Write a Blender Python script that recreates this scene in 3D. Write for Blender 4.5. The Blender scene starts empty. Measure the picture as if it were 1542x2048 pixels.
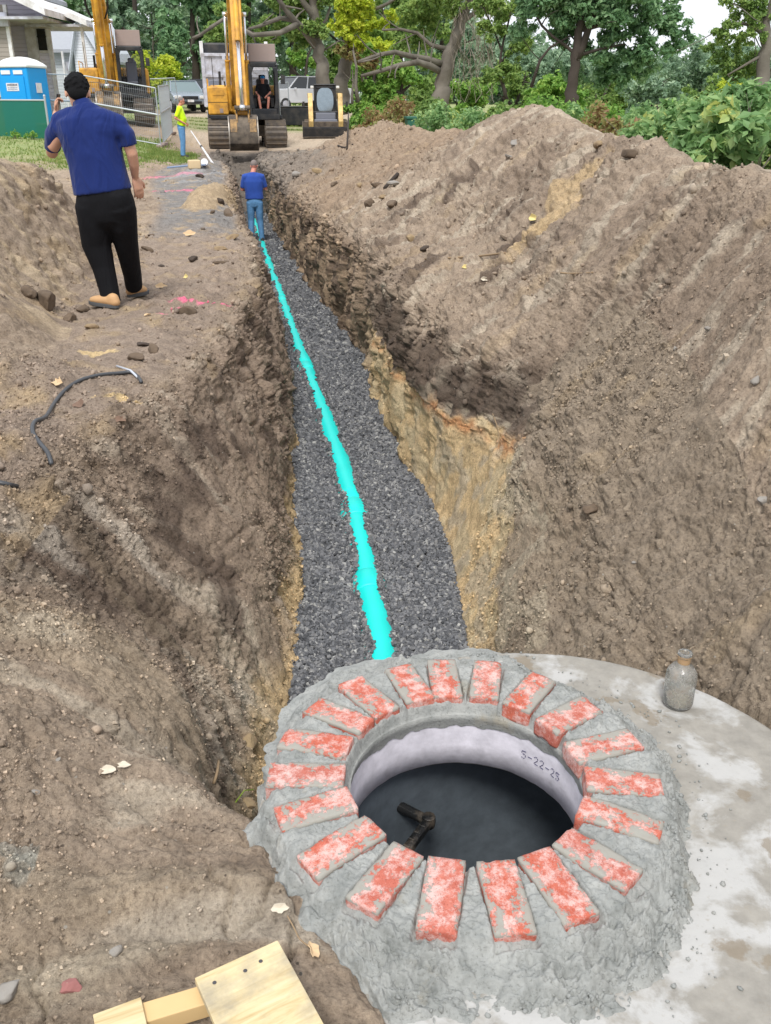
import bpy, bmesh, math, random
import numpy as np
from mathutils import Vector, Matrix
from mathutils.bvhtree import BVHTree
R = math.radians
scene = bpy.context.scene

# ------------------------------------------------------------------ camera, light, exposure
F, W2, H2, PITCH, EYE = 1800.0, 771.0, 1024.0, R(24.33), 1.55
cam = bpy.data.cameras.new('camera'); camo = bpy.data.objects.new('camera', cam)
scene.collection.objects.link(camo); scene.camera = camo
camo.location = (0, 0, EYE); camo.rotation_euler = (R(90) - PITCH, 0, 0)
cam.sensor_fit = 'VERTICAL'; cam.sensor_height = 36; cam.lens = 36 * F / 2048
cam.clip_start = 0.05; cam.clip_end = 3000

SUN_EL, SUN_AZ = 56, -172           # azimuth measured clockwise from +y (view direction)
world = bpy.data.worlds.new('World'); scene.world = world; world.use_nodes = True
wn = world.node_tree; bgn = wn.nodes['Background']
sky = wn.nodes.new('ShaderNodeTexSky'); sky.sky_type = 'NISHITA'; sky.sun_disc = False
sky.sun_elevation = R(SUN_EL); sky.sun_rotation = R(SUN_AZ); sky.dust_density = 2; sky.air_density = 1.0; sky.ozone_density = 1.0
hs = wn.nodes.new('ShaderNodeHueSaturation'); hs.inputs['Saturation'].default_value = 0.35
wn.links.new(sky.outputs[0], hs.inputs['Color']); 
# a thin bright overcast veils the clear sky
veil = wn.nodes.new('ShaderNodeMixRGB'); veil.inputs[0].default_value = .8; veil.inputs[2].default_value = (8.0, 8.25, 8.8, 1)
wn.links.new(hs.outputs[0], veil.inputs[1]); wn.links.new(veil.outputs[0], bgn.inputs[0])
bgn.inputs[1].default_value = 0.12
sun = bpy.data.lights.new('sun', 'SUN'); sun.energy = 2.3; sun.angle = R(14); sun.color = (1, .965, .91)
suno = bpy.data.objects.new('sun', sun); scene.collection.objects.link(suno)
suno.rotation_euler = (R(90 - SUN_EL), 0, R(-SUN_AZ) + math.pi)
scene.view_settings.view_transform = 'Standard'; scene.view_settings.look = 'None'
scene.view_settings.gamma = 1; scene.view_settings.exposure = 0.32
scene.view_settings.use_curve_mapping = False
try:
    scene.cycles.max_bounces = 6; scene.cycles.transparent_max_bounces = 24
    scene.cycles.use_denoising = True
except Exception: pass

def at(px, py, d):
    """a pixel of the photograph -> world point at horizontal distance d"""
    a = PITCH + math.atan((py - H2) / F); h = d * math.tan(a)
    zc = d * math.cos(PITCH) + h * math.sin(PITCH)
    return Vector(((px - W2) * zc / F, d, EYE - h))
def at_h(px, py, z):
    """a pixel -> world point on the level z"""
    a = PITCH + math.atan((py - H2) / F)
    return at(px, py, (EYE - z) / math.tan(a))

# ------------------------------------------------------------------ helpers
C = scene.collection
def link(o, parent=None):
    C.objects.link(o)
    if parent is not None: o.parent = parent
    return o
def tag(o, label=None, cat=None, group=None, kind=None):
    if label: o['label'] = label
    if cat: o['category'] = cat
    if group: o['group'] = group
    if kind: o['kind'] = kind
    return o
def thing(name, label, cat, loc=(0, 0, 0), rotz=0, group=None):
    o = bpy.data.objects.new(name, None); o.empty_display_size = .1
    o.location = loc; o.rotation_euler = (0, 0, rotz); link(o)
    return tag(o, label, cat, group)
def np_mesh(name, V, faces, smooth=True):
    """V (n,3), faces (m,k) equal-sided, or list of such arrays"""
    if not isinstance(faces, list): faces = [faces]
    me = bpy.data.meshes.new(name); V = np.asarray(V, dtype=np.float32)
    me.vertices.add(len(V)); me.vertices.foreach_set('co', V.ravel())
    loops = np.concatenate([f.ravel() for f in faces]).astype(np.int32)
    tot = np.concatenate([np.full(len(f), f.shape[1], dtype=np.int32) for f in faces])
    st = np.concatenate([[0], np.cumsum(tot)[:-1]]).astype(np.int32)
    me.loops.add(len(loops)); me.loops.foreach_set('vertex_index', loops)
    me.polygons.add(len(tot)); me.polygons.foreach_set('loop_start', st); me.polygons.foreach_set('loop_total', tot)
    me.update(calc_edges=True)
    me.polygons.foreach_set('use_smooth', np.full(len(tot), smooth, dtype=bool))
    me.validate(); return me
def mobj(name, me, mat, parent=None, loc=None):
    o = bpy.data.objects.new(name, me)
    if mat is not None: me.materials.append(mat)
    if loc is not None: o.location = loc
    return link(o, parent)
def set_col(me, col, name='Col'):
    a = me.color_attributes.new(name, 'FLOAT_COLOR', 'POINT')
    c = np.ones((len(me.vertices), 4), dtype=np.float32); c[:, :3] = col
    a.data.foreach_set('color', c.ravel())

class MB:
    """collects boxes, bars, tubes and prisms into one mesh"""
    def __init__(s): s.bm = bmesh.new()
    def _add(s, vs, fs):
        bv = [s.bm.verts.new(v) for v in vs]
        for f in fs:
            try: s.bm.faces.new([bv[i] for i in f])
            except ValueError: pass
        return s
    def box(s, c, size, rot=None, taper=(1, 1), shear=(0, 0)):
        M = rot if rot is not None else Matrix.Identity(3)
        vs = []
        for z in (-1, 1):
            k = 1 if z < 0 else 0
            tx, ty = (1, 1) if z < 0 else taper
            sh = (0, 0) if z < 0 else shear
            for x, y in ((-1, -1), (1, -1), (1, 1), (-1, 1)):
                vs.append(Vector(c) + M @ Vector((x * size[0] / 2 * tx + sh[0], y * size[1] / 2 * ty + sh[1], z * size[2] / 2)))
        return s._add(vs, [(3, 2, 1, 0), (4, 5, 6, 7), (0, 1, 5, 4), (1, 2, 6, 5), (2, 3, 7, 6), (3, 0, 4, 7)])
    def tube(s, pts, r, n=8, cap=True):
        pts = [Vector(p) for p in pts]; m = len(pts)
        rr = r if isinstance(r, (list, tuple)) else [r] * m
        t0 = (pts[1] - pts[0]).normalized()
        u = t0.orthogonal().normalized(); vs = []
        for i, p in enumerate(pts):
            t = (pts[min(i + 1, m - 1)] - pts[max(i - 1, 0)]).normalized()
            u = (u - t * u.dot(t)); u = u.normalized() if u.length > 1e-6 else t.orthogonal().normalized()
            w = t.cross(u)
            ri = rr[i]; a, b = ri if isinstance(ri, (list, tuple)) else (ri, ri)
            for k in range(n):
                q = 2 * math.pi * k / n
                vs.append(p + u * (a * math.cos(q)) + w * (b * math.sin(q)))
        fs = []
        for i in range(m - 1):
            for k in range(n):
                fs.append((i * n + k, i * n + (k + 1) % n, (i + 1) * n + (k + 1) % n, (i + 1) * n + k))
        if cap: fs += [tuple(range(n))[::-1], tuple((m - 1) * n + k for k in range(n))]
        return s._add(vs, fs)
    def loft(s, rings, cap=True):
        n = len(rings[0]); vs = [Vector(v) for r in rings for v in r]; fs = []
        for i in range(len(rings) - 1):
            for k in range(n):
                fs.append((i * n + k, i * n + (k + 1) % n, (i + 1) * n + (k + 1) % n, (i + 1) * n + k))
        if cap: fs += [tuple(range(n))[::-1], tuple((len(rings) - 1) * n + k for k in range(n))]
        return s._add(vs, fs)
    def prism(s, poly, lo, hi, axis='x'):
        """poly: 2D outline; extruded from lo to hi along axis. axis x: (y,z); y: (x,z); z: (x,y)"""
        def mk(p, t):
            if axis == 'x': return (t, p[0], p[1])
            if axis == 'y': return (p[0], t, p[1])
            return (p[0], p[1], t)
        n = len(poly); vs = [mk(p, lo) for p in poly] + [mk(p, hi) for p in poly]
        fs = [tuple(range(n))[::-1], tuple(range(n, 2 * n))] + [(k, (k + 1) % n, n + (k + 1) % n, n + k) for k in range(n)]
        return s._add(vs, fs)
    def lathe(s, prof, c=(0, 0, 0), n=24, axis='z', cap=True):
        rings = []
        for r, h in prof:
            ring = []
            for k in range(n):
                q = 2 * math.pi * k / n; a, b = r * math.cos(q), r * math.sin(q)
                v = {'z': (a, b, h), 'x': (h, a, b), 'y': (a, h, b)}[axis]
                ring.append(Vector(c) + Vector(v))
            rings.append(ring)
        return s.loft(rings, cap)
    def build(s, name, mat, parent=None, bevel=0, smooth=False, loc=None, seg=2):
        bmesh.ops.recalc_face_normals(s.bm, faces=s.bm.faces[:])
        me = bpy.data.meshes.new(name); s.bm.to_mesh(me); s.bm.free()
        if smooth: me.polygons.foreach_set('use_smooth', [True] * len(me.polygons))
        o = mobj(name, me, mat, parent, loc)
        if bevel:
            b = o.modifiers.new('b', 'BEVEL'); b.width = bevel; b.segments = seg; b.limit_method = 'ANGLE'; b.angle_limit = R(35)
            me.polygons.foreach_set('use_smooth', [True] * len(me.polygons))
            w = o.modifiers.new('w', 'WEIGHTED_NORMAL'); w.keep_sharp = True
        return o

def build_each(mb, name, mat, parent=None, bevel=0, smooth=False, seg=2):
    """every loose piece of the collector becomes an object of its own"""
    bm = mb.bm; seen = set(); out = []
    for v in bm.verts[:]:
        if v in seen: continue
        st, isl = [v], []; seen.add(v)
        while st:
            q = st.pop(); isl.append(q)
            for e in q.link_edges:
                o = e.other_vert(q)
                if o not in seen: seen.add(o); st.append(o)
        ix = {q: i for i, q in enumerate(isl)}; fs = {f for q in isl for f in q.link_faces}
        m = MB(); m._add([q.co.copy() for q in isl], [tuple(ix[w] for w in f.verts) for f in fs]); out.append(m.build(name, mat, parent, bevel, smooth, None, seg))
    bm.free(); return out

# ------------------------------------------------------------------ noise (vectorised Perlin)
_rs = np.random.RandomState(7); _perm = np.tile(_rs.permutation(256), 2).astype(np.int32)
_g = _rs.normal(size=(256, 3)).astype(np.float32); _g /= np.linalg.norm(_g, axis=1)[:, None]
def perlin(x, y, z):
    x = np.asarray(x, dtype=np.float32); y = np.asarray(y, dtype=np.float32) + 0 * x; z = np.asarray(z, dtype=np.float32) + 0 * x
    xi, yi, zi = [np.floor(v).astype(np.int32) for v in (x, y, z)]
    xf, yf, zf = x - xi, y - yi, z - zi; xi &= 255; yi &= 255; zi &= 255
    u, v, w = [t * t * t * (t * (t * 6 - 15) + 10) for t in (xf, yf, zf)]
    out = 0
    for i in (0, 1):
        for j in (0, 1):
            for k in (0, 1):
                h = _perm[_perm[_perm[(xi + i) & 255] + ((yi + j) & 255)] + ((zi + k) & 255)]
                g = _g[h]
                dv = g[..., 0] * (xf - i) + g[..., 1] * (yf - j) + g[..., 2] * (zf - k)
                out = out + dv * (u if i else 1 - u) * (v if j else 1 - v) * (w if k else 1 - w)
    return out * 1.5
def fbm(x, y, z, o=4, gain=.5):
    s, a = 0, 1.0
    for i in range(o):
        s = s + a * perlin(x * 2 ** i + 13.7 * i, y * 2 ** i - 7.1 * i, z * 2 ** i + 3.3 * i); a *= gain
    return s
def sstep(a, b, x):
    t = np.clip((x - a) / (b - a), 0, 1); return t * t * (3 - 2 * t)
def pchip(xs, ys, x):
    xs = np.asarray(xs, float); ys = np.asarray(ys, float); h = np.diff(xs); dl = np.diff(ys) / h
    m = np.zeros_like(ys); m[0], m[-1] = dl[0], dl[-1]
    for i in range(1, len(xs) - 1):
        if dl[i - 1] * dl[i] > 0:
            w1, w2 = 2 * h[i] + h[i - 1], h[i] + 2 * h[i - 1]; m[i] = (w1 + w2) / (w1 / dl[i - 1] + w2 / dl[i])
    k = np.clip(np.searchsorted(xs, x) - 1, 0, len(xs) - 2); t = (x - xs[k]) / h[k]
    return ((2 * t**3 - 3 * t**2 + 1) * ys[k] + (t**3 - 2 * t**2 + t) * h[k] * m[k] + (-2 * t**3 + 3 * t**2) * ys[k + 1] + (t**3 - t**2) * h[k] * m[k + 1])

# ------------------------------------------------------------------ materials
def new_mat(name):
    m = bpy.data.materials.new(name); m.use_nodes = True
    return m, m.node_tree, m.node_tree.nodes['Principled BSDF']
def nd(nt, t, **kw):
    n = nt.nodes.new(t)
    for k, v in kw.items():
        if k in n.inputs: n.inputs[k].default_value = v
        else: setattr(n, k, v)
    return n
def ramp(nt, fac, stops):
    r = nt.nodes.new('ShaderNodeValToRGB'); e = r.color_ramp.elements
    while len(e) < len(stops): e.new(.5)
    for i, (p, c) in enumerate(stops): e[i].position = p; e[i].color = (*c, 1) if len(c) == 3 else c
    nt.links.new(fac, r.inputs[0]); return r.outputs[0]
def mixc(nt, fac, a, b, mode='MIX'):
    m = nt.nodes.new('ShaderNodeMix'); m.data_type = 'RGBA'; m.blend_type = mode
    for sock, v in ((m.inputs['Factor'], fac), (m.inputs['A'], a), (m.inputs['B'], b)):
        if hasattr(v, 'is_linked'): nt.links.new(v, sock)
        elif isinstance(v, (int, float)): sock.default_value = v
        else: sock.default_value = (*v, 1) if len(v) == 3 else v
    for o in m.inputs:
        pass
    return m.outputs['Result']
def _mix_fix(m): return m
def mixn(nt, fac, a, b, mode='MIX'):
    m = nt.nodes.new('ShaderNodeMixRGB'); m.blend_type = mode
    for i, v in enumerate((fac, a, b)):
        if hasattr(v, 'is_linked'): nt.links.new(v, m.inputs[i])
        elif isinstance(v, (int, float)): m.inputs[i].default_value = v
        else: m.inputs[i].default_value = (*v, 1) if len(v) == 3 else v
    return m.outputs[0]
def coords(nt, kind='Object'):
    return nt.nodes.new('ShaderNodeTexCoord').outputs[kind]
def noise(nt, vec, scale, detail=4, rough=.55, dist=0):
    n = nd(nt, 'ShaderNodeTexNoise', Scale=scale, Detail=detail, Roughness=rough, Distortion=dist)
    nt.links.new(vec, n.inputs['Vector']); return n.outputs[0]
def bump(nt, bs, hts, normal=None):
    prev = normal
    for h, strength, dist in hts:
        b = nd(nt, 'ShaderNodeBump', Strength=strength, Distance=dist); nt.links.new(h, b.inputs['Height'])
        if prev is not None: nt.links.new(prev, b.inputs['Normal'])
        prev = b.outputs[0]
    nt.links.new(prev, bs.inputs['Normal'])
def simple(name, col, rough=.6, metal=0, var=.12, vscale=8, bmp=.0, bscale=60, dirt=None, dirt_amt=.5, dscale=3, spec=.5, coat=0):
    m, nt, b = new_mat(name); co = coords(nt)
    c = mixn(nt, noise(nt, co, vscale, 5), tuple(v * (1 - var) for v in col), tuple(min(1, v * (1 + var)) for v in col))
    if dirt is not None:
        f = ramp(nt, noise(nt, co, dscale, 8, .65), [(.5 - dirt_amt * .25, (0, 0, 0)), (.5 + .25 * (1.2 - dirt_amt), (1, 1, 1))])
        c = mixn(nt, f, c, dirt)
    nt.links.new(c, b.inputs['Base Color']); b.inputs['Roughness'].default_value = rough; b.inputs['Metallic'].default_value = metal
    b.inputs['Specular IOR Level'].default_value = spec; b.inputs['Coat Weight'].default_value = coat
    if bmp: bump(nt, b, [(noise(nt, co, bscale, 6), bmp, .01)])
    return m
def lin(r, g, b):
    f = lambda v: (v / 255 / 12.92) if v / 255 <= .04045 else ((v / 255 + .055) / 1.055) ** 2.4
    return (f(r), f(g), f(b))
# ================================================================== TERRAIN
# cross-sections of the ground, square to the view: for each station d, points (x, z) from far left to far right
#        0 farL   1          2 pileL      3 pile toe  4 path       5 lip L     6           7           8 foot L    9 foot R    10 strata   11 lip R    12 slope    13 ridge    14 behind  15
ST = {
 -6.0: [(-60,.0),(-12,.1),(-5,.1),(-3,0),(-1.5,-.05),(-.9,-.1),(-.6,-.1),(-.3,-.12),(0,-.15),(.4,-.15),(.9,-.1),(1.3,0),(1.8,.3),(2.4,.7),(4,.1),(60,.0)],
  0.3: [(-60,.0),(-12,.1),(-5,.15),(-3,.02),(-1.5,-.05),(-.9,-.1),(-.6,-.1),(-.3,-.12),(0,-.15),(.4,-.24),(.95,-.24),(1.3,-.08),(1.8,.35),(2.4,.9),(4,.1),(60,.0)],
  1.2: [(-60,.0),(-12,.1),(-5,.2),(-3,.03),(-1.5,-.03),(-1.0,-.08),(-.65,-.11),(-.30,-.12),(.00,-.125),(.09,-.24),(1.1,-.24),(1.26,-.12),(1.8,.4),(2.4,.95),(4,.1),(60,.0)],
  1.5: [(-60,.0),(-12,.1),(-5,.2),(-3,.03),(-1.5,-.02),(-1.0,-.06),(-.7,-.1),(-.42,-.12),(-.21,-.13),(-.11,-.24),(1.12,-.24),(1.26,-.13),(1.75,.4),(2.4,.98),(4,.1),(60,.0)],
  1.8: [(-60,.0),(-12,.1),(-5,.2),(-3,.04),(-1.6,.0),(-1.0,-.04),(-.74,-.09),(-.52,-.13),(-.35,-.15),(-.24,-.26),(1.14,-.26),(1.24,-.15),(1.72,.38),(2.4,1.0),(4,.1),(60,.0)],
 1.95: [(-60,.0),(-12,.1),(-5,.2),(-3,.05),(-1.7,.0),(-1.04,-.02),(-.78,-.10),(-.54,-.15),(-.40,-.30),(-.22,-.6),(1.12,-.3),(1.22,-.17),(1.7,.36),(2.4,1.0),(4,.1),(60,.0)],
 2.15: [(-60,.0),(-12,.1),(-5,.2),(-3,.06),(-1.8,.0),(-1.2,.0),(-.9,-.12),(-.66,-.34),(-.46,-.8),(-.2,-1.2),(1.0,-.8),(1.17,-.22),(1.65,.32),(2.4,1.0),(4,.1),(60,.0)],
  2.6: [(-60,.0),(-12,.1),(-5,.2),(-3.1,.1),(-2.0,.0),(-1.45,.0),(-1.1,-.14),(-.78,-.42),(-.46,-1.25),(.3,-1.35),(.85,-.6),(1.08,-.27),(1.55,.2),(2.35,1.0),(4,.1),(60,.0)],
  3.0: [(-60,.0),(-12,.1),(-5,.22),(-3.1,.12),(-2.1,.02),(-1.58,.0),(-1.17,-.22),(-.80,-.60),(-.44,-1.35),(.36,-1.35),(.72,-.78),(1.02,-.38),(1.45,.06),(2.3,1.0),(4,.1),(60,.0)],
  3.6: [(-60,.0),(-12,.1),(-5,.25),(-3.2,.15),(-2.2,.02),(-1.62,.0),(-1.22,-.34),(-.78,-.85),(-.45,-1.35),(.41,-1.35),(.68,-.78),(.97,-.38),(1.5,.22),(2.25,1.08),(4,.1),(60,.0)],
  4.5: [(-60,.0),(-12,.15),(-5,.3),(-3.2,.2),(-2.2,.04),(-1.47,.0),(-1.14,-.32),(-.74,-.85),(-.49,-1.35),(.43,-1.35),(.78,-.68),(1.05,-.28),(1.52,.36),(2.2,1.1),(4,.1),(60,.0)],
  5.5: [(-60,.0),(-12,.2),(-5,.5),(-3.1,.35),(-2.2,.06),(-1.30,.0),(-1.06,-.36),(-.74,-.9),(-.57,-1.35),(.42,-1.35),(.83,-.52),(1.05,-.2),(1.55,.42),(2.15,1.15),(4,.1),(60,.0)],
  6.6: [(-60,.0),(-12,.2),(-6,.6),(-3.5,.66),(-2.4,.03),(-1.25,.0),(-1.06,-.4),(-.83,-.95),(-.70,-1.35),(.31,-1.35),(.45,-.68),(.62,-.15),(1.22,.36),(2.09,1.18),(4,.1),(60,.0)],
  7.6: [(-60,.0),(-12,.2),(-6.5,.8),(-3.9,1.05),(-2.75,.0),(-1.25,.0),(-1.09,-.4),(-.90,-.95),(-.80,-1.35),(.12,-1.35),(.22,-.65),(.38,-.08),(1.08,.34),(2.05,1.22),(4,.1),(60,.0)],
 8.46: [(-60,.0),(-12,.2),(-6.5,.8),(-3.85,1.14),(-2.9,.0),(-1.30,-.03),(-1.13,-.42),(-.97,-.95),(-.90,-1.35),(-.04,-1.35),(.05,-.62),(.2,.0),(.98,.36),(2.0,1.25),(4,.1),(60,.0)],
 10.0: [(-60,.0),(-12,.2),(-6.5,.6),(-3.65,.95),(-3.0,.0),(-1.47,-.07),(-1.33,-.45),(-1.17,-.95),(-1.12,-1.35),(-.18,-1.35),(-.12,-.6),(-.05,.0),(.80,.42),(1.86,1.32),(4,.1),(60,.0)],
 11.6: [(-60,.0),(-12,.2),(-6.5,.3),(-3.95,.45),(-3.15,.0),(-1.70,-.09),(-1.55,-.46),(-1.42,-.95),(-1.37,-1.35),(-.40,-1.35),(-.38,-.6),(-.36,.0),(.58,.55),(1.74,1.54),(4,.1),(60,.0)],
 13.0: [(-60,.0),(-12,.1),(-6.5,.05),(-4.1,.05),(-3.3,.0),(-1.98,-.10),(-1.82,-.46),(-1.68,-.95),(-1.63,-1.35),(-.72,-1.35),(-.70,-.6),(-.66,.0),(.45,.8),(1.62,1.40),(4,.1),(60,.0)],
 15.0: [(-60,.0),(-12,.1),(-7,.0),(-4.6,.0),(-3.6,.0),(-2.38,-.10),(-2.2,-.46),(-2.05,-.95),(-2.0,-1.35),(-1.15,-1.35),(-1.12,-.6),(-1.08,.0),(.1,.6),(1.46,1.18),(4,.1),(60,.0)],
 18.0: [(-60,.0),(-12,.1),(-8,.0),(-5.5,.0),(-4.4,.0),(-3.0,-.06),(-2.82,-.44),(-2.62,-.95),(-2.58,-1.35),(-1.75,-1.35),(-1.71,-.6),(-1.67,.0),(-.5,.6),(.54,1.10),(3,.1),(60,.0)],
 22.0: [(-60,.0),(-12,.2),(-9,.05),(-6.5,.0),(-5.4,.0),(-3.6,.05),(-3.42,-.4),(-3.34,-.95),(-3.3,-1.35),(-2.5,-1.35),(-2.46,-.6),(-2.42,.0),(-1.3,.52),(.0,1.15),(2.4,.1),(60,.0)],
 26.0: [(-60,.0),(-13,.32),(-9.4,.22),(-7,.02),(-6,.0),(-4.35,.0),(-4.15,-.4),(-4.05,-.95),(-4.0,-1.35),(-3.25,-1.35),(-3.2,-.6),(-3.15,.0),(-2.1,.36),(-.95,.84),(1.6,.1),(60,.0)],
 29.0: [(-60,.1),(-13,.5),(-9.6,.38),(-7.3,.1),(-6.2,.0),(-4.95,.0),(-4.75,-.3),(-4.65,-.7),(-4.6,-1.05),(-3.9,-1.05),(-3.8,-.5),(-3.7,.0),(-2.9,.18),(-1.7,.36),(1,.1),(60,.1)],
 32.0: [(-60,.2),(-14,.68),(-10,.55),(-7.6,.2),(-6.5,.02),(-5.6,.0),(-5.4,-.1),(-5.3,-.25),(-5.2,-.4),(-4.4,-.4),(-4.3,-.2),(-4.1,.0),(-3.3,.05),(-2.2,.12),(.6,.1),(60,.2)],
 34.5: [(-60,.2),(-14,.75),(-10.4,.62),(-8,.35),(-6.9,.05),(-6.0,.0),(-5.8,-.02),(-5.6,-.04),(-5.4,-.05),(-4.5,-.05),(-4.4,.0),(-4.2,.0),(-3.4,.03),(-2.3,.05),(.5,.1),(60,.2)],
 38.0: [(-60,.3),(-15,.85),(-11,.72),(-8.6,.45),(-7.6,.12),(-6.6,.05),(-6.2,.05),(-5.9,.05),(-5.6,.05),(-4.6,.05),(-4.5,.06),(-4.2,.08),(-3.4,.1),(-2.3,.12),(1,.15),(60,.3)],
 43.0: [(-60,.5),(-17,1.0),(-12,.85),(-9.4,.6),(-8.4,.38),(-7.2,.32),(-6.6,.31),(-6.2,.31),(-5.8,.31),(-4.8,.31),(-4.6,.31),(-4.2,.31),(-3.4,.31),(-2.3,.31),(2,.3),(60,.5)],
 55.0: [(-60,1.1),(-20,1.2),(-14,1.15),(-11,1.15),(-9.8,1.15),(-8.4,1.15),(-7.6,1.15),(-7,1.15),(-6.4,1.15),(-5.4,1.15),(-5,1.15),(-4.4,1.15),(-3.4,1.1),(-2,1.1),(3,1.0),(60,1.0)],
 75.0: [(-90,1.6),(-30,1.6),(-18,1.6),(-15,1.6),(-13,1.6),(-11,1.6),(-10,1.6),(-9,1.6),(-8,1.6),(-6.4,1.6),(-6,1.6),(-5,1.6),(-4,1.6),(-2,1.6),(5,1.5),(90,1.4)],
 400.: [(-900,2),(-200,2),(-150,2),(-100,2),(-80,2),(-70,2),(-60,2),(-50,2),(-40,2),(-30,2),(-20,2),(-10,2),(0,2),(20,2),(80,2),(900,2)],
}
ds = sorted(ST); NP = 16
def rows():
    r = list(np.arange(-6, .2, .4)); d = .3
    while d < 37: r.append(d); d += max(.0075, .0034 * d)
    while d < 400: r.append(d); d *= 1.035
    return np.array(r + [400.0])
RD = rows()
CTRL = np.zeros((len(RD), NP, 2))
for j in range(NP):
    for k in range(2):
        CTRL[:, j, k] = pchip(ds, [ST[q][j][k] for q in ds], RD)
# columns per segment
NC = [8, 16, 50, 70, 90, 75, 75, 60, 50, 60, 75, 110, 120, 40, 10]
us, seg = [], []
for j, n in enumerate(NC):
    for i in range(n): us.append(j + i / n)
us.append(NP - 1.0); us = np.array(us)
J = np.minimum(us.astype(int), NP - 2); T = us - J
# Catmull-Rom across the section, softened so lips stay crisp but rounded
P0 = CTRL[:, np.maximum(J - 1, 0)]; P1 = CTRL[:, J]; P2 = CTRL[:, J + 1]; P3 = CTRL[:, np.minimum(J + 2, NP - 1)]
L01 = np.linalg.norm(P1 - P0, axis=2, keepdims=True) + 1e-6; L12 = np.linalg.norm(P2 - P1, axis=2, keepdims=True) + 1e-6; L23 = np.linalg.norm(P3 - P2, axis=2, keepdims=True) + 1e-6
M1 = ((P1 - P0) / L01 + (P2 - P1) / L12) * .5 * L12 * .6; M2 = ((P2 - P1) / L12 + (P3 - P2) / L23) * .5 * L12 * .6
t = T[None, :, None]
XZ = (2*t**3-3*t**2+1)*P1 + (t**3-2*t**2+t)*M1 + (-2*t**3+3*t**2)*P2 + (t**3-t**2)*M2
GX = XZ[..., 0]; GZ = XZ[..., 1]; GD = np.repeat(RD[:, None], len(us), 1); U = np.repeat(us[None, :], len(RD), 0)
# normals of the base sheet
def grid_normals(X, Y, Z):
    a = np.stack([np.gradient(X, axis=1), np.gradient(Y, axis=1), np.gradient(Z, axis=1)], -1)
    b = np.stack([np.gradient(X, axis=0), np.gradient(Y, axis=0), np.gradient(Z, axis=0)], -1)
    n = np.cross(a, b); n /= np.linalg.norm(n, axis=2, keepdims=True) + 1e-9
    return n
N = grid_normals(GX, GD, GZ)
steep = 1 - np.clip(N[..., 2], 0, 1)
near = GD < 40
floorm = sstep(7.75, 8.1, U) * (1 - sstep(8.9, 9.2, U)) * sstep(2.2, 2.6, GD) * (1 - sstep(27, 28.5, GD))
wallL = sstep(4.9, 5.3, U) * (1 - sstep(7.9, 8.1, U)); wallR = sstep(8.95, 9.1, U) * (1 - sstep(10.7, 11.1, U))
spoilR = sstep(10.7, 11.3, U) * (1 - sstep(13.6, 14.2, U))
pathm = sstep(3.9, 4.2, U) * (1 - sstep(4.8, 5.0, U))
farm = 1 - sstep(33, 37, GD)
X, Y, Z = GX, GD, GZ
n1 = fbm(X * .9, Y * .9, Z * .9, 3)
n2 = fbm(X * 3.1 + 5, Y * 3.1, Z * 3.1, 4)
n3 = fbm(X * 11, Y * 11, Z * 11 + 9, 4)
n4 = np.abs(fbm(X * 28 + 3, Y * 28, Z * 28, 3, .6))
rid = 1 - np.abs(perlin(X * 2.3 + 31, Y * 2.3, Z * 2.3)) * 2.2
# run-off and bucket streaks go straight down the slopes: long along the section, short along the trench
S = np.concatenate([np.zeros((len(RD), 1)), np.cumsum(np.hypot(np.diff(GX, axis=1), np.diff(GZ, axis=1)), axis=1)], axis=1)
warp = .25 * perlin(X * 1.3, Y * 1.3, Z * 1.3 + 4)
st1 = fbm(S * .9, (Y + warp) * 6.5, 0 * S + 2.2, 3); st2 = fbm(S * 2.2, (Y + warp) * 17, 0 * S + 8.2, 3)
st0 = fbm(S * .55 + 9, (Y + warp * 1.5 + .18 * S) * 2.3, 0 * S + 5.1, 3)
# caked, broken edges near the lips
b1 = np.abs(perlin(X * 5.2 + 3, Y * 5.2, Z * 5.2)); b2 = np.abs(perlin(X * 12 + 7, Y * 12, Z * 12)); b3 = np.abs(perlin(X * 27 + 5, Y * 27, Z * 27)); b4 = np.abs(perlin(X * 60 + 5, Y * 60, Z * 60))
lipm = np.exp(-((U - 5.15) / .45) ** 2) + np.exp(-((U - 10.9) / .35) ** 2)
clod = np.clip(perlin(X * 17 + 2, Y * 17, Z * 17), 0, 1) ** 1.0
clod2 = np.clip(perlin(X * 7.5 - 6, Y * 7.5, Z * 7.5) - .08, 0, 1)
patch = sstep(-.15, .25, perlin(X * 1.1 + 50, Y * 1.1, Z * 1.1))      # where the soil is crumbly rather than smooth
slope_m = np.clip(wallL + wallR + spoilR + sstep(.12, .3, steep), 0, 1)
nr_ = sstep(3.5, 8, GD); n5 = fbm(X * 48 + 1, Y * 48, Z * 48, 2, .6)
disp = .045 * n1 + (.012 + .023 * nr_) * n2 * (1 - .5 * pathm) + .008 * n3 + .014 * n4 * (.3 + patch) + .005 * n5 * (1 - sstep(6, 9, GD)) * (.4 + patch)
disp += slope_m * (.050 * st0 + .026 * st1 + .010 * st2)
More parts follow.
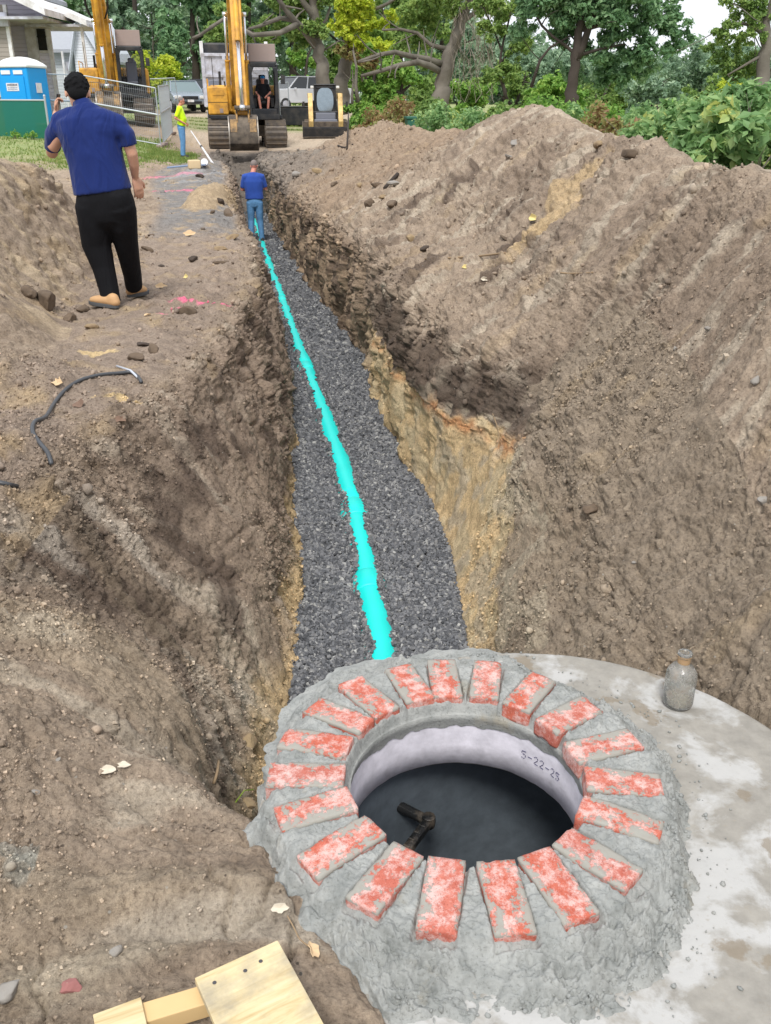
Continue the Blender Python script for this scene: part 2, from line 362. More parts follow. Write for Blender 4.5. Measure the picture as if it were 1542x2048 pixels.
# heel marks, slump cracks and small broken shelves in the nearer soil
crk = np.clip(.10 - np.abs(perlin(X * 3.4 + 11, Y * 3.4, Z * 3.4) + .35 * perlin(X * 13, Y * 13, Z * 13)), 0, .1) / .1
disp -= .022 * crk ** 2 * sstep(.0, .3, perlin(X * 1.7 + 90, Y * 1.7, Z * 1.7)) * (1 - sstep(9, 14, GD)) * (1 - .6 * pathm)
ledge = fbm(S * 1.4 + 4, Y * 1.9, 0 * S + 31, 3) * 6; ledge = ledge - np.floor(ledge); disp += (.007 + .013 * nr_) * (sstep(0, .12, ledge) - ledge) * slope_m * (1 - sstep(10, 16, GD))
disp += ((.012 + .038 * nr_) * clod2 + .024 * clod) * (.25 + .9 * patch) * (1 - .55 * pathm * sstep(12, 16, GD))
disp += lipm * ((.02 + .03 * nr_) * n2 + .02 * n3 + .03 * clod2)
cav = -np.clip(rid - .86, 0, 1) * (.05 + .17 * nr_) * (wallL + .7 * wallR + .4 * spoilR + .2)
disp += cav
# chunky torn wall on the far right side and big clods of topsoil
chunk = np.clip(perlin(X * 4.2, Y * 4.2, Z * 2.0 + 20), -.5, 1)
disp *= 1 - .55 * wallR * sstep(3, 4, GD) * (1 - sstep(8, 10, GD)) * (U < 10.1)
disp += wallR * .10 * chunk * sstep(5.5, 8, GD) + wallL * .07 * chunk * sstep(6, 9, GD)
far_lump = sstep(12, 20, GD) * spoilR * (1 - .6 * sstep(23, 27, GD))
disp += far_lump * (.09 * fbm(X * 1.6, Y * 1.6, Z * 1.6 + 44, 3))
disp += .05 * np.exp(-((GD - 33) / 2.2) ** 2) * fbm(X * 2.4, Y * 2.4, 0 * X, 3) * (U > 4) * (U < 13)
crest = np.exp(-((U - 13.0) / .55) ** 2)
rough = np.clip(.34 + .75 * sstep(.0, .35, fbm(X * .7 + 70, Y * .7, Z * .7, 3)) + .5 * lipm + .5 * crest + .7 * (U > 10.6) * (U < 12.3) * sstep(5.5, 7.5, GD) * (1 - sstep(12, 14, GD)) - .45 * pathm * sstep(11, 14, GD), .05, 1.3)
disp += rough * ((.02 + .05 * nr_) * (b1 - .25) + (.022 + .022 * nr_) * (b2 - .25) + (.026 - .008 * nr_) * (b3 - .25) + .013 * b4 * (1 - sstep(7, 10, GD)))
disp *= (1 - .9 * floorm) * farm + (1 - farm) * .05
disp *= np.where(U > 14.2, .3, 1) * np.where(U < 1.8, .4, 1)
# keep near-camera ground calm so nothing pokes the lens
disp *= np.where(GD < .6, .4, 1)
# keep the dirt low where it passes under the slab
GXd = GX + N[..., 0] * disp; GYd = GD + N[..., 1] * disp * .7; GZd = GZ + N[..., 2] * disp
# a small heap of yellow sand left of the far end of the trench, lumps on the left berm
def heap(cx, cy, rx, ry, h, p=1.0):
    global GZd
    q = ((GXd - cx) / rx) ** 2 + ((GYd - cy) / ry) ** 2
    GZd = GZd + h * np.clip(1 - q, 0, 1) ** p * (1 + .5 * perlin(GXd * 3, GYd * 3, 0 * GXd)) * (U < 5.4)
heap(-3.10, 16.9, .42, 1.7, .24); heap(-4.6, 23.5, .6, 1.6, .16); heap(-2.9, 6.3, .55, .5, .14); heap(-2.3, 5.2, .6, .5, .10); heap(-2.0, 4.2, .5, .4, .06)
SLAB_C, SLAB_R, SLAB_Z = (.46, 1.80), .80, -.15
RING_C, RING_Z = (.218, 1.905), -.07
ds_ = np.hypot(GXd - SLAB_C[0], GYd - SLAB_C[1])
# spoil stays off the slab on the right: push it back to the edge
onr = (ds_ < SLAB_R + .03) & (U > 9.0)
lim = SLAB_Z - .06
GZd = np.where(onr & (GZd > lim), lim, GZd)
# on the left the dirt laps over the slab up to the mortar line
N2 = grid_normals(GXd, GYd, GZd)
# ---- colour of the soils
def L(*a): return np.array(lin(*a))
c_sp, c_sp2 = L(146, 127, 106), L(124, 106, 88)      # spoil
c_dk = L(84, 68, 56); c_or = L(176, 112, 50); c_ye = L(190, 160, 108); c_ye2 = L(176, 158, 120); c_pale = L(178, 164, 142)
c_br = L(116, 94, 76); c_wet = L(110, 110, 110); c_path = L(136, 118, 102); c_grass = L(110, 130, 62); c_grey = L(118, 110, 100)
def mx(c, col, m): return c * (1 - m[..., None]) + col * m[..., None]
nb = fbm(X * .8 + 3, Y * .8, Z * .8, 4); nc = fbm(X * 3 + 8, Y * 3, Z * 3, 4); ncs = fbm(S * 1.1, Y * 5 + warp * 5, 0 * S, 3)
col = np.tile(c_sp, X.shape + (1,))
col = mx(col, c_sp2, .7 * sstep(-.2, .35, nb + .4 * ncs * slope_m))
col = mx(col, c_pale, .55 * sstep(.12, .45, ncs + .3 * nc) * slope_m)
# left wall: brown upper, streaky paler foot
wl = wallL * sstep(2.4, 3.4, GD)
col = mx(col, L(126, 106, 88), .7 * wallL * sstep(3.4, 6, GD))
col = mx(col, c_dk, wl * .8 * sstep(.0, .4, nc + .3 * nb))
col = mx(col, c_ye2, wallL * (1 - sstep(3.0, 4.2, GD)) * .15 * sstep(-.1, .3, st0))
col = mx(col, L(180, 170, 154), wallL * .42 * sstep(.25, .5, fbm(S * .8 + 3, (Y + warp) * 3.2, 0 * S + 77, 2)) * (1 - sstep(4.5, 5.5, GD)))
col = mx(col, c_ye, sstep(7.35, 7.75, U + .25 * nc) * (U < 8.3) * .85 * sstep(2.6, 3.2, GD) * (1 - sstep(9, 12, GD)))
# right wall: sand below, rusty seam, dark topsoil above, between d = 3.6 and 9
zt = np.interp(GD, [3.5, 4.6, 5.2, 5.8, 6.6, 8.5, 12], [-.35, -.38, -.42, -.48, -.58, -.62, -.6]) + .09 * nc + .05 * nb + .03 * perlin(X * 14, Y * 14, Z * 14)
mR = wallR + sstep(10.9, 11.5, U) * 0
seam_x = sstep(3.2, 4.6, GD) * (1 - sstep(9.0, 11.5, GD))
low = (1 - sstep(-.03, .03, GZ - zt)) * (U > 8.9) * (U < 12) * seam_x
col = mx(col, c_ye, low * .95); col = mx(col, c_ye2, low * sstep(.0, .4, nc + .5 * n2) * .7)
rust = np.exp(-((GZ - zt + .055) / (.06 + .05 * np.clip(nc, -.5, .5))) ** 2) * (U > 8.9) * (U < 12) * seam_x
col = mx(col, c_or, np.clip(rust, 0, 1) * .85 * sstep(-.5, .1, nb + n2))
darkb = sstep(-.01, .05, GZ - zt) * (1 - sstep(.20, .52, GZ - zt + .3 * nc + .12 * n2)) * (U > 8.9) * (U < 12.2) * (1 - sstep(8.8, 12, GD)) * sstep(4.7, 5.8, GD)
col = mx(col, c_dk * .8, darkb * .88)
# brown spoil slipped over the sand close to the slab
zsl = np.interp(GD, [2.5, 3.6, 4.6, 5.2, 5.7], [-1.3, -1.05, -.90, -.66, -.30]) + .26 * nc + .14 * st1 + .10 * perlin(X * 9, Y * 9, Z * 9)
slip = sstep(-.12, .12, GZ - zsl) * (GD < 5.9) * (U > 9.0) * (U < 12)
col = mx(col, L(134, 118, 98), slip * .94)
pt = sstep(.05, .35, fbm(X * 4 + 14, Y * 4, Z * 4, 4)) * (U > 8.9) * (U < 10.4) * (1 - sstep(6, 8, GD)); col = mx(col, L(160, 146, 122), pt * .7)
# far right wall: torn sandy brown with dark pockets
fw = wallR * sstep(9.5, 12, GD)
col = mx(col, L(148, 122, 92), fw * .8); col = mx(col, c_dk, fw * .8 * sstep(.05, .35, nc + .4 * chunk))
# spoil heap bands
col = mx(col, c_dk, .8 * spoilR * sstep(.1, .35, fbm(S * .8, Y * 1.1 + 9, 0 * S, 4)) * sstep(6, 8, GD) * (1 - sstep(11, 13.5, GD)) * (U < 12.4))
col = mx(col, L(138, 115, 90), .75 * spoilR * sstep(12.5, 14.5, GD) * (1 - sstep(25, 29, GD)))
col = mx(col, c_ye, spoilR * sstep(1.5, .6, ((GD - 8.0 - .35 * (GX - 1.5)) / .34) ** 2 + ((GX - 1.5) / .34) ** 2 + 1.1 * nc + .6 * n3) * .62)
col = mx(col, c_ye, .16 * spoilR * sstep(.35, .5, fbm(S * .9 + 20, Y * 3 + 9, 0 * S, 3)))
# work path, wet grey further off, packed earth by the machines
col = mx(col, c_path, .8 * pathm); 
col = mx(col, c_wet, pathm * sstep(11, 14, GD) * (1 - sstep(27, 31, GD)) * .8)
col = mx(col, L(138, 140, 143), pathm * sstep(.1, .4, nb) * sstep(12, 15, GD) * (1 - sstep(22, 26, GD)) * .6)
col = mx(col, L(108, 102, 94), sstep(-.1, .2, nc) * sstep(22, 25, GD) * (1 - sstep(34, 36, GD)) * (U > 4.3) * (U < 12.3) * .8)
col = mx(col, L(176, 158, 134), sstep(35, 38, GD) * (U > 3) * .8)
# left pile
col = mx(col, L(172, 150, 116), (U > 2.2) * (U < 4.1) * sstep(.0, .3, ncs) * sstep(6, 7, GD) * .7 * (GD < 13))
# sand heap
hm = np.clip(1 - ((GXd + 3.10) / .45) ** 2 - ((GYd - 16.9) / 1.8) ** 2, 0, 1)
col = mx(col, L(158, 134, 98), sstep(0, .25, hm + .25 * nc) * (U < 5.4) * .9)
# pink marking paint and yellow spots on the path
def spot(cx, cy, rx, ry, c, s=.85):
    global col
    q = ((GXd - cx) / rx) ** 2 + ((GYd - cy) / ry) ** 2 + .9 * n3 + .5 * nc
    col = mx(col, c, (1 - sstep(.5, 1.1, q)) * s * (U < 5.6))
pk = L(235, 70, 130)
for px, py, rx, ry in ((372, 612, .12, .05), (430, 618, .14, .06), (352, 628, .05, .04), (322, 636, .07, .03), (372, 384, 1.1, .12), (330, 384, .6, .1), (345, 357, 1.0, .15), (305, 356, .5, .1), (284, 1640, .035, .03), (262, 1625, .03, .02)):
    p = at_h(px, py, 0); spot(p.x, p.y, rx, ry, pk, .75 if py > 500 else .28)
for px, py, rx, ry in ((200, 718, .16, .07), (235, 812, .14, .05)):
    p = at_h(px, py, 0); spot(p.x, p.y, rx, ry, L(200, 170, 110), .8)
# wet cement splashes on the near left ground
for px, py, rx, ry in ((60, 1760, .05, .06), (80, 1730, .1, .03), (160, 1735, .07, .03), (300, 1750, .06, .03), (130, 1800, .03, .05)):
    p = at_h(px, py, -.1); spot(p.x, p.y, rx, ry, L(150, 152, 142), .5)
# grass
lawn = np.clip(sstep(23, 27, GD + 2.0 * nb) * (U < 3.15 + .5 * nc) + 0, 0, 1) * (1 - sstep(33.5, 36, GD) * (U > 2.2))
lawn2 = sstep(27.5, 29.5, GD + 1.5 * nc) * (1 - sstep(31, 33.5, GD + nc)) * (U >= 3) * (U < 4.25 + .3 * nc)
lawn3 = sstep(44, 46, GD) * (1 - sstep(50, 52, GD)) * (U > 2) * (U < 13)
lawn4 = (U > 14.0) * sstep(4, 6, GD) + sstep(58, 62, GD)
grassm = np.clip(lawn + .8 * lawn2 + .8 * lawn3 + lawn4, 0, 1)
col = mx(col, L(128, 144, 76), grassm * .9)
col = mx(col, L(150, 140, 90), grassm * sstep(.1, .4, nc) * .4)
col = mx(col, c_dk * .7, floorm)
# darker crumbs
col *= (1 - .20 * sstep(.1, .5, n3) * .6)[..., None]
fardark = sstep(24, 27, GD + nc) * (1 - sstep(34.5, 36, GD)) * (U > 5.1 - .4 * sstep(27, 30, GD)) * (U < 10.9 + .8 * sstep(29, 32, GD)); col = mx(col, L(92, 84, 76), fardark * .9)
fartoe = sstep(17, 21, GD + nc) * (1 - sstep(32, 35, GD)) * (U > 10.6) * (1 - sstep(11.6, 12.3, U + .3 * nc)); col = mx(col, L(112, 102, 92), fartoe * .8)
lum = col.mean(axis=2, keepdims=True); col = np.clip((lum + (col - lum) * .76) * 1.28, .01, .85)
# ---- mesh
nr, ncl = X.shape
Vt = np.stack([GXd, GYd, GZd], -1).reshape(-1, 3)
idx = np.arange(nr * ncl).reshape(nr, ncl)
quads = np.stack([idx[:-1, :-1], idx[:-1, 1:], idx[1:, 1:], idx[1:, :-1]], -1).reshape(-1, 4)
hid = (ds_ < SLAB_R - .06) & (GZd < SLAB_Z - .01)
hq = hid.ravel()[quads].all(axis=1)
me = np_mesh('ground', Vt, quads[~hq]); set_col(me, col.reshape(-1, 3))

def soil_material():
    m, nt, b = new_mat('soil'); co = coords(nt)
    at_ = nd(nt, 'ShaderNodeAttribute', attribute_name='Col')
    nA = noise(nt, co, 9, 8, .65); nB = noise(nt, co, 70, 6, .7); nC = noise(nt, co, 260, 4, .7)
    v1 = ramp(nt, nA, [(.3, (.76, .75, .74)), (.7, (1.22, 1.22, 1.21))])
    c = mixn(nt, 1.0, at_.outputs['Color'], v1, 'MULTIPLY')
    v2 = ramp(nt, nB, [(.30, (.50, .48, .46)), (.47, (1.0, 1.0, 1.0)), (.72, (1.38, 1.38, 1.36))])
    c = mixn(nt, 1.0, c, v2, 'MULTIPLY')
    # small pale stones and dark crumbs in the soil
    vo = nd(nt, 'ShaderNodeTexVoronoi', Scale=34.0); nt.links.new(co, vo.inputs['Vector'])
    f = ramp(nt, vo.outputs['Distance'], [(.10, (1, 1, 1)), (.17, (0, 0, 0))])
    sel = nd(nt, 'ShaderNodeSeparateColor'); nt.links.new(vo.outputs['Color'], sel.inputs[0])
    g = ramp(nt, sel.outputs[0], [(.90, (0, 0, 0)), (.93, (.8, .8, .8))])
    fm = mixn(nt, 1.0, f, g, 'MULTIPLY'); c = mixn(nt, fm, c, (.42, .39, .34))
    g2 = ramp(nt, sel.outputs[1], [(.90, (0, 0, 0)), (.92, (.75, .75, .75))])
    fm2 = mixn(nt, 1.0, f, g2, 'MULTIPLY'); c = mixn(nt, fm2, c, (.045, .035, .028))
    nt.links.new(c, b.inputs['Base Color'])
    b.inputs['Roughness'].default_value = .92; b.inputs['Specular IOR Level'].default_value = .25
    bump(nt, b, [(nA, .6, .03), (nB, 1.0, .012), (nC, 1.0, .004)])
    return m
M_SOIL = soil_material()
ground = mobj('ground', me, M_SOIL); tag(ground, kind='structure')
BVH = BVHTree.FromPolygons([tuple(v) for v in Vt.tolist()], quads[~hq][::1].tolist()) if False else None
dg = None
def ground_hit(o, d, far=500):
    h = ground.ray_cast(Vector(o), Vector(d).normalized(), distance=far)
    return (h[1], h[2]) if h[0] else (None, None)
def gz(x, y, top=6):
    p, n = ground_hit((x, y, top), (0, 0, -1)); return p.z if p else (0.0 if top > 2 else -9.0)
def on_ray(px, py):
    """where the photograph's ray through a pixel meets the ground"""
    q = at(px, py, 10.0); o = Vector((0, 0, EYE)); return ground_hit(o, q - o)
# ================================================================== MANHOLE
def concrete_mat(name, col, wet=None, stains=True, rough=.85, wav=.3):
    m, nt, b = new_mat(name); co = coords(nt)
    c = mixn(nt, ramp(nt, noise(nt, co, 22, 8, .6), [(.3, (0, 0, 0)), (.7, (1, 1, 1))]), tuple(v * .80 for v in col), tuple(v * 1.12 for v in col))
    if stains:
        f = ramp(nt, noise(nt, co, 2.6, 9, .62, .3), [(.50, (0, 0, 0)), (.56, (1, 1, 1))])
        c = mixn(nt, mixn(nt, 1.0, f, (.75, .75, .75), 'MULTIPLY'), c, (.50, .50, .49))
        mp = nd(nt, 'ShaderNodeMapping'); mp.inputs['Location'].default_value = (3.3, 1.7, 0); nt.links.new(co, mp.inputs[0])
        f2 = ramp(nt, noise(nt, mp.outputs[0], 3.8, 9, .6), [(.545, (0, 0, 0)), (.575, (1, 1, 1))])
        c = mixn(nt, mixn(nt, 1.0, f2, (.72, .72, .72), 'MULTIPLY'), c, lin(128, 116, 98))
        f3 = ramp(nt, noise(nt, co, 60, 4, .6), [(.60, (0, 0, 0)), (.72, (1, 1, 1))])
        c = mixn(nt, mixn(nt, 1.0, f3, (.5, .5, .5), 'MULTIPLY'), c, lin(150, 142, 128))
    nt.links.new(c, b.inputs['Base Color'])
    rr = ramp(nt, noise(nt, co, 3.8, 5), [(.4, (rough,) * 3), (.6, (rough * .7,) * 3)]); nt.links.new(rr, b.inputs['Roughness'])
    bump(nt, b, [(noise(nt, co, 45, 8, .65), .35, .004), (noise(nt, co, 6, 5), wav, .01), (noise(nt, co, 400, 2), .25, .001)])
    return m
M_SLAB = concrete_mat('slab_concrete', lin(150, 146, 138))
M_OPEN = concrete_mat('opening_concrete', lin(224, 221, 230), stains=False, wav=.05)
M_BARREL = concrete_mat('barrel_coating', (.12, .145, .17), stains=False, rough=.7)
manhole = thing('manhole', 'round grey concrete manhole structure with an open access hole and stained flat top slab', 'manhole', (0, 0, 0))
n = 220; th = np.linspace(0, 2 * np.pi, n, endpoint=False)
ux, uy = np.cos(th), np.sin(th); ox, oy = RING_C[0] - SLAB_C[0], RING_C[1] - SLAB_C[1]
bq = ux * ox + uy * oy; RO = -bq + np.sqrt(bq ** 2 - (ox ** 2 + oy ** 2 - SLAB_R ** 2))
RI = .325
rings = []
def ringpts(r, z): return np.stack([RING_C[0] + ux * r, RING_C[1] + uy * r, np.zeros(n) + z], -1)
edge_n = fbm(ux * 6, uy * 6, 0 * ux + 3, 4)
rings.append(ringpts(RI + 0 * th, SLAB_Z - .165 + .004 * edge_n))
rings.append(ringpts(RI + 0 * th, SLAB_Z - .08)); rings.append(ringpts(RI + 0 * th, SLAB_Z - .004))
for t_ in np.linspace(0.01, .985, 70):
    r = RI + (RO - RI) * t_; p = ringpts(r, SLAB_Z)
    p[:, 2] += .003 * fbm(p[:, 0] * 5, p[:, 1] * 5, 0 * ux, 4) + .0012 * fbm(p[:, 0] * 40, p[:, 1] * 40, 0 * ux, 3); rings.append(p)
rings.append(ringpts(RO - .002 + .004 * edge_n, SLAB_Z - .010 + .006 * edge_n)); rings.append(ringpts(RO + .003 * edge_n, SLAB_Z - .03)); rings.append(ringpts(RO, SLAB_Z - .19))
rings.append(ringpts(RO - .15, SLAB_Z - .19)); rings.append(ringpts(RI + .05 + 0 * th, SLAB_Z - .19)); 
def ring_mesh(name, rings, close=True):
    V = np.concatenate(rings); k = len(rings); i = np.arange(k * n).reshape(k, n); i2 = np.roll(i, -1, axis=1)
    f = [np.stack([i[:-1], i2[:-1], i2[1:], i[1:]], -1).reshape(-1, 4)]
    if close: f.append(np.stack([i[-1], i2[-1], i2[0], i[0]], -1).reshape(-1, 4))
    return np_mesh(name, V, f)
mobj('top_slab', ring_mesh('top_slab', rings), M_SLAB, manhole)
# pale access opening wall: a liner 2 mm proud of the hole
lin_r = [ringpts(RI - .002 + 0 * th, SLAB_Z - .002), ringpts(RI - .004 + 0 * th, SLAB_Z - .09), ringpts(RI - .004 + 0 * th, SLAB_Z - .160 + .003 * edge_n), ringpts(RI + .02 + 0 * th, SLAB_Z - .170 + .003 * edge_n), ringpts(RI + .045 + 0 * th, SLAB_Z - .170)]
mobj('opening_wall', ring_mesh('opening_wall', lin_r, False), M_OPEN, manhole)
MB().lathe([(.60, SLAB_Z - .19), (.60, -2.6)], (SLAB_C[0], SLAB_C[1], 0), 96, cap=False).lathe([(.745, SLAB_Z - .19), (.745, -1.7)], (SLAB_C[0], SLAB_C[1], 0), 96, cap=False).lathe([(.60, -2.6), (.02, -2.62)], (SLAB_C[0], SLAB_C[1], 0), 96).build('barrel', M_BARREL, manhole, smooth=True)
M_STEP = simple('step_plastic', (.008, .0085, .009), .45, var=.3, dirt=(.16, .13, .10), dirt_amt=.12, dscale=14, bmp=.3, bscale=120)
sm = MB()
a, b_, c_ = Vector((-.015, 2.285, -.50)), Vector((.135, 2.17, -.495)), Vector((.025, 1.985, -.495)); d_ = Vector((-.145, 2.09, -.50))
for p, q, r in ((a, b_, .018), (b_, c_, .019), (c_, d_, .018)):
    sm.tube([p, p.lerp(q, .08), p.lerp(q, .92), q], [r * .9, r, r, r * .9], 8)
for p in (b_, c_): sm.lathe([(.0, -.024), (.021, -.018), (.023, 0), (.021, .022), (.0, .026)], p, 10)
dirv = (c_ - b_).normalized()
for k in range(5):
    p = b_.lerp(c_, .2 + .15 * k); sm.box(p + Vector((0, 0, .018)), (.022, .006, .004), Matrix.Rotation(math.atan2(dirv.y, dirv.x) + math.pi / 2, 3, 'Z'))
sm.lathe([(.026, -.006), (.026, .006)], a, 12, 'y'); sm.lathe([(.026, -.006), (.026, .006)], d_, 12, 'y')
sm.build('ladder_rung', M_STEP, manhole, bevel=.003)
# stencilled date on the pale wall
M_INK = simple('stencil_ink', (.035, .03, .12), .7)
lm = MB(); rw = RI - .006
pa, pb = at_h(1046, 1497, -.215), at_h(1128, 1556, -.225)
ta, tb = math.atan2(pa.y - RING_C[1], pa.x - RING_C[0]), math.atan2(pb.y - RING_C[1], pb.x - RING_C[0])
GL = {'5': [((.9, 1), (.2, 1)), ((.12, .92), (.12, .68)), ((.3, .6), (.7, .58)), ((.82, .5), (.88, .25)), ((.7, .08), (.5, 0)), ((.3, .02), (.12, .12))],
      '2': [((.12, .8), (.2, .92)), ((.35, 1), (.65, 1)), ((.8, .92), (.86, .72)), ((.8, .6), (.45, .32)), ((.36, .24), (.14, .06)), ((.3, 0), (.9, 0))],
      '-': [((.12, .48), (.88, .48))]}
txt = '5-22-25'; adv = (tb - ta) / len(txt); hh = .026
for i, ch in enumerate(txt):
    for (x0, y0), (x1, y1) in GL[ch]:
        m_ = max(2, int(4)); P = []
        for k in range(m_):
            f = k / (m_ - 1); x = x0 + (x1 - x0) * f; y = y0 + (y1 - y0) * f
            q = ta + adv * (i + .1 + .8 * x); P.append((RING_C[0] + rw * math.cos(q), RING_C[1] + rw * math.sin(q), -.236 + y * hh))
        lm.tube(P, .0010, 5)
lm.build('stencilled_date', M_INK, manhole)

# ------------------------------------------------------------------ bricks
def brick_mat():
    m, nt, b = new_mat('old_red_brick'); co = coords(nt); oi = nt.nodes.new('ShaderNodeObjectInfo')
    mul = nd(nt, 'ShaderNodeVectorMath', operation='SCALE'); cx = nd(nt, 'ShaderNodeCombineXYZ')
    nt.links.new(oi.outputs['Random'], cx.inputs[0]); nt.links.new(oi.outputs['Random'], cx.inputs[2]); nt.links.new(cx.outputs[0], mul.inputs[0]); mul.inputs['Scale'].default_value = 37.0
    ad = nd(nt, 'ShaderNodeVectorMath', operation='ADD'); nt.links.new(co, ad.inputs[0]); nt.links.new(mul.outputs[0], ad.inputs[1]); v = ad.outputs[0]
    red = ramp(nt, oi.outputs['Random'], [(0, lin(198, 124, 108)), (.3, lin(204, 112, 88)), (.6, lin(186, 130, 120)), (.8, lin(196, 106, 84)), (1, lin(204, 122, 102))])
    c = mixn(nt, ramp(nt, noise(nt, v, 40, 8, .7), [(.3, (.1, .1, .1)), (.75, (1, 1, 1))]), lin(168, 82, 66), red)
    # pale lime bloom, strongest along the middle
    f = ramp(nt, noise(nt, v, 17, 14, .82, .1), [(.46, (0, 0, 0)), (.58, (1, 1, 1))])
    c = mixn(nt, mixn(nt, 1.0, f, (.72, .72, .72), 'MULTIPLY'), c, lin(220, 198, 192))
    c = mixn(nt, 1.0, c, ramp(nt, noise(nt, v, 260, 3, .7), [(.32, (.55, .5, .5)), (.44, (1, 1, 1))]), 'MULTIPLY')
    # grey mortar smeared over the long edges
    sp = nt.nodes.new('ShaderNodeSeparateXYZ'); nt.links.new(co, sp.inputs[0])
    ab = nd(nt, 'ShaderNodeMath', operation='ABSOLUTE'); nt.links.new(sp.outputs[1], ab.inputs[0])
    nn = noise(nt, v, 8, 9, .62)
    s = nd(nt, 'ShaderNodeMath', operation='MULTIPLY_ADD'); nt.links.new(ab.outputs[0], s.inputs[0]); s.inputs[1].default_value = 5.5; nt.links.new(nn, s.inputs[2])
    f2 = ramp(nt, mixn(nt, .5, s.outputs[0], noise(nt, v, 60, 5, .7)), [(.575, (0, 0, 0)), (.60, (1, 1, 1))])
    up = nd(nt, 'ShaderNodeMath', operation='GREATER_THAN'); nt.links.new(sp.outputs[2], up.inputs[0]); up.inputs[1].default_value = .018
    f3 = mixn(nt, 1.0, f2, up.outputs[0], 'MULTIPLY')
    c = mixn(nt, mixn(nt, 1.0, f3, (.92, .92, .92), 'MULTIPLY'), c, lin(150, 152, 144))
    nt.links.new(c, b.inputs['Base Color']); b.inputs['Roughness'].default_value = .85; b.inputs['Specular IOR Level'].default_value = .3
    bump(nt, b, [(noise(nt, v, 70, 8, .7), .5, .003), (noise(nt, v, 330, 3), .4, .001), (f3, .6, .0015)])
    return m
M_BRICK = brick_mat()
def rounded_box(lx, ly, lz, seed, r=.0032, amp=.0013, nx=22, ny=12, nz=7):
    bm = bmesh.new(); P = {}
    def grid(ax, sgn):
        u = [k for k in range(3) if k != ax]; cnt = (nx, ny, nz); a, b = cnt[u[0]], cnt[u[1]]
        for i in range(a):
            for j in range(b):
                q = []
                for di, dj in ((0, 0), (1, 0), (1, 1), (0, 1)):
                    co = [0, 0, 0]; co[ax] = sgn * (cnt[ax]); co[u[0]] = -a + 2 * (i + di); co[u[1]] = -b + 2 * (j + dj)
                    k = tuple(co)
                    if k not in P:
                        P[k] = bm.verts.new((k[0] / nx * lx / 2, k[1] / ny * ly / 2, k[2] / nz * lz / 2))
                    q.append(P[k])
                if (sgn > 0) != (ax == 1): bm.faces.new(q)
                else: bm.faces.new(q[::-1])
    for ax in range(3): grid(ax, 1); grid(ax, -1)
    V = np.array([v.co for v in bm.verts]); h = np.array([lx, ly, lz]) / 2
    inner = np.clip(V, -(h - r), h - r); dv = V - inner; ln = np.linalg.norm(dv, axis=1, keepdims=True)
    V = np.where(ln > 0, inner + dv / np.maximum(ln, 1e-9) * r, V)
    nrm = dv / np.maximum(ln, 1e-9); nz_ = fbm(V[:, 0] * 30 + seed, V[:, 1] * 30, V[:, 2] * 30, 3) + 1.2 * fbm(V[:, 0] * 9 + seed, V[:, 1] * 9, V[:, 2] * 9, 2)
    chip = np.clip(perlin(V[:, 0] * 22 + seed * 3, V[:, 1] * 22, V[:, 2] * 22) - .25, 0, 1) * (ln[:, 0] > r * 1.05)
    V = V + nrm * (amp * nz_ - .020 * chip)[:, None]
    for v, c in zip(bm.verts, V): v.co = c
    me = bpy.data.meshes.new('brick'); bm.to_mesh(me); bm.free(); me.polygons.foreach_set('use_smooth', [True] * len(me.polygons))
    return me
BR = [((810, 1352), 'pinkish white brick just right of where the turquoise pipe ends at the ring'),
 ((886, 1345), 'chalky white brick at the far side of the ring, second clockwise from the pipe'),
 ((975, 1345), 'bright red brick at the far side of the ring with a pale lilac inner end'),
 ((1060, 1383), 'brick almost wholly smeared with grey mortar, red only in two corners, behind the opening'),
 ((1140, 1428), 'pink brick on the side of the ring that faces the glass bottle'),
 ((1200, 1490), 'brick just above the stencilled date, its near half under a mortar band'),
 ((1247, 1560), 'dusty pink brick on the right of the ring, second below the date'),
 ((1240, 1633), 'pink brick on the right of the ring sloping down under a smooth mortar patch'),
 ((1194, 1712), 'bright orange red brick at the lower right of the ring with a clean outer end'),
 ((1115, 1766), 'greyish brick at the lower right of the ring, mostly hidden by sandy mortar'),
 ((1010, 1790), 'orange red brick at the near side of the ring, right of the two most upright'),
 ((884, 1786), 'orange red brick at the near side of the ring, left of the two most upright'),
 ((772, 1752), 'brick at the lower left of the ring with a mortar curl at its outer end'),
 ((685, 1688), 'salmon red brick on the lower left, its outer end over smooth mortar'),
 ((632, 1614), 'red brick on the left, just in front of the one overhanging the pit'),
 ((612, 1546), 'red brick overhanging the pit edge, furthest left of the whole ring'),
 ((630, 1481), 'whitish pink brick on the left, directly behind the one overhanging the pit'),
 ((668, 1424), 'red brick at the upper left of the ring with a rounded broken outer corner'),
 ((727, 1384), 'bright red brick lying diagonally at the upper left, left of the pipe end')]
bang = []
for i, ((px, py), lab) in enumerate(BR):
    p = at_h(px, py, RING_Z); dx, dy = p.x - RING_C[0], p.y - RING_C[1]; q = math.atan2(dy, dx); r = min(.432, max(.405, math.hypot(dx, dy)))
    bang.append(q)
    o = mobj('brick', rounded_box(.203 + .004 * math.sin(i * 3), .091 + .003 * math.cos(i * 5), .058, i * 1.7), M_BRICK)
    o.location = (RING_C[0] + r * math.cos(q), RING_C[1] + r * math.sin(q), RING_Z - .029 + .003 * math.sin(i * 7))
    o.rotation_euler = (R(1.5 * math.sin(i * 2.3)), R(1.5 * math.cos(i * 1.9) + 1.5), q + R(3 * math.sin(i * 4.1)))
    tag(o, lab, 'brick', 'old red bricks laid as a ring round the manhole opening')

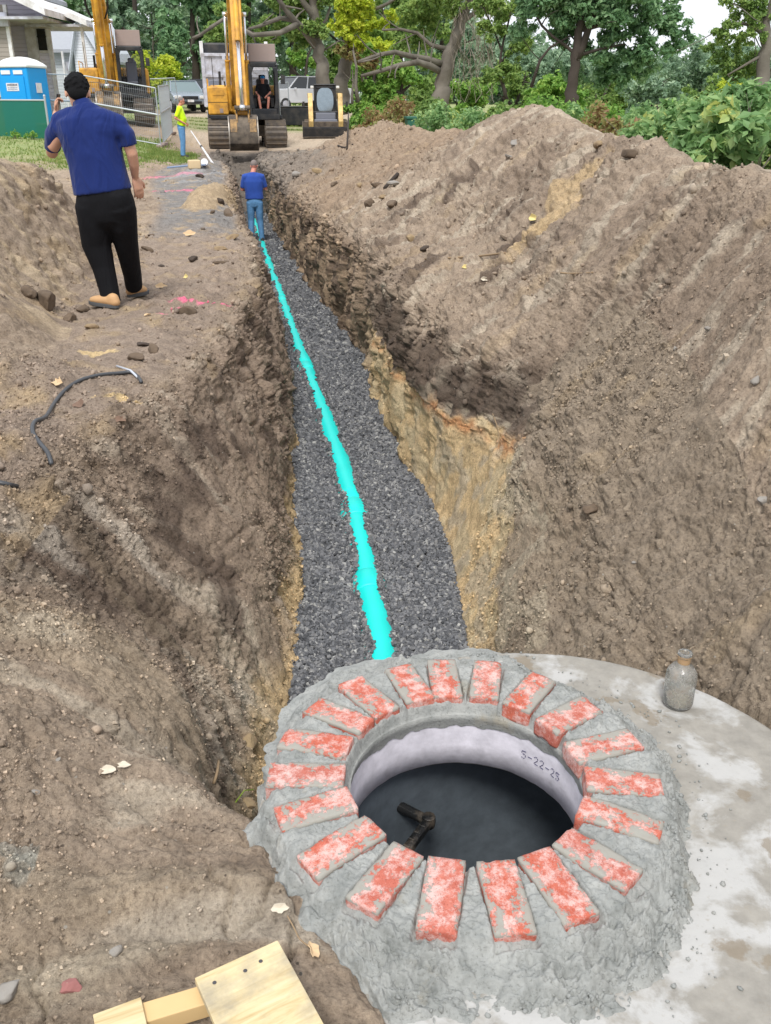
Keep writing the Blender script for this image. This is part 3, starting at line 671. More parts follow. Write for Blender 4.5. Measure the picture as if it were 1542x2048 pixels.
# ------------------------------------------------------------------ mortar bed
def mortar_mat():
    m, nt, b = new_mat('wet_mortar'); co = coords(nt)
    c = ramp(nt, noise(nt, co, 14, 8, .6), [(.28, lin(124, 127, 124)), (.5, lin(150, 152, 149)), (.75, lin(170, 171, 167))])
    f = ramp(nt, noise(nt, co, 5, 6, .6), [(.62, (0, 0, 0)), (.72, (.6, .6, .6))]); c = mixn(nt, f, c, lin(150, 140, 118))
    nt.links.new(c, b.inputs['Base Color'])
    nt.links.new(ramp(nt, noise(nt, co, 9, 4), [(.35, (.48,) * 3), (.65, (.8,) * 3)]), b.inputs['Roughness'])
    f9 = ramp(nt, noise(nt, co, 120, 5, .75), [(.33, (.60, .60, .58)), (.46, (1, 1, 1))]); c = mixn(nt, 1.0, c, f9, 'MULTIPLY'); nt.links.new(c, b.inputs['Base Color'])
    bump(nt, b, [(noise(nt, co, 38, 8, .65), .7, .008), (noise(nt, co, 150, 5, .7), .8, .003), (noise(nt, co, 500, 3, .7), .5, .001)])
    return m
M_MORT = mortar_mat()
n_t, n_r = 900, 260; tq = np.linspace(0, 2 * np.pi, n_t, endpoint=False)
def ang(px, py, z=-.14):
    p = at_h(px, py, z); dx, dy = p.x - RING_C[0], p.y - RING_C[1]; return math.atan2(dy, dx) % (2 * math.pi), math.hypot(dx, dy)
OUT = sorted(ang(*q) for q in ((975, 1288), (1110, 1345), (1225, 1400), (1300, 1450), (1350, 1530), (1395, 1640), (1400, 1740), (1390, 1850), (1330, 1960), (1220, 2040), (900, 2048), (760, 2040), (700, 1960), (620, 1870), (545, 1790), (520, 1700), (490, 1655), (535, 1560), (545, 1480), (585, 1400), (650, 1345), (740, 1318), (850, 1300), (920, 1292)))
oa = np.array([q[0] for q in OUT]); orr = np.maximum(np.array([q[1] for q in OUT]), .535)
Rout = np.interp(tq, np.r_[oa[-1] - 2 * np.pi, oa, oa[0] + 2 * np.pi], np.r_[orr[-1], orr, orr[0]])
Rout = Rout + .030 * fbm(np.cos(tq) * 7, np.sin(tq) * 7, 0 * tq, 4)
s_ = np.linspace(0, 1, n_r)[:, None]; r_in = .312
RR = r_in + (Rout[None] + .012 - r_in) * s_; TQ = np.repeat(tq[None], n_r, 0)
mxx = RING_C[0] + RR * np.cos(TQ); myy = RING_C[1] + RR * np.sin(TQ)
f_in = sstep(.50, .56, RR); f_out = np.clip((Rout[None] + .012 - RR) / np.maximum(Rout[None] - .53, .02), 0, 1)
lump = fbm(mxx * 9, myy * 9, 0 * mxx, 4); fine = fbm(mxx * 34, myy * 34, 0 * mxx + 5, 4, .6); crumb = np.clip(perlin(mxx * 42 + 9, myy * 42, 0 * mxx), 0, 1)
trow = perlin(RR * 34 + 2 * perlin(mxx * 6, myy * 6, 0 * mxx), TQ * 3.2, 0 * RR)     # curved trowel marks
sc = sstep(.0, .35, fbm(mxx * 3.4 + 7, myy * 3.4, 0 * mxx, 3) + .25 * np.cos(TQ + 1.1))  # where it is crumbly
folds = 1 - np.abs(perlin(mxx * 12 + 3, myy * 12, 0 * mxx + 1)) * 2; 
base_in = RING_Z - .006 + .006 * lump + .0035 * fine + .004 * crumb
bl1 = np.abs(perlin(mxx * 13, myy * 13, 0 * mxx + 2)); bl2 = np.abs(perlin(mxx * 30 + 4, myy * 30, 0 * mxx + 2)); bl3 = np.abs(perlin(mxx * 66 + 4, myy * 66, 0 * mxx + 2))
base_out = SLAB_Z + (RING_Z - .036 - SLAB_Z) * (f_out ** 2.1)
z_out = base_out + (.016 * lump + .010 * fine + .020 * crumb * sc + .008 * trow * (1 - sc) + .012 * np.clip(folds, 0, 1) ** 3 * sc) * sstep(0, .25, f_out)
z_out = z_out + (.020 * (bl1 - .2) + .018 * (bl2 - .2) * (.2 + sc) + .016 * bl3 * (.15 + sc) + .007 * np.abs(perlin(mxx * 130, myy * 130, 0 * mxx)) * sc) * sstep(0, .2, f_out)
base_in = base_in + .010 * (bl2 - .2) + .006 * bl3
mz = base_in * (1 - f_in) + z_out * f_in
edge = sstep(0, .06, Rout[None] + .012 - RR); mz = (SLAB_Z - .012) * (1 - edge) + mz * edge
# on the left the mortar lies over the earth, which is a little higher
left = sstep(2.6, 2.9, TQ) * (1 - sstep(4.3, 4.6, TQ)); mz += .018 * left * (1 - f_out) * f_in
# where it reaches beyond the slab it lies on the earth
ld = np.argwhere((np.hypot(mxx - RING_C[0], myy - RING_C[1]) > .5) & (TQ > 2.3) & (TQ < 4.75))
for a_, b_ in ld:
    hz = gz(float(mxx[a_, b_]), float(myy[a_, b_]), 1.0)
    if hz > -.3:
        e_ = edge[a_, b_]; mz[a_, b_] = max(mz[a_, b_] * e_ + (hz - .008) * (1 - e_), hz - .008 + .016 * e_ + .5 * (mz[a_, b_] - SLAB_Z) * e_ * .3)
# thinner coat under and beside every brick so that their tops and edges stand proud
bmask = np.zeros_like(mz)
for q in bang:
    dx_, dy_ = mxx - RING_C[0], myy - RING_C[1]; al = dx_ * math.cos(q) + dy_ * math.sin(q); ac = -dx_ * math.sin(q) + dy_ * math.cos(q)
    bmask = np.maximum(bmask, (1 - sstep(.044, .052, np.abs(ac))) * (1 - sstep(.53, .545, al)) * (al > .2))
mz -= bmask * .016
inner = sstep(r_in + .001, r_in + .02, RR); mz = mz * inner + (RING_Z - .052) * (1 - inner)
rows_in = []
wavy = fbm(np.cos(tq) * 5, np.sin(tq) * 5, 0 * tq + 9, 4)
for k, (rr_, zz) in enumerate(((.3195, -.030), (.3175, -.014), (.315, -.004))):
    rows_in.append(np.stack([RING_C[0] + np.cos(tq) * rr_, RING_C[1] + np.sin(tq) * rr_, 0 * tq + SLAB_Z + zz - (.012 * wavy if k == 0 else 0) + .010], -1))
V = np.concatenate([np.stack(rows_in), np.stack([mxx, myy, mz], -1)]); k_ = V.shape[0]
i_ = np.arange(k_ * n_t).reshape(k_, n_t); i2 = np.roll(i_, -1, axis=1)
mo = mobj('mortar_bed', np_mesh('mortar_bed', V.reshape(-1, 3), np.stack([i_[:-1], i2[:-1], i2[1:], i_[1:]], -1).reshape(-1, 4)), M_MORT)
tag(mo, 'wet grey mortar spread in a lumpy collar around and between the ring of red bricks', 'mortar')

# ------------------------------------------------------------------ loose bits: generic many-small-stones mesh
def stones(name, P, size, mat, flat=(.6, 1.0), kindv='cube', seed=1, colr=None, smooth=False):
    rs = np.random.RandomState(seed); m = len(P)
    if kindv == 'cube':
        B = np.array([(x, y, z) for z in (-1, 1) for x, y in ((-1, -1), (1, -1), (1, 1), (-1, 1))], float) * .5
        Fc = np.array([(3, 2, 1, 0), (4, 5, 6, 7), (0, 1, 5, 4), (1, 2, 6, 5), (2, 3, 7, 6), (3, 0, 4, 7)])
        jit = .34
    else:
        g = (1 + 5 ** .5) / 2
        B = np.array([(-1, g, 0), (1, g, 0), (-1, -g, 0), (1, -g, 0), (0, -1, g), (0, 1, g), (0, -1, -g), (0, 1, -g), (g, 0, -1), (g, 0, 1), (-g, 0, -1), (-g, 0, 1)], float) / 3.6
        Fc = np.array([(0, 11, 5), (0, 5, 1), (0, 1, 7), (0, 7, 10), (0, 10, 11), (1, 5, 9), (5, 11, 4), (11, 10, 2), (10, 7, 6), (7, 1, 8), (3, 9, 4), (3, 4, 2), (3, 2, 6), (3, 6, 8), (3, 8, 9), (4, 9, 5), (2, 4, 11), (6, 2, 10), (8, 6, 7), (9, 8, 1)])
        jit = .22
    k = len(B)
    Vs = B[None] + rs.uniform(-jit, jit, (m, k, 3)) * .5
    Vs = Vs * np.stack([np.ones(m), rs.uniform(.6, 1, m), rs.uniform(flat[0], flat[1], m)], -1)[:, None]
    # random rotation
    q = rs.normal(size=(m, 4)); q /= np.linalg.norm(q, axis=1)[:, None]; w, x, y, z = q.T
    Rm = np.stack([1-2*(y*y+z*z), 2*(x*y-z*w), 2*(x*z+y*w), 2*(x*y+z*w), 1-2*(x*x+z*z), 2*(y*z-x*w), 2*(x*z-y*w), 2*(y*z+x*w), 1-2*(x*x+y*y)], -1).reshape(m, 3, 3)
    Vs = np.einsum('mij,mkj->mki', Rm, Vs) * np.asarray(size)[:, None, None] + P[:, None]
    Fs = (Fc[None] + (np.arange(m) * k)[:, None, None]).reshape(-1, Fc.shape[1])
    me = np_mesh(name, Vs.reshape(-1, 3), Fs, smooth)
    if colr is not None: set_col(me, np.repeat(colr, k, axis=0))
    return mobj(name, me, mat)
def island_mat(name, stops, rough=.8, vcol=False, bmp=.3):
    m, nt, b = new_mat(name); co = coords(nt); g = nt.nodes.new('ShaderNodeNewGeometry')
    c = ramp(nt, g.outputs['Random Per Island'], stops)
    if vcol:
        a = nd(nt, 'ShaderNodeAttribute', attribute_name='Col'); c = mixn(nt, 1.0, a.outputs['Color'], c, 'MULTIPLY')
    c = mixn(nt, 1.0, c, ramp(nt, noise(nt, co, 90, 4), [(.3, (.8, .8, .8)), (.7, (1.2, 1.2, 1.2))]), 'MULTIPLY')
    nt.links.new(c, b.inputs['Base Color']); b.inputs['Roughness'].default_value = rough
    if bmp: bump(nt, b, [(noise(nt, co, 150, 4), bmp, .002)])
    return m
M_GRAV = island_mat('crushed_stone', [(0, lin(70, 72, 76)), (.35, lin(92, 94, 98)), (.7, lin(114, 115, 118)), (.93, lin(136, 136, 136)), (1, lin(170, 170, 166))], .75)
rs = np.random.RandomState(3)
def foot(d, j): return np.interp(d, RD, CTRL[:, j, 0])
def floor_z(d): return np.interp(d, RD, CTRL[:, 8, 1] * .5 + CTRL[:, 9, 1] * .5)
PIPE = [(2.3, -.02), (3.4, -.03), (4.35, -.017), (5.0, -.085), (5.6, -.15), (6.6, -.264), (8.46, -.57), (11.4, -1.10), (14.7, -1.67), (19.5, -2.53), (22.7, -3.06), (26.5, -3.75), (28.2, -4.1)]
def pipe_x(d): return np.interp(d, [p[0] for p in PIPE], [p[1] for p in PIPE])
def gravel_h(x, d): return -1.335 + .02 * fbm(x * 1.6, d * 1.6, 0 * x, 2) + .035 * np.clip((np.abs((x - foot(d, 8)) / (foot(d, 9) - foot(d, 8)) - .5) * 2 - .7) / .3, 0, 1)
PZ, PR_ = -1.375, .108
allP, allS = [], []
for d0, d1, dens, sz in ((2.8, 5.2, 8500, .020), (5.2, 7.5, 6000, .022), (7.5, 11, 3300, .027), (11, 17, 1700, .035), (17, 28, 700, .052)):
    wmax = 1.3; m = int((d1 - d0) * wmax * dens); dd = rs.uniform(d0, d1, m); a = foot(dd, 8) - .04; bq2 = foot(dd, 9) + .04
    xx = a + rs.rand(m) * wmax; k = xx < bq2; dd, xx = dd[k], xx[k]
    zz = gravel_h(xx, dd) + rs.uniform(-.3, .45, len(xx)) * sz
    up = abs(xx - pipe_x(dd)); cover = .062 + .040 * perlin(dd * 2.1, 0 * dd + 3.3, np.sign(xx - pipe_x(dd)) * 4) + .018 * perlin(dd * 9, 0 * dd, np.sign(xx - pipe_x(dd)) * 7)
    onp = up < PR_; zp = PZ + np.sqrt(np.maximum(PR_ ** 2 - up ** 2, 0))
    zz = np.where(onp, np.maximum(zz, zp + .25 * sz), zz)
    keep = (up > cover)
    s_sz = sz * rs.uniform(.65, 1.35, len(xx))
    allP.append(np.stack([xx, dd, zz], -1)[keep]); allS.append(s_sz[keep])
gp, gs = np.concatenate(allP), np.concatenate(allS)
gr = stones('gravel', gp, gs, M_GRAV, (.45, .85), seed=5); tag(gr, 'dark grey crushed stone bedding on the trench floor', 'gravel', kind='stuff')
print('gravel', len(gp))
# ------------------------------------------------------------------ pipe
def pipe_mat():
    m, nt, b = new_mat('turquoise_plastic'); co = coords(nt)
    c = mixn(nt, noise(nt, co, 5, 4), (.0, .66, .60), (.005, .76, .70))
    f = ramp(nt, noise(nt, co, 26, 7, .7), [(.68, (0, 0, 0)), (.74, (.6, .6, .6))]); c = mixn(nt, f, c, (.02, .45, .42))
    nt.links.new(c, b.inputs['Base Color']); b.inputs['Roughness'].default_value = .45; return m
M_PIPE = pipe_mat()
sp_ = thing('sewer_pipe', 'bright turquoise plastic sewer pipe half buried in the gravel along the whole trench floor', 'pipe')
dj = [2.3, 6.45, 10.6, 14.7, 18.9, 23.1, 28.0]
def pp(d): return Vector((float(pipe_x(d)), d, PZ if d < 26 else PZ + (d - 26) * .02))
for a_, b2 in zip(dj[:-1], dj[1:]):
    q = [pp(v) for v in np.linspace(a_ + .01, b2, 16)]
    MB().tube(q, PR_, 40).build('pipe_length', M_PIPE, sp_, smooth=True)
for v in dj[1:-1] + [5.25]:
    d0 = (pp(v + .05) - pp(v - .05)).normalized(); c0 = pp(v)
    s0 = .22 if v != 5.25 else .16
    MB().tube([c0 - d0 * s0, c0 - d0 * (s0 - .012), c0 - d0 * (s0 * .3), c0 + d0 * .05, c0 + d0 * .07], [PR_ + .002, PR_ + .010, PR_ + .010, PR_ + .009, PR_ + .003], 40).build('pipe_bell', M_PIPE, sp_, smooth=True)

# ------------------------------------------------------------------ crumbs and clods
M_CLOD = island_mat('dry_clods', [(0, (.72, .71, .70)), (.5, (.98, .97, .96)), (.9, (1.15, 1.14, 1.12)), (1, (1.5, 1.48, 1.45))], .95, vcol=True, bmp=.6)
flatc = col.reshape(-1, 3); flatU = U.reshape(-1); flatD = GD.reshape(-1); flatN = N2.reshape(-1, 3); pm = (patch * (1 - floorm)).reshape(-1)
lp = np.clip(lipm, 0, 1).reshape(-1)
w = ((flatU > 1.5) & (flatU < 13.6) & (flatD > .8) & (flatD < 34)) * (.12 + .8 * pm + 1.5 * lp) * (1 - .97 * floorm.reshape(-1)) * (ds_.reshape(-1) > .84)
w = w * np.where((flatU > 3.4) & (flatD > 12) & (flatU < 4.95), .25, 1) * np.where(grassm.reshape(-1) > .3, .02, 1)
w = w / w.sum(); pick = rs.choice(len(w), 26000, replace=True, p=w)
pos = Vt[pick] + rs.normal(size=(len(pick), 3)) * .01
szc = (.0035 + .0017 * flatD[pick]) * np.exp(rs.normal(size=len(pick)) * .5)
szc = (.0035 + .0017 * flatD[pick]) * np.exp(rs.normal(size=len(pick)) * .5)
cl = stones('dirt_clods', pos, szc, M_CLOD, (.5, .9), 'ico', 9, flatc[pick] * rs.uniform(.7, 1.15, (len(pick), 1)), smooth=True)
tag(cl, 'small crumbs and clods of earth scattered over the spoil, the path and the trench lips', 'dirt clods', kind='stuff')
w2 = ((flatD > .9) & (flatD < 5.5) & (flatU > 2.5) & (flatU < 13.2) & (ds_.reshape(-1) > .84)) * (.15 + pm) * (1 - floorm.reshape(-1)); w2 = w2 / w2.sum(); pk2 = rs.choice(len(w2), 42000, p=w2)
cl2 = stones('sand_grains', Vt[pk2] + rs.normal(size=(len(pk2), 3)) * .004, (.0022 + .0012 * flatD[pk2]) * np.exp(rs.normal(size=len(pk2)) * .35), M_CLOD, (.6, 1), 'cube', 19, flatc[pk2] * rs.uniform(.7, 1.25, (len(pk2), 1)))
tag(cl2, 'fine sandy grit covering the nearest soil', 'grit', kind='stuff')
# mortar crumbs on slab
pc = []
while len(pc) < 700:
    t1 = rs.uniform(0, 2 * np.pi); rr1 = np.interp(t1, tq, Rout) + abs(rs.normal()) * .06 - .07; x1, y1 = RING_C[0] + rr1 * math.cos(t1), RING_C[1] + rr1 * math.sin(t1)
    if math.hypot(x1 - SLAB_C[0], y1 - SLAB_C[1]) < .8 and (t1 < 2.4 or t1 > 4.4):
        ii = int(t1 / (2 * np.pi) * n_t) % n_t; kk = int(np.clip(round((rr1 - r_in) / (Rout[ii] + .012 - r_in) * (n_r - 1)), 0, n_r - 1))
        pc.append((x1, y1, (mz[kk, ii] if rr1 < Rout[ii] + .01 else SLAB_Z) + .002))
pc = np.array(pc); mc = stones('mortar_crumbs', pc, .004 + .012 * rs.rand(len(pc)) ** 3, M_MORT, (.5, .9), 'ico', 4, smooth=True)
tag(mc, 'crumbs of grey mortar strewn around the brick ring', 'mortar crumbs', kind='stuff')
# ================================================================== MACHINES, VEHICLES, BUILDINGS, FENCES
M_YEL = simple('worn_yellow_paint', lin(232, 172, 58), .5, var=.10, dirt=lin(150, 108, 52), dirt_amt=.45, dscale=2.2, bmp=.15, bscale=30)
M_YEL2 = simple('cream_yellow_paint', lin(240, 206, 134), .5, var=.08, dirt=lin(160, 130, 80), dirt_amt=.4)
M_BLK = simple('black_steel', lin(28, 32, 38), .5, var=.2, dirt=lin(70, 66, 62), dirt_amt=.25)
M_TRK = simple('track_steel', lin(92, 88, 86), .65, var=.25, metal=.2, dirt=lin(128, 116, 102), dirt_amt=.7, dscale=5)
M_MUD = simple('muddy_steel', lin(120, 108, 94), .8, var=.25, dirt=lin(60, 54, 50), dirt_amt=.6, dscale=4, bmp=.3)
M_CHR = simple('chrome_rod', (.75, .76, .80), .18, metal=.9, var=.03)
M_GRY = simple('grey_panel', lin(200, 202, 214), .5, var=.06, dirt=lin(140, 134, 130), dirt_amt=.35)
M_GRYD = simple('dark_grey_panel', lin(118, 122, 134), .5, var=.08)
M_TAN = simple('taupe_panel', lin(146, 130, 124), .7, var=.06)
M_WHT = simple('white_paint', (.78, .78, .80), .5, var=.05, dirt=lin(190, 186, 180), dirt_amt=.3)
M_RUB = simple('rubber', (.02, .02, .021), .8, var=.3)
M_LAMP = simple('lamp_glass', (.7, .7, .68), .15)
M_RED = simple('red_lens', (.45, .01, .02), .2)
def glass_mat(name, col=(.06, .07, .08), rough=.05, trans=0.0, alpha=1):
    m, nt, b = new_mat(name); b.inputs['Base Color'].default_value = (*col, 1); b.inputs['Roughness'].default_value = rough
    b.inputs['Transmission Weight'].default_value = trans; b.inputs['Alpha'].default_value = alpha; b.inputs['Specular IOR Level'].default_value = .8; return m
M_GLASS = glass_mat('dark_glass', (.01, .014, .016)); M_CABGL = glass_mat('cab_glass', (.12, .16, .15), .05, 0, .25)

def rotz(o, a): o.rotation_euler = (0, 0, a); return o
def beam_yz(mb, pts, w, x):
    """box-section boom in the local yz plane: pts = [(y, z, depth)], depth measured square to the run"""
    up, dn = [], []
    for i, (y, z, h) in enumerate(pts):
        a, b = pts[max(i - 1, 0)], pts[min(i + 1, len(pts) - 1)]; ty, tz = b[0] - a[0], b[1] - a[1]; l = math.hypot(ty, tz); ny, nz = -tz / l, ty / l
        up.append((y + ny * h / 2, z + nz * h / 2)); dn.append((y - ny * h / 2, z - nz * h / 2))
    mb.prism(up + dn[::-1], x - w / 2, x + w / 2, 'x'); return mb
def cyl2(parent, a, b, f, r1, r2, m1=None, m2=None):
    a, b = Vector(a), Vector(b); c = a.lerp(b, f)
    k = MB().tube([a, c], r1, 14); k.tube([c, c.lerp(b, .04)], r1 * 1.15, 14); k.lathe([(r1 * .8, -r1), (r1 * .8, r1)], a, 12, 'x')
    o = k.build('hydraulic_cylinder', m1 or M_YEL, parent, smooth=False, bevel=.01)
    MB().tube([c, b], r2, 12).lathe([(r2 * 1.5, -r1), (r2 * 1.5, r1)], b, 12, 'x').build('piston_rod', m2 or M_CHR, o, smooth=True)
    return o
def track(root, x, w, L_, h, r):
    """stadium-shaped crawler track with grousers, road wheels and sprocket"""
    pts = []
    rr = h / 2
    for k in range(13): q = math.pi / 2 + math.pi * k / 12; pts.append((-L_ / 2 + rr + rr * math.cos(q) * 1.0, rr + rr * math.sin(q)))
    for k in range(13): q = -math.pi / 2 + math.pi * k / 12; pts.append((L_ / 2 - rr + rr * math.cos(q), rr + rr * math.sin(q)))
    o = MB().prism(pts, x - w / 2, x + w / 2, 'x').build('crawler_track', M_TRK, root, bevel=.01)
    g = MB(); per = [Vector((0, p[0], p[1])) for p in pts] + [Vector((0, pts[0][0], pts[0][1]))]
    tot = sum((per[i + 1] - per[i]).length for i in range(len(per) - 1)); nG = int(tot / .17); acc = 0; i = 0
    for k in range(nG):
        s = k * tot / nG
        while acc + (per[i + 1] - per[i]).length < s: acc += (per[i + 1] - per[i]).length; i += 1
        t = (per[i + 1] - per[i]).normalized(); p = per[i] + t * (s - acc); nrm = Vector((0, t.z, -t.y))
        if nrm.dot(p - Vector((0, 0, rr))) < 0: nrm = -nrm
        ang_ = math.atan2(t.z, t.y); g.box(p + Vector((x, 0, 0)) + nrm * .022, (w * 1.02, .105, .04), Matrix.Rotation(ang_, 3, 'X'))
        g.box(p + Vector((x, 0, 0)) + nrm * .052, (w * .98, .022, .035), Matrix.Rotation(ang_, 3, 'X'))
    g.build('grouser', M_TRK, o)['kind'] = 'thing'
    wm = MB()
    for s in (-1, 1):
        sx = x + s * (w / 2 + .012)
        for yy in np.linspace(-L_ / 2 + h * .55, L_ / 2 - h * .55, 7): wm.lathe([(.13, -.02), (.13, .02)], (sx, yy, .2), 14, 'x')
        for yy in (-L_ / 2 + rr, L_ / 2 - rr): wm.lathe([(rr * .72, -.02), (rr * .72, .02), (rr * .3, .05)], (sx, yy, rr), 18, 'x')
    build_each(wm, 'road_wheel', M_MUD, root)
    MB().box((x, 0, h * .5), (w * .6, L_ - h, h * .45)).build('track_frame', M_BLK, root, bevel=.02)
def excavator(label, loc, yaw, stick_top, stick_bot, knee, seat=True, group='yellow tracked excavators'):
    r = thing('excavator', label, 'excavator', loc, yaw, group)
    for s in (-1, 1): track(r, s * 1.07, .76, 4.2, .98, 0)
    MB().box((0, 0, .62), (1.5, 1.6, .4)).lathe([(.72, .8), (.72, 1.06)], (0, 0, 0), 28).build('undercarriage', M_MUD, r, bevel=.02)
    MB().box((0, .3, 1.12), (2.7, 4.0, .14)).build('deck_frame', M_BLK, r, bevel=.02)
    bx = MB().box((-1.03, -.2, 1.68), (.76, 2.7, .98)); o = bx.build('tool_housing', M_YEL, r, bevel=.07, seg=3)
    MB().box((-1.0, -1.556, 1.96), (.42, .02, .2)).build('recess_panel', M_YEL, o, bevel=.01)
    MB().box((-1.03, -1.555, 1.63), (.74, .01, .015)).build('panel_seam', M_BLK, o)
    MB().box((-.92, -1.558, 1.34), (.13, .015, .15)).build('warning_sticker', M_TAN, o)
    MB().box((0, 1.15, 1.72), (2.75, 1.9, 1.05)).build('engine_hood', M_YEL, r, bevel=.12, seg=3)
    MB().box((0, 2.15, 1.55), (2.8, .55, .95)).build('counterweight', M_BLK, r, bevel=.15, seg=3)
    MB().tube([(-.9, 1.0, 2.2), (-.9, 1.0, 2.75)], .05, 10).build('exhaust_pipe', M_BLK, r)
    # ---- cab: open black frame, roof hatch raised
    cx0, cx1, cy0, cy1, z0, z1 = .15, 1.25, -1.8, .05, 1.2, 2.92; cxm = (cx0 + cx1) / 2
    c = MB(); t = .085
    for (x, y) in ((cx0, cy0), (cx1, cy0), (cx0, cy1), (cx1, cy1)):
        sx = t / 2 if x == cx0 else -t / 2; sy = t / 2 if y == cy0 else -t / 2
        c.box((x + sx, y + sy, (z0 + z1) / 2), (t, t, z1 - z0))
    c.box((cxm, cy0 + t / 2, z1 - .03), (cx1 - cx0 - 2 * t, t * .98, .16)); c.box((cxm, cy0 + t / 2, z0 + .1), (cx1 - cx0 - 2 * t, t * .98, .22))
    c.box((cxm, (cy0 + cy1) / 2, z0 - .08), (cx1 - cx0, cy1 - cy0, .2)); c.box((cxm, (cy0 + cy1) / 2 + .1, z1 + .055), (cx1 - cx0 - .02, cy1 - cy0 - .2, .06))
    c.box((cx0 + .03, (cy0 + cy1) / 2, z0 + .35), (.05, cy1 - cy0 - 2 * t, .7)); c.box((cx1 - .03, (cy0 + cy1) / 2, z0 + .35), (.05, cy1 - cy0 - 2 * t, .7)); c.box((cxm, cy1 - .03, z0 + .35), (cx1 - cx0 - 2 * t, .05, .7))
    c.prism([(cx0 + .001, z0 + .2), (cx0 + .2, z0 + .2), (cx0 + .14, z0 + .5), (cx0 + .13, z1 - .3), (cx0 + .22, z1 - .1), (cx0 + .001, z1 - .1)], cy0 - .004, cy0 + .05, 'y'); c.prism([(cx1 - .001, z0 + .2), (cx1 - .2, z0 + .2), (cx1 - .14, z0 + .5), (cx1 - .13, z1 - .3), (cx1 - .22, z1 - .1), (cx1 - .001, z1 - .1)], cy0 - .004, cy0 + .05, 'y')
    cab = c.build('cab', M_BLK, r, bevel=.025)
    g = MB(); g.box((cx1 - .02, (cy0 + cy1) / 2, 2.3), (.01, cy1 - cy0 - 2 * t, .95)); g.box((cx0 + .02, (cy0 + cy1) / 2, 2.3), (.01, cy1 - cy0 - 2 * t, .95)); g.box((cxm, cy1 - .02, 2.3), (cx1 - cx0 - 2 * t, .01, .95)); build_each(g, 'cab_window', M_CABGL, cab)
    MB().box((cxm, cy0 + .3, z1 + .38), (1.0, .05, .62), Matrix.Rotation(R(-10), 3, 'X')).build('roof_hatch', M_TAN, r, bevel=.06, seg=3)
    build_each(MB().box((cxm - .25, cy0 + .28, z1 + .1), (.06, .08, .1)).box((cxm + .25, cy0 + .28, z1 + .1), (.06, .08, .1)), 'hatch_hinge', M_BLK, r)
    s = MB().box((cxm, -.75, 1.62), (.5, .5, .14)).box((cxm, -.52, 2.05), (.46, .14, .8), Matrix.Rotation(R(-8), 3, 'X')).box((cxm, -.47, 2.5), (.26, .1, .2)); s.build('driver_seat', M_GRYD if not seat else M_BLK, r, bevel=.05, seg=3)
    l = MB()
    for sx in (-.33, .33): MB().box((cxm + sx, -.85, 1.62), (.13, .6, .3)).tube([(cxm + sx, -1.05, 1.75), (cxm + sx, -1.12, 1.98)], .02, 8).build('armrest', M_BLK, r, bevel=.02)
    MB().box((cxm, -1.3, z0 + .02), (.9, .9, .04)).build('cab_floor', simple('cab_mat', lin(170, 160, 140), .8), r)
    mr = MB().tube([(cx1, cy0 + .1, 2.6), (cx1 + .14, cy0 - .02, 2.55)], .014, 6).box((cx1 + .17, cy0 - .02, 2.4), (.16, .05, .3)); mr.build('side_mirror', M_BLK, r, bevel=.02)
    MB().tube([(-1.15, -1.0, 2.15), (-1.16, -1.0, 3.15)], .012, 6).build('antenna', M_BLK, r); MB().tube([(-.72, -1.0, 2.15), (-.74, -1.0, 2.35)], .03, 6).build('filler_cap', M_BLK, r)
    hr = MB(); hr.tube([(-1.38, -1.45, 2.16), (-1.38, -1.45, 2.42), (-1.38, .6, 2.42), (-1.38, .6, 2.16)], .018, 6); hr.build('handrail', M_YEL, r)
    # ---- boom, stick, bucket in the local yz plane at x = bx_
    X = -.24; ky, kz = knee; sty, stz = stick_top; sby, sbz = stick_bot
    bm_ = MB(); beam_yz(bm_, [(-.9, 1.65, .42), ((-.9 + ky) / 2, (1.65 + kz) / 2, .70), (ky, kz, .72), ((ky + sty) / 2, (kz + stz) / 2 + .12, .55), (sty, stz, .34)], .50, X)
    bm_.lathe([(.16, -.36), (.16, .36)], (X, -.9, 1.65), 16, 'x').lathe([(.13, -.33), (.13, .33)], (X, sty, stz), 16, 'x'); bo = bm_.build('boom', M_YEL, r, bevel=.02)
    for s in (-1, 1): cyl2(r, (X + s * .36, -1.25, 1.35), (X + s * .34, ky + .1, kz - .1), .52, .085, .05)
    d_ = Vector((0, sby - sty, sbz - stz)); L_ = d_.length; dn = d_.normalized(); nn = Vector((0, dn.z, -dn.y))
    st = MB(); top = Vector((0, sty, stz)) - dn * .9
    beam_yz(st, [(top.y, top.z, .28), (sty, stz, .62), (sty + d_.y * .35, stz + d_.z * .35, .50), (sby, sbz, .26)], .36, X)
    st.lathe([(.10, -.25), (.10, .25)], (X, sby, sbz), 14, 'x'); so = st.build('stick', M_YEL, r, bevel=.02)
    f = -1 if nn.y > 0 else 1
    def on(s_, off): q = Vector((X, sty, stz)) + d_ * s_ + Vector((0, -1, 0)) * off; return q
    cyl2(r, on(.06, .42), on(.97, .30), .55, .085, .062, M_YEL)
    cyl2(r, (X, ky + .3, kz + .52), (X, top.y, top.z + .02), .6, .09, .055)
    lk = MB()
    for s in (-.2, .2): lk.prism([(on(.97, .34).y, on(.97, .34).z + .07), (on(.97, .26).y, on(.97, .26).z - .07), (sby + .02, sbz - .42), (sby - .06, sbz - .36)], X + s - .03, X + s + .03, 'x')
    for s in (-.13, .13): lk.prism([(on(.97, .34).y, on(.97, .34).z + .05), (on(.97, .34).y - .02, on(.97, .34).z - .08), (sby + .03, sbz + .02), (sby + .03, sbz + .18)], X + s - .025, X + s + .025, 'x')
    lk.lathe([(.07, -.26), (.07, .26)], on(.97, .30), 12, 'x').build('bucket_link', M_MUD, r, bevel=.01)
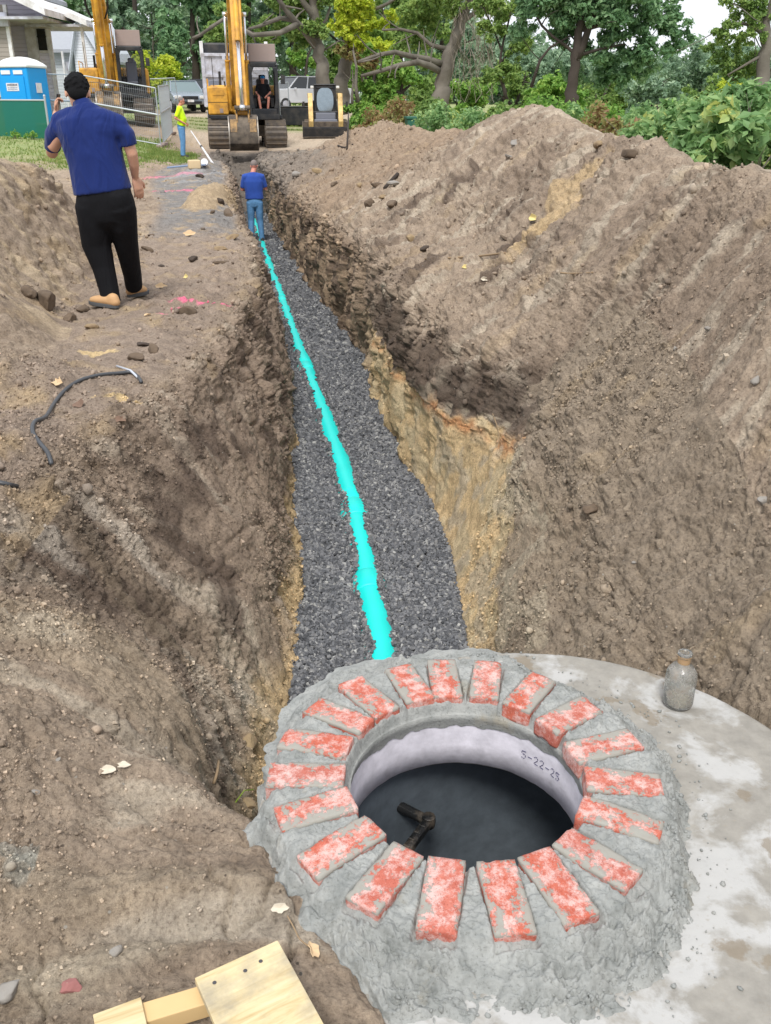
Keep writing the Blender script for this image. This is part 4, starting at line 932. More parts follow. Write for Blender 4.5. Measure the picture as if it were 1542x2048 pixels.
    # hoses bowing out on both sides of the stick
    for s in (-1, 1):
        hz = MB()
        for k in range(3):
            P = [on(.02 + .30 * q, -.1 + .1 * k) + Vector((s * (.22 + .17 * math.sin(math.pi * q) + .02 * k), 0, 0)) for q in np.linspace(0, 1, 9)]
            hz.tube(P, .022, 6)
        hz.build('hydraulic_hose', M_RUB, r, smooth=True)
    # bucket: curved shell, cheeks, ears and teeth; its back faces the viewer
    bw = .95; by_, bz_ = sby, sbz
    prof = [(.10, -.10), (-.12, -.12), (-.34, -.32), (-.46, -.62), (-.40, -.95), (-.16, -1.16), (.20, -1.20), (.52, -1.08)]
    sh = MB(); th_ = .035; inner_ = [(y + .035, z + .02) for y, z in prof]
    sh.prism([(by_ + y, bz_ + z) for y, z in prof] + [(by_ + y + .03, bz_ + z + .035) for y, z in prof[::-1]], X - bw / 2, X + bw / 2, 'x'); bk = sh.build('bucket', M_MUD, r, bevel=.008)
    ck = MB()
    for s in (-1, 1): ck.prism([(by_ + y, bz_ + z) for y, z in prof] + [(by_ + .45, bz_ - .5)], X + s * (bw / 2 + .002) - .02, X + s * (bw / 2 + .002) + .02, 'x')
    build_each(ck, 'bucket_cheek', simple('polished_edge', lin(190, 184, 176), .45, metal=.4, dirt=lin(130, 116, 100), dirt_amt=.5), bk, bevel=.006)
    er = MB()
    for s in (-.2, .2): er.prism([(by_ + .12, bz_ + .12), (by_ - .14, bz_ + .12), (by_ - .30, bz_ - .36), (by_ - .43, bz_ - .56), (by_ - .30, bz_ - .26), (by_ + .1, bz_ - .1)], X + s - .03, X + s + .03, 'x')
    er.box((X - .32, by_ - .36, bz_ - .40), (.22, .06, .42), Matrix.Rotation(R(-20), 3, 'X')).box((X + .32, by_ - .36, bz_ - .40), (.22, .06, .42), Matrix.Rotation(R(-20), 3, 'X'))
    er.build('bucket_ear', simple('worn_yellow_steel', lin(176, 140, 92), .7, dirt=lin(90, 76, 60), dirt_amt=.6, dscale=6), bk, bevel=.01)
    tt = MB()
    for k in range(5): tt.prism([(by_ + .50, bz_ - 1.11), (by_ + .74, bz_ - 1.03), (by_ + .50, bz_ - 1.03)], X - bw / 2 + .08 + k * .19, X - bw / 2 + .18 + k * .19, 'x')
    tt.build('bucket_teeth', M_MUD, bk)
    return r
z_e = gz(-5.6, 36.9)
EXC = excavator('yellow excavator at the trench end with its operator in the open cab, bucket lowered', (-5.54, 38.9, z_e), R(9.5), (-3.9, 6.4), (-5.85, 1.25 + .05), (-2.2, 4.6))
z_e2 = gz(-11.5, 41.5)
EXC2 = excavator('yellow excavator with an empty black cab behind the wire fence, arm folded upright', (-11.75, 43.6, z_e2), R(12.6), (-4.5, 4.95), (-3.3, 1.35), (-1.9, 4.0), seat=False)
# ------------------------------------------------------------------ skid steer
def skid_steer(loc, yaw):
    r = thing('skid_steer', 'compact track loader with a black cab and cream lift arms, wide bucket on the ground', 'loader', loc, yaw)
    for s in (-1, 1): track(r, s * .74, .34, 1.9, .62, 0)
    MB().box((0, .25, .72), (1.1, 1.7, .62)).box((0, .95, 1.1), (1.1, .7, .7)).build('chassis', M_BLK, r, bevel=.05)
    c = MB(); x0, x1, y0, y1, z0, z1 = -.47, .47, -.55, .6, .72, 2.02; t = .08
    for x in (x0 + t / 2, x1 - t / 2):
        for y in (y0 + t / 2, y1 - t / 2): c.box((x, y, (z0 + z1) / 2), (t, t, z1 - z0))
    c.box((0, (y0 + y1) / 2, z1 + .03), (.98, 1.2, .07)); c.box((0, y0 + .04, z1 - .06), (.8, .06, .12)); c.box((0, y0 + .04, .85), (.8, .06, .26)); c.build('cab', M_BLK, r, bevel=.03)
    pts = [(.36 * math.copysign(abs(math.cos(a)) ** .7, math.cos(a)), 1.44 + .50 * math.copysign(abs(math.sin(a)) ** .8, math.sin(a))) for a in np.linspace(0, 2 * math.pi, 28, endpoint=False)]
    MB().prism(pts, y0 + .01, y0 + .03, 'y').build('front_window', simple('tinted_mirror_glass', (.30, .36, .40), .06, metal=.85, var=.2), r)
    MB().box((0, y0 + .05, 1.42), (.80, .02, 1.06)).build('door_panel', M_BLK, r)
    build_each(MB().box((-.46, 0, 1.45), (.01, 1.0, .9)).box((.46, 0, 1.45), (.01, 1.0, .9)), 'side_window', M_GLASS, r)
    for s in (-1, 1):
        a = MB(); a.prism([(1.0, 1.75), (1.05, 1.55), (-.6, 1.45), (-1.0, .62), (-.88, .42), (-1.12, .40), (-1.18, .62), (-.78, 1.72)], s * .64 - .10, s * .64 + .10, 'x'); a.build('lift_arm', M_YEL2, r, bevel=.02)
        MB().box((s * .55, y0 - .02, 1.96), (.14, .1, .1)).build('work_light', M_LAMP, r, bevel=.02)
        MB().tube([(s * .7, -.55, 1.35), (s * .88, -.6, 1.33)], .015, 6).box((s * .93, -.6, 1.3), (.1, .04, .2)).build('side_mirror', M_BLK, r, bevel=.02)
    MB().box((0, -.72, .78), (.86, .22, .36)).box((0, -.95, .45), (1.0, .12, .5)).build('quick_coupler', M_GRYD, r, bevel=.03)
    w = 1.0
    b = MB().prism([(-1.0, .62), (-.96, .1), (-1.0, .03), (-1.72, .0), (-1.72, .03), (-1.04, .07), (-1.06, .6)], -w, w, 'x'); bo = b.build('bucket', M_MUD, r, bevel=.006)
    for s in (-1, 1): MB().prism([(-1.0, .64), (-.98, .02), (-1.70, .0), (-1.55, .16), (-1.2, .50)], s * w - .015, s * w + .015, 'x').build('bucket_side', M_MUD, bo)
    MB().box((0, -1.68, .20), (2.02, .03, .36), Matrix.Rotation(R(12), 3, 'X')).box((0, -1.64, .395), (2.02, .10, .03)).build('bucket_edge', M_BLK, bo, bevel=.008)
    return r
p = at(650, 262, 42.8); skid_steer((p.x, 43.2, gz(p.x, 42.5)), R(5))
# ------------------------------------------------------------------ dump truck
def dump_truck(loc, yaw):
    r = thing('dump_truck', 'grey dump truck body with a rolled black cover behind the main excavator', 'truck', loc, yaw)
    b = MB().box((0, 2.6, 2.0), (2.55, 5.2, 1.9)); b.build('dump_body', M_GRY, r, bevel=.04)
    t = MB().box((0, -.03, 1.95), (2.62, .1, 2.0)); tg = t.build('tailgate', M_GRY, r, bevel=.03)
    rb = MB()
    for x in (-1.22, -.42, .42, 1.22): rb.box((x, -.11, 1.95), (.12, .08, 2.0))
    for z in (1.0, 2.12, 2.9): rb.box((0, -.12, z), (2.56, .07, .12))
    rb.build('gate_rib', M_GRY, tg, bevel=.01)
    build_each(MB().box((-.82, -.10, 1.7), (.5, .03, .5)).box((.82, -.10, 1.7), (.5, .03, .5)), 'gate_panel', M_GRYD, tg, bevel=.02)
    MB().box((0, 2.6, 3.12), (2.4, 5.1, .46)).build('rolled_cover', M_BLK, r, bevel=.08)
    for s in (-1, 1): MB().box((s * 1.26, .15, 3.1), (.14, .3, .6)).build('cover_bracket', M_WHT, r, bevel=.02)
    MB().box((0, 2.8, .85), (.9, 6.5, .25)).build('chassis', M_BLK, r)
    MB().box((0, 6.6, 1.9), (2.4, 1.9, 2.2)).build('driver_cab', M_GRY, r, bevel=.15, seg=3)
    for y in (.9, 2.2, 6.6):
        for s in (-1, 1):
            w = MB().lathe([(.0, -.16), (.5, -.15), (.52, -.1), (.52, .1), (.5, .15), (0, .16)], (s * 1.05, y, .52), 26, 'x').build('wheel', M_RUB, r, smooth=False)
            MB().lathe([(.26, -.02), (.22, .03)], (s * 1.22, y, .52), 16, 'x').build('rim', M_GRY, w)
    build_each(MB().box((-.95, -.1, .78), (.3, .06, .12)).box((.95, -.1, .78), (.3, .06, .12)), 'tail_light', M_RED, r)
    MB().box((0, -.05, .62), (2.3, .08, .12)).build('rear_bumper', M_BLK, r)
    return r
p = at(477, 250, 44.6); tk = dump_truck((p.x, 44.6, gz(p.x, 44.6) + .05), R(8)); tk.scale = (1.12, 1, 1.07)
# ------------------------------------------------------------------ cars
def car(name, label, cat, loc, yaw, paint, kind='suv', rear=False):
    """nose points to local -y"""
    r = thing(name, label, cat, loc, yaw, 'cars parked beyond the site')
    if kind == 'pickup':
        prof = [(-2.75, .45), (-2.8, .8), (-2.72, 1.05), (-1.45, 1.18), (.95, 1.18), (1.0, 1.22), (2.8, 1.22), (2.85, .6), (2.8, .42)]
        gh = [(-1.5, 1.16), (-.75, 1.78), (.6, 1.80), (.92, 1.16)]; axles = (-1.75, 1.75)
    else:
        prof = [(-2.2, .4), (-2.28, .62), (-2.2, .86), (-1.2, 1.06), (2.1, 1.10), (2.28, .95), (2.3, .5), (2.2, .38)]
        gh = [(-1.25, 1.04), (-.45, 1.58), (1.55, 1.60), (2.12, 1.08)]; axles = (-1.4, 1.4)
    hw = .92
    MB().prism(prof, -hw, hw, 'x').build('body', paint, r, bevel=.09, seg=3)
    g = MB(); rings = []
    for z_t in (0, 1):
        pass
    lo, hi = (gh[0], gh[3]), (gh[1], gh[2]); sw, sn = hw - .04, hw - .22
    vs = [(-sw, lo[0][0], lo[0][1]), (sw, lo[0][0], lo[0][1]), (sw, lo[1][0], lo[1][1]), (-sw, lo[1][0], lo[1][1]), (-sn, hi[0][0], hi[0][1]), (sn, hi[0][0], hi[0][1]), (sn, hi[1][0], hi[1][1]), (-sn, hi[1][0], hi[1][1])]
    g._add(vs, [(0, 1, 5, 4), (1, 2, 6, 5), (2, 3, 7, 6), (3, 0, 4, 7), (4, 5, 6, 7), (0, 3, 2, 1)]); g.build('window', M_GLASS if kind != 'suv' or rear else glass_mat('tinted_glass', (.16, .22, .23), .05), r)
    rf = MB().box((0, (hi[0][0] + hi[1][0]) / 2, hi[0][1] + .01), (2 * sn + .04, hi[1][0] - hi[0][0] + .1, .05)); rf.build('roof', paint, r, bevel=.02)
    pl = MB()
    for s in (-1, 1):
        for a, b in ((vs[0], vs[4]), (vs[3], vs[7])):
            pl.tube([(s * abs(a[0]), a[1], a[2]), (s * abs(b[0]), b[1], b[2])], .035, 6)
        pl.tube([(s * sw, (lo[0][0] + lo[1][0]) / 2, lo[0][1]), (s * sn, (hi[0][0] + hi[1][0]) / 2, hi[0][1])], .04, 6)
    build_each(pl, 'pillar', paint, r)
    for y in axles:
        for s in (-1, 1):
            w = MB().lathe([(0, -.11), (.33, -.11), (.36, -.07), (.36, .07), (.33, .11), (0, .11)], (s * .82, y, .36), 22, 'x').build('wheel', M_RUB, r)
            MB().lathe([(.22, -.02), (.2, .03), (.05, .04)], (s * .93, y, .36), 14, 'x').build('rim', M_GRY, w)
    f = prof[1][0]
    for s in (-1, 1):
        MB().box((s * .68, f + .03, .76 if kind == 'suv' else .88), (.36, .1, .16)).build('headlight', M_LAMP, r, bevel=.03)
        MB().box((s * .78, 2.24 if kind == 'suv' else 2.82, .92), (.26, .1, .22)).build('tail_light', M_RED, r, bevel=.03)
        MB().box((s * 1.02, gh[0][0] + .35, 1.16), (.18, .1, .13)).build('side_mirror', paint, r, bevel=.03)
    MB().box((0, f + .0, .74), (.85, .06, .16)).box((0, f - .0, .5), (1.2, .06, .13)).build('grille', M_BLK, r, bevel=.02)
    MB().box((0, f - .03, .58), (.34, .02, .12)).build('licence_plate', M_WHT, r)
    return r
P_SIL = simple('silver_paint', lin(150, 160, 172), .25, metal=.3, var=.03, coat=.5); P_DRK = simple('dark_paint', lin(40, 42, 54), .25, var=.05, coat=.5); P_WHI = simple('white_car_paint', (.72, .74, .78), .3, var=.03, coat=.4)
for (px, d, yaw, args) in ((366, 56, 22, ('parked_car', 'silver grey car facing the site, parked left of the dump truck', 'car', P_SIL, 'suv', False)),
                           (404, 61, 192, ('parked_car', 'dark car seen from behind with red tail lights, beside the dump truck', 'car', P_DRK, 'suv', True)),
                           (606, 57, -52, ('pickup_truck', 'white pickup truck parked behind the compact loader', 'pickup', P_WHI, 'pickup', False))):
    p = at(px, 200, d); car(args[0], args[1], args[2], (p.x, d, gz(p.x, d)), R(yaw), args[3], args[4], args[5])
p = at(592, 225, 47.5)
b = MB().box((0, 0, .42), (1.5, .9, .78)).box((0, 0, .84), (1.54, .94, .07)).build('storage_box', M_BLK, None, bevel=.03, loc=(p.x, 47.5, gz(p.x, 47.5))); tag(b, 'black storage box on the ground in front of the white pickup', 'box')

# ------------------------------------------------------------------ portable toilet
M_POT = simple('blue_plastic', lin(0, 158, 232), .45, var=.04); M_POTR = simple('white_roof_plastic', (.80, .82, .80), .5, var=.03)
p = at(52, 200, 33.5); tz = gz(p.x, 33.5)
pot = thing('portable_toilet', 'bright blue portable toilet with a white domed roof behind the green fence', 'toilet', (p.x, 33.5, tz), R(-14))
MB().box((0, 0, 1.02), (1.16, 1.16, 2.0), taper=(.98, .98)).build('cabin', M_POT, pot, bevel=.05, seg=3)
rr_ = MB(); q = []
for k, (s, z) in enumerate(((.62, 2.0), (.63, 2.07), (.55, 2.15), (.40, 2.25), (.2, 2.32), (.04, 2.34))):
    q.append([(s * math.copysign(min(1, abs(math.cos(a)) * 1.35), math.cos(a)), s * math.copysign(min(1, abs(math.sin(a)) * 1.35), math.sin(a)), z) for a in np.linspace(0, 2 * math.pi, 24, endpoint=False)])
rr_.loft(q); rr_.build('roof', M_POTR, pot, bevel=.02)
MB().box((-.22, -.586, 1.86), (.34, .02, .12)).build('vent', M_POTR, pot); MB().box((.24, -.586, 1.86), (.34, .02, .12)).build('vent', M_POTR, pot)
sg = MB().box((-.02, -.60, 1.42), (.46, .02, .24)).build('sign', M_WHT, pot)
ink = MB(); rs2 = np.random.RandomState(2); x = -.21
for k in range(9): w = rs2.uniform(.024, .034); ink.box((x + w / 2, -.613, 1.485), (w * .8, .006, rs2.uniform(.05, .06))); x += .042
ink.build('sign_lettering', simple('sign_ink', lin(60, 60, 90), .6), sg)
ink = MB()
for z in (1.40, 1.35): 
    x = -.2
    while x < .16: w = rs2.uniform(.02, .06); ink.box((x + w / 2, -.613, z), (w * .85, .006, .02)); x += w + .012
ink.build('sign_small_print', simple('sign_ink_pale', lin(120, 140, 180), .6), sg)
MB().box((.60, -.05, 1.4), (.02, .3, .3)).build('side_sign', M_WHT, pot)
MB().box((0, -.592, .95), (.86, .015, 1.6)).build('door', M_POT, pot, bevel=.005); MB().tube([(.42, -.62, 2.0), (.42, -.62, 2.6)], .0, 4) if False else None

# ------------------------------------------------------------------ fences
M_GALV = simple('galvanised_steel', lin(178, 184, 188), .4, metal=.5, var=.08)
def screen_mat():
    m, nt, b = new_mat('green_privacy_screen'); co = coords(nt)
    w = nd(nt, 'ShaderNodeTexWave', Scale=9.0); w.bands_direction = 'X'; nt.links.new(co, w.inputs[0])
    nt.links.new(mixn(nt, w.outputs[1], lin(16, 96, 76), lin(30, 124, 98)), b.inputs['Base Color']); b.inputs['Roughness'].default_value = .7; b.inputs['Alpha'].default_value = .80; return m
M_SCR = screen_mat()
def screen_fence(label, a, b, h, npost):
    a, b = Vector(a), Vector(b); r = thing('screen_fence', label, 'fence', a); v = b - a; L_ = v.length
    u = v.normalized()
    MB().prism([(0, .03), (L_, .03), (L_, h), (0, h)], -.006, .006, 'y').build('screen', M_SCR, r).rotation_euler = (0, 0, math.atan2(u.y, u.x))
    MB().tube([(0, 0, h + .02), v + Vector((0, 0, h + .02))], .028, 8).build('top_rail', M_GALV, r)
    for k in range(npost): q = v * (k / (npost - 1)); MB().tube([q, q + Vector((0, 0, h + .14))], .035, 10).lathe([(.045, h + .14), (.03, h + .18), (.0, h + .19)], q, 10).build('post', M_GALV, r)
    return r
a = at(99, 266, 31.2); b2 = at(-130, 262, 31.8); zf = gz(a.x, 31.2)
screen_fence('low fence with green privacy screen in front of the blue portable toilet', (b2.x, 31.8, zf), (a.x, 31.2, zf - .02), 1.14, 3)
def mesh_panel(label, c0, c1, h, group='temporary wire mesh fence panels', mid=True, step=.07):
    c0, c1 = Vector(c0), Vector(c1); r = thing('mesh_fence_panel', label, 'fence panel', c0, 0, group); v = c1 - c0; Z = Vector((0, 0, 1))
    f = MB(); f.tube([(0, 0, 0), Z * h], .021, 8); f.tube([v, v + Z * h], .021, 8); f.tube([Z * h, v + Z * h], .021, 8); f.tube([Z * .1, v + Z * .1], .018, 8)
    if mid: f.tube([Z * h * .56, v + Z * h * .56], .03, 8)
    f.build('frame', M_GALV, r)
    w = MB(); nw = int(v.length / step)
    for k in range(1, nw): q = v * (k / nw); w.tube([q + Z * .1, q + Z * h], .0028, 4, cap=False)
    for z in np.arange(.3, h, .2): w.tube([Z * z, v + Z * z], .0028, 4, cap=False)
    w.build('wire_mesh', M_GALV, r)
    b = MB()
    for q in (Vector((0, 0, 0)), v): b.box(q + Vector((0, 0, .05)), (.2, .6, .1))
    build_each(b, 'foot_block', M_TAN, r, bevel=.02)
    return r
a = at(178, 285, 33.4); b2 = at(321, 285, 33.0); mesh_panel('upright wire mesh fence panel between the man in navy and the man in yellow', (a.x, 33.4, gz(a.x, 33.4)), (b2.x, 33.0, gz(b2.x, 33)), 1.84)
a = at(80, 285, 34.2); b2 = at(176, 285, 33.5); mesh_panel('wire mesh fence panel beside the blue toilet, largely hidden by the navy man', (a.x, 34.2, gz(a.x, 34.2)), (b2.x, 33.5, gz(b2.x, 33.5)), 1.84)
a = at(327, 285, 33.3); b2 = at(350, 262, 40.5); mesh_panel('wire mesh fence panel seen nearly edge on, running back towards the silver car', (a.x, 33.3, gz(a.x, 33.3)), (b2.x, 40, gz(b2.x, 40)), 1.84)
a = at(302, 200, 50); b2 = at(358, 200, 50.5); pn = mesh_panel('slanting mesh fence panel in front of the yellow green bush', (a.x, 50, gz(a.x, 50)), (b2.x, 50.5, gz(b2.x, 50.5)), 1.75, mid=False); pn.rotation_euler = (0, R(-4), 0)
a = at(560, 215, 47); b2 = at(578, 215, 47.5); mesh_panel('short mesh fence panel right of the open excavator cab', (a.x, 47, gz(a.x, 47)), (b2.x, 47.5, gz(b2.x, 47.5)), 1.9, mid=False)
a = at(838, 250, 30); gb = thing('utility_cabinet', 'green utility cabinet half sunk behind the spoil heap among bushes', 'cabinet', (a.x, 30, gz(a.x, 30)), R(6))
M_GRN = simple('green_cabinet_paint', lin(34, 92, 74), .5)
MB().box((0, 0, .55), (.8, .7, 1.1)).build('housing', M_GRN, gb, bevel=.03); MB().box((0, 0, 1.13), (.86, .76, .08)).build('lid', M_GRN, gb, bevel=.02)

# ------------------------------------------------------------------ houses
def siding_mat(name, c1, pitch=.16):
    m, nt, b = new_mat(name); co = coords(nt); s = nt.nodes.new('ShaderNodeSeparateXYZ'); nt.links.new(co, s.inputs[0])
    f = nd(nt, 'ShaderNodeMath', operation='MODULO'); nt.links.new(s.outputs[2], f.inputs[0]); f.inputs[1].default_value = pitch
    g = nd(nt, 'ShaderNodeMath', operation='DIVIDE'); nt.links.new(f.outputs[0], g.inputs[0]); g.inputs[1].default_value = pitch
    c = mixn(nt, noise(nt, co, 2, 3), tuple(v * .93 for v in c1), tuple(min(1, v * 1.05) for v in c1))
    nt.links.new(c, b.inputs['Base Color']); b.inputs['Roughness'].default_value = .7
    bump(nt, b, [(ramp(nt, g.outputs[0], [(0, (1, 1, 1)), (.86, (.2, .2, .2)), (.93, (0, 0, 0)), (1, (1, 1, 1))]), .9, .03)]); return m
M_SIDL = siding_mat('lavender_grey_siding', lin(232, 228, 242)); M_SIDB = siding_mat('brown_grey_siding', lin(150, 142, 134)); M_SIDW = siding_mat('white_siding', lin(214, 218, 224), .14)
M_SHIN = simple('grey_shingles', lin(158, 162, 168), .9, var=.12, vscale=5, bmp=.3, bscale=18)
def gable(mb, x0, x1, y0, y1, z, xr, zr, ov=.45, t=.16):
    """two roof slabs over a gable whose ridge runs along y"""
    for a, zz in (((x0 - ov, z - ov * (zr - z) / (xr - x0)), 1), ((x1 + ov, z - ov * (zr - z) / (x1 - xr)), -1)):
        mb.prism([(a[0], a[1]), (xr, zr), (xr, zr + t), (a[0], a[1] + t)], y0 - ov, y1 + ov, 'y')
    return mb
h = thing('house', 'two storey house with lavender grey and brown siding at the left edge', 'house', (0, 0, 0))
xa = at(104, 100, 44).x; xl = xa - 9; zb = gz(xa - 2, 44) - .2
MB().prism([(xl, 44.05), (xa, 44.05), (xa - 3.6, 53), (xl, 53)], zb, 6.2, 'z').build('wall', M_SIDL, h)
MB().prism([(xl, 6.2), (xa, 6.2), ((xa + xl) / 2, 8.6)], 44.06, 44.4, 'y').build('gable_wall', M_SIDL, h)
xg = at(18, 100, 41).x
MB().prism([(xg - 6, 41.05), (xg, 41.05), (xg * 43.9 / 41.05 - .05, 43.9), (xg - 6, 43.9)], zb, 5.2, 'z').build('front_wing', M_SIDB, h)
MB().box((xg + .06, 41.1, (zb + 5.2) / 2), (.14, .14, 5.2 - zb)).build('corner_board', M_WHT, h)
MB().box((xg - 1.2, 41.02, 2.9), (2.4, .06, .16)).box((xg - 1.2, 41.02, 2.1), (2.4, .06, .5)).build('trim_band', simple('tan_board', lin(206, 178, 140), .7), h)
pr = MB(); gable(pr, xl - 1, xa - .3, 44.0, 45.6, 5.9, (xa + xl) / 2 - .5, 8.8, .55); pr.build('roof', M_SHIN, h)
a1, a2 = at(86, 12, 42.8), at(176, 50, 42.8)
fz = MB(); u = MB()
fz.prism([(a2.x, a2.z - .05), (a2.x, a2.z + .18), (a1.x - .3, a1.z + .34), (a1.x - 3.2, a1.z + 1.5), (a1.x - 3.2, a1.z + 1.2), (a1.x - .3, a1.z + .1)], 42.6, 45.6, 'y'); fz.build('porch_roof', M_WHT, h)
u.box(((a1.x + a2.x) / 2 - .4, 44.0, a2.z - .02), (a2.x - a1.x + .9, 2.6, .1)).build('soffit', M_GRY, h)
MB().box((a2.x - .35, 43.0, (a2.z + zb) / 2), (.10, .10, a2.z - zb)).build('porch_post', M_WHT, h)
b1, b3 = at(25, -4, 40.4), at(93, 28, 40.4)
MB().prism([(b3.x, b3.z - .06), (b3.x, b3.z + .18), (b1.x, b1.z + .3), (b1.x - 4, b1.z + 2.2), (b1.x - 4, b1.z + 1.7), (b1.x, b1.z - .05)], 40.2, 44, 'y').build('wing_roof', M_WHT, h)
MB().box((b3.x - 1.5, 42.2, b3.z - .12), (2.6, 3.4, .1)).box((xg - 1.5, 40.9, b3.z - .15), (3.4, .2, .5)).build('soffit', M_GRY, h)
for (x0, x1, y0, y1) in ((10, 16, 37, 135), (60, 68, 37, 135), (12, 66, 35, 39)):
    q0, q1 = at(x0, y1, 43.96), at(x1, y0, 43.96); MB().box(((q0.x + q1.x) / 2, 43.98, (q0.z + q1.z) / 2), (q1.x - q0.x, .10, q1.z - q0.z)).build('panel_trim', M_WHT, h)
q0, q1 = at(77, 106, 43.96), at(91, 40, 43.96); wf = MB().box(((q0.x + q1.x) / 2, 43.98, (q0.z + q1.z) / 2), (q1.x - q0.x, .10, q1.z - q0.z)).build('window', M_WHT, h)
MB().box(((q0.x + q1.x) / 2, 43.91, (q0.z + q1.z) / 2), (q1.x - q0.x - .14, .06, q1.z - q0.z - .2)).box(((q0.x + q1.x) / 2, 43.89, (q0.z + q1.z) / 2), (q1.x - q0.x - .1, .04, .05)).build('pane', M_GLASS, wf)
q = at(101, 100, 43.9); MB().box((q.x, 43.96, (zb + 5.6) / 2), (.16, .12, 5.6 - zb)).build('corner_board', M_WHT, h)
h2 = thing('house', 'pale grey shingled house with a white sided gable behind the excavator boom', 'house', (0, 0, 0))
q0, q1 = at(96, 160, 58), at(196, 100, 58); zb2 = gz(q0.x, 58) - .2; e = at(120, 104, 58); rg = at(120, 55, 61)
MB().box(((q0.x + at(150, 100, 58).x) / 2 - 2, 61, (zb2 + e.z) / 2), (at(150, 100, 58).x - q0.x + 4, 6, e.z - zb2)).build('wall', siding_mat('pale_siding', lin(190, 196, 200)), h2)
xw0, xw1 = q0.x - 4, at(150, 100, 58).x
MB().prism([(57.5, e.z - .05), (61, rg.z), (64.5, e.z - .05), (64.5, e.z + .12), (61, rg.z + .18), (57.5, e.z + .12)], xw0, xw1 + .2, 'x').build('roof', M_SHIN, h2)
g0, g1 = at(148, 110, 56.5).x, at(196, 110, 56.5).x; gm = (g0 + g1) / 2
MB().box((gm, 60, (zb2 + e.z) / 2), (g1 - g0, 7, e.z - zb2)).prism([(g0, e.z), (g1, e.z), (gm - .2, rg.z + .15)], 56.5, 57.2, 'y').build('gable_wall', M_SIDW, h2)
rf = MB(); gable(rf, g0, g1, 56.4, 63, e.z, gm - .2, rg.z + .2, .3, .14); rf.build('gable_roof', simple('pale_fascia', lin(206, 212, 222), .7), h2)
MB().tube([(at(124, 130, 57).x, 57.3, e.z), (at(124, 130, 57).x, 57.3, zb2)], .07, 8).build('downpipe', M_WHT, h2)
MB().box((at(134, 130, 57).x, 57.9, e.z - 1.3), (.7, .1, 1.6)).build('shutter', M_GRY, h2)
# ================================================================== PEOPLE
def skin_mat(name, c):
    m, nt, b = new_mat(name); co = coords(nt)
    nt.links.new(mixn(nt, noise(nt, co, 14, 4), tuple(v * .86 for v in c), c), b.inputs['Base Color']); b.inputs['Roughness'].default_value = .55
    b.inputs['Subsurface Weight'].default_value = .08; b.inputs['Subsurface Radius'].default_value = (.02, .008, .004); return m
M_SKIN = skin_mat('skin', lin(206, 158, 132)); M_SKIN2 = skin_mat('sunburnt_skin', lin(206, 138, 118))
def cloth_mat(name, c, var=.18, folds=.5, fs=7, sheen=.12):
    m, nt, b = new_mat(name); co = coords(nt)
    mp = nd(nt, 'ShaderNodeMapping'); mp.inputs['Scale'].default_value = (1, 1, .35); nt.links.new(co, mp.inputs[0])
    n1_ = noise(nt, mp.outputs[0], fs, 3, .5, 1.2)
    nt.links.new(mixn(nt, n1_, tuple(v * (1 - var) for v in c), tuple(min(1, v * (1 + var)) for v in c)), b.inputs['Base Color'])
    b.inputs['Roughness'].default_value = .85; b.inputs['Sheen Weight'].default_value = sheen; b.inputs['Specular IOR Level'].default_value = .25
    bump(nt, b, [(n1_, folds, .05), (noise(nt, co, 500, 2), .15, .001)]); return m
def denim_mat(name, c):
    m, nt, b = new_mat(name); co = coords(nt)
    n1_ = noise(nt, co, 9, 5, .6, .8); n2_ = noise(nt, co, 60, 4)
    cc = mixn(nt, n1_, tuple(v * .72 for v in c), tuple(min(1, v * 1.35) for v in c)); cc = mixn(nt, 1.0, cc, ramp(nt, n2_, [(.3, (.85, .85, .85)), (.7, (1.15, 1.15, 1.15))]), 'MULTIPLY')
    nt.links.new(cc, b.inputs['Base Color']); b.inputs['Roughness'].default_value = .9; bump(nt, b, [(n1_, .5, .03)]); return m
M_NAVY = cloth_mat('royal_navy_polo', lin(20, 40, 100), folds=1.0, fs=6); M_BLUET = cloth_mat('blue_tee', lin(44, 76, 156)); M_BLKP = cloth_mat('black_trousers', (.004, .0042, .006), .3, sheen=0)
M_LIME = cloth_mat('lime_safety_tee', lin(206, 244, 30), .08); M_BLKT = cloth_mat('black_tee', (.012, .012, .016)); M_JEAN = denim_mat('faded_denim', lin(92, 138, 182)); M_SHORT = cloth_mat('dark_shorts', lin(58, 60, 62))
M_HAIRB = simple('black_hair', (.008, .008, .009), .85, spec=.15, var=.4, bmp=.6, bscale=160); M_HAIRG = simple('cropped_grey_hair', lin(122, 112, 108), .8, var=.2)
M_BOOT = simple('tan_boot_leather', lin(196, 156, 112), .7, var=.08, bmp=.2); M_SOLE = simple('boot_sole', lin(82, 84, 86), .8); M_SHOE = simple('dark_shoe', lin(60, 58, 58), .7); M_EYE = simple('eye', (.02, .02, .02), .2); M_LIP = simple('lip', lin(170, 100, 92), .6)
M_PHON = simple('phone_case', (.012, .012, .014), .3)

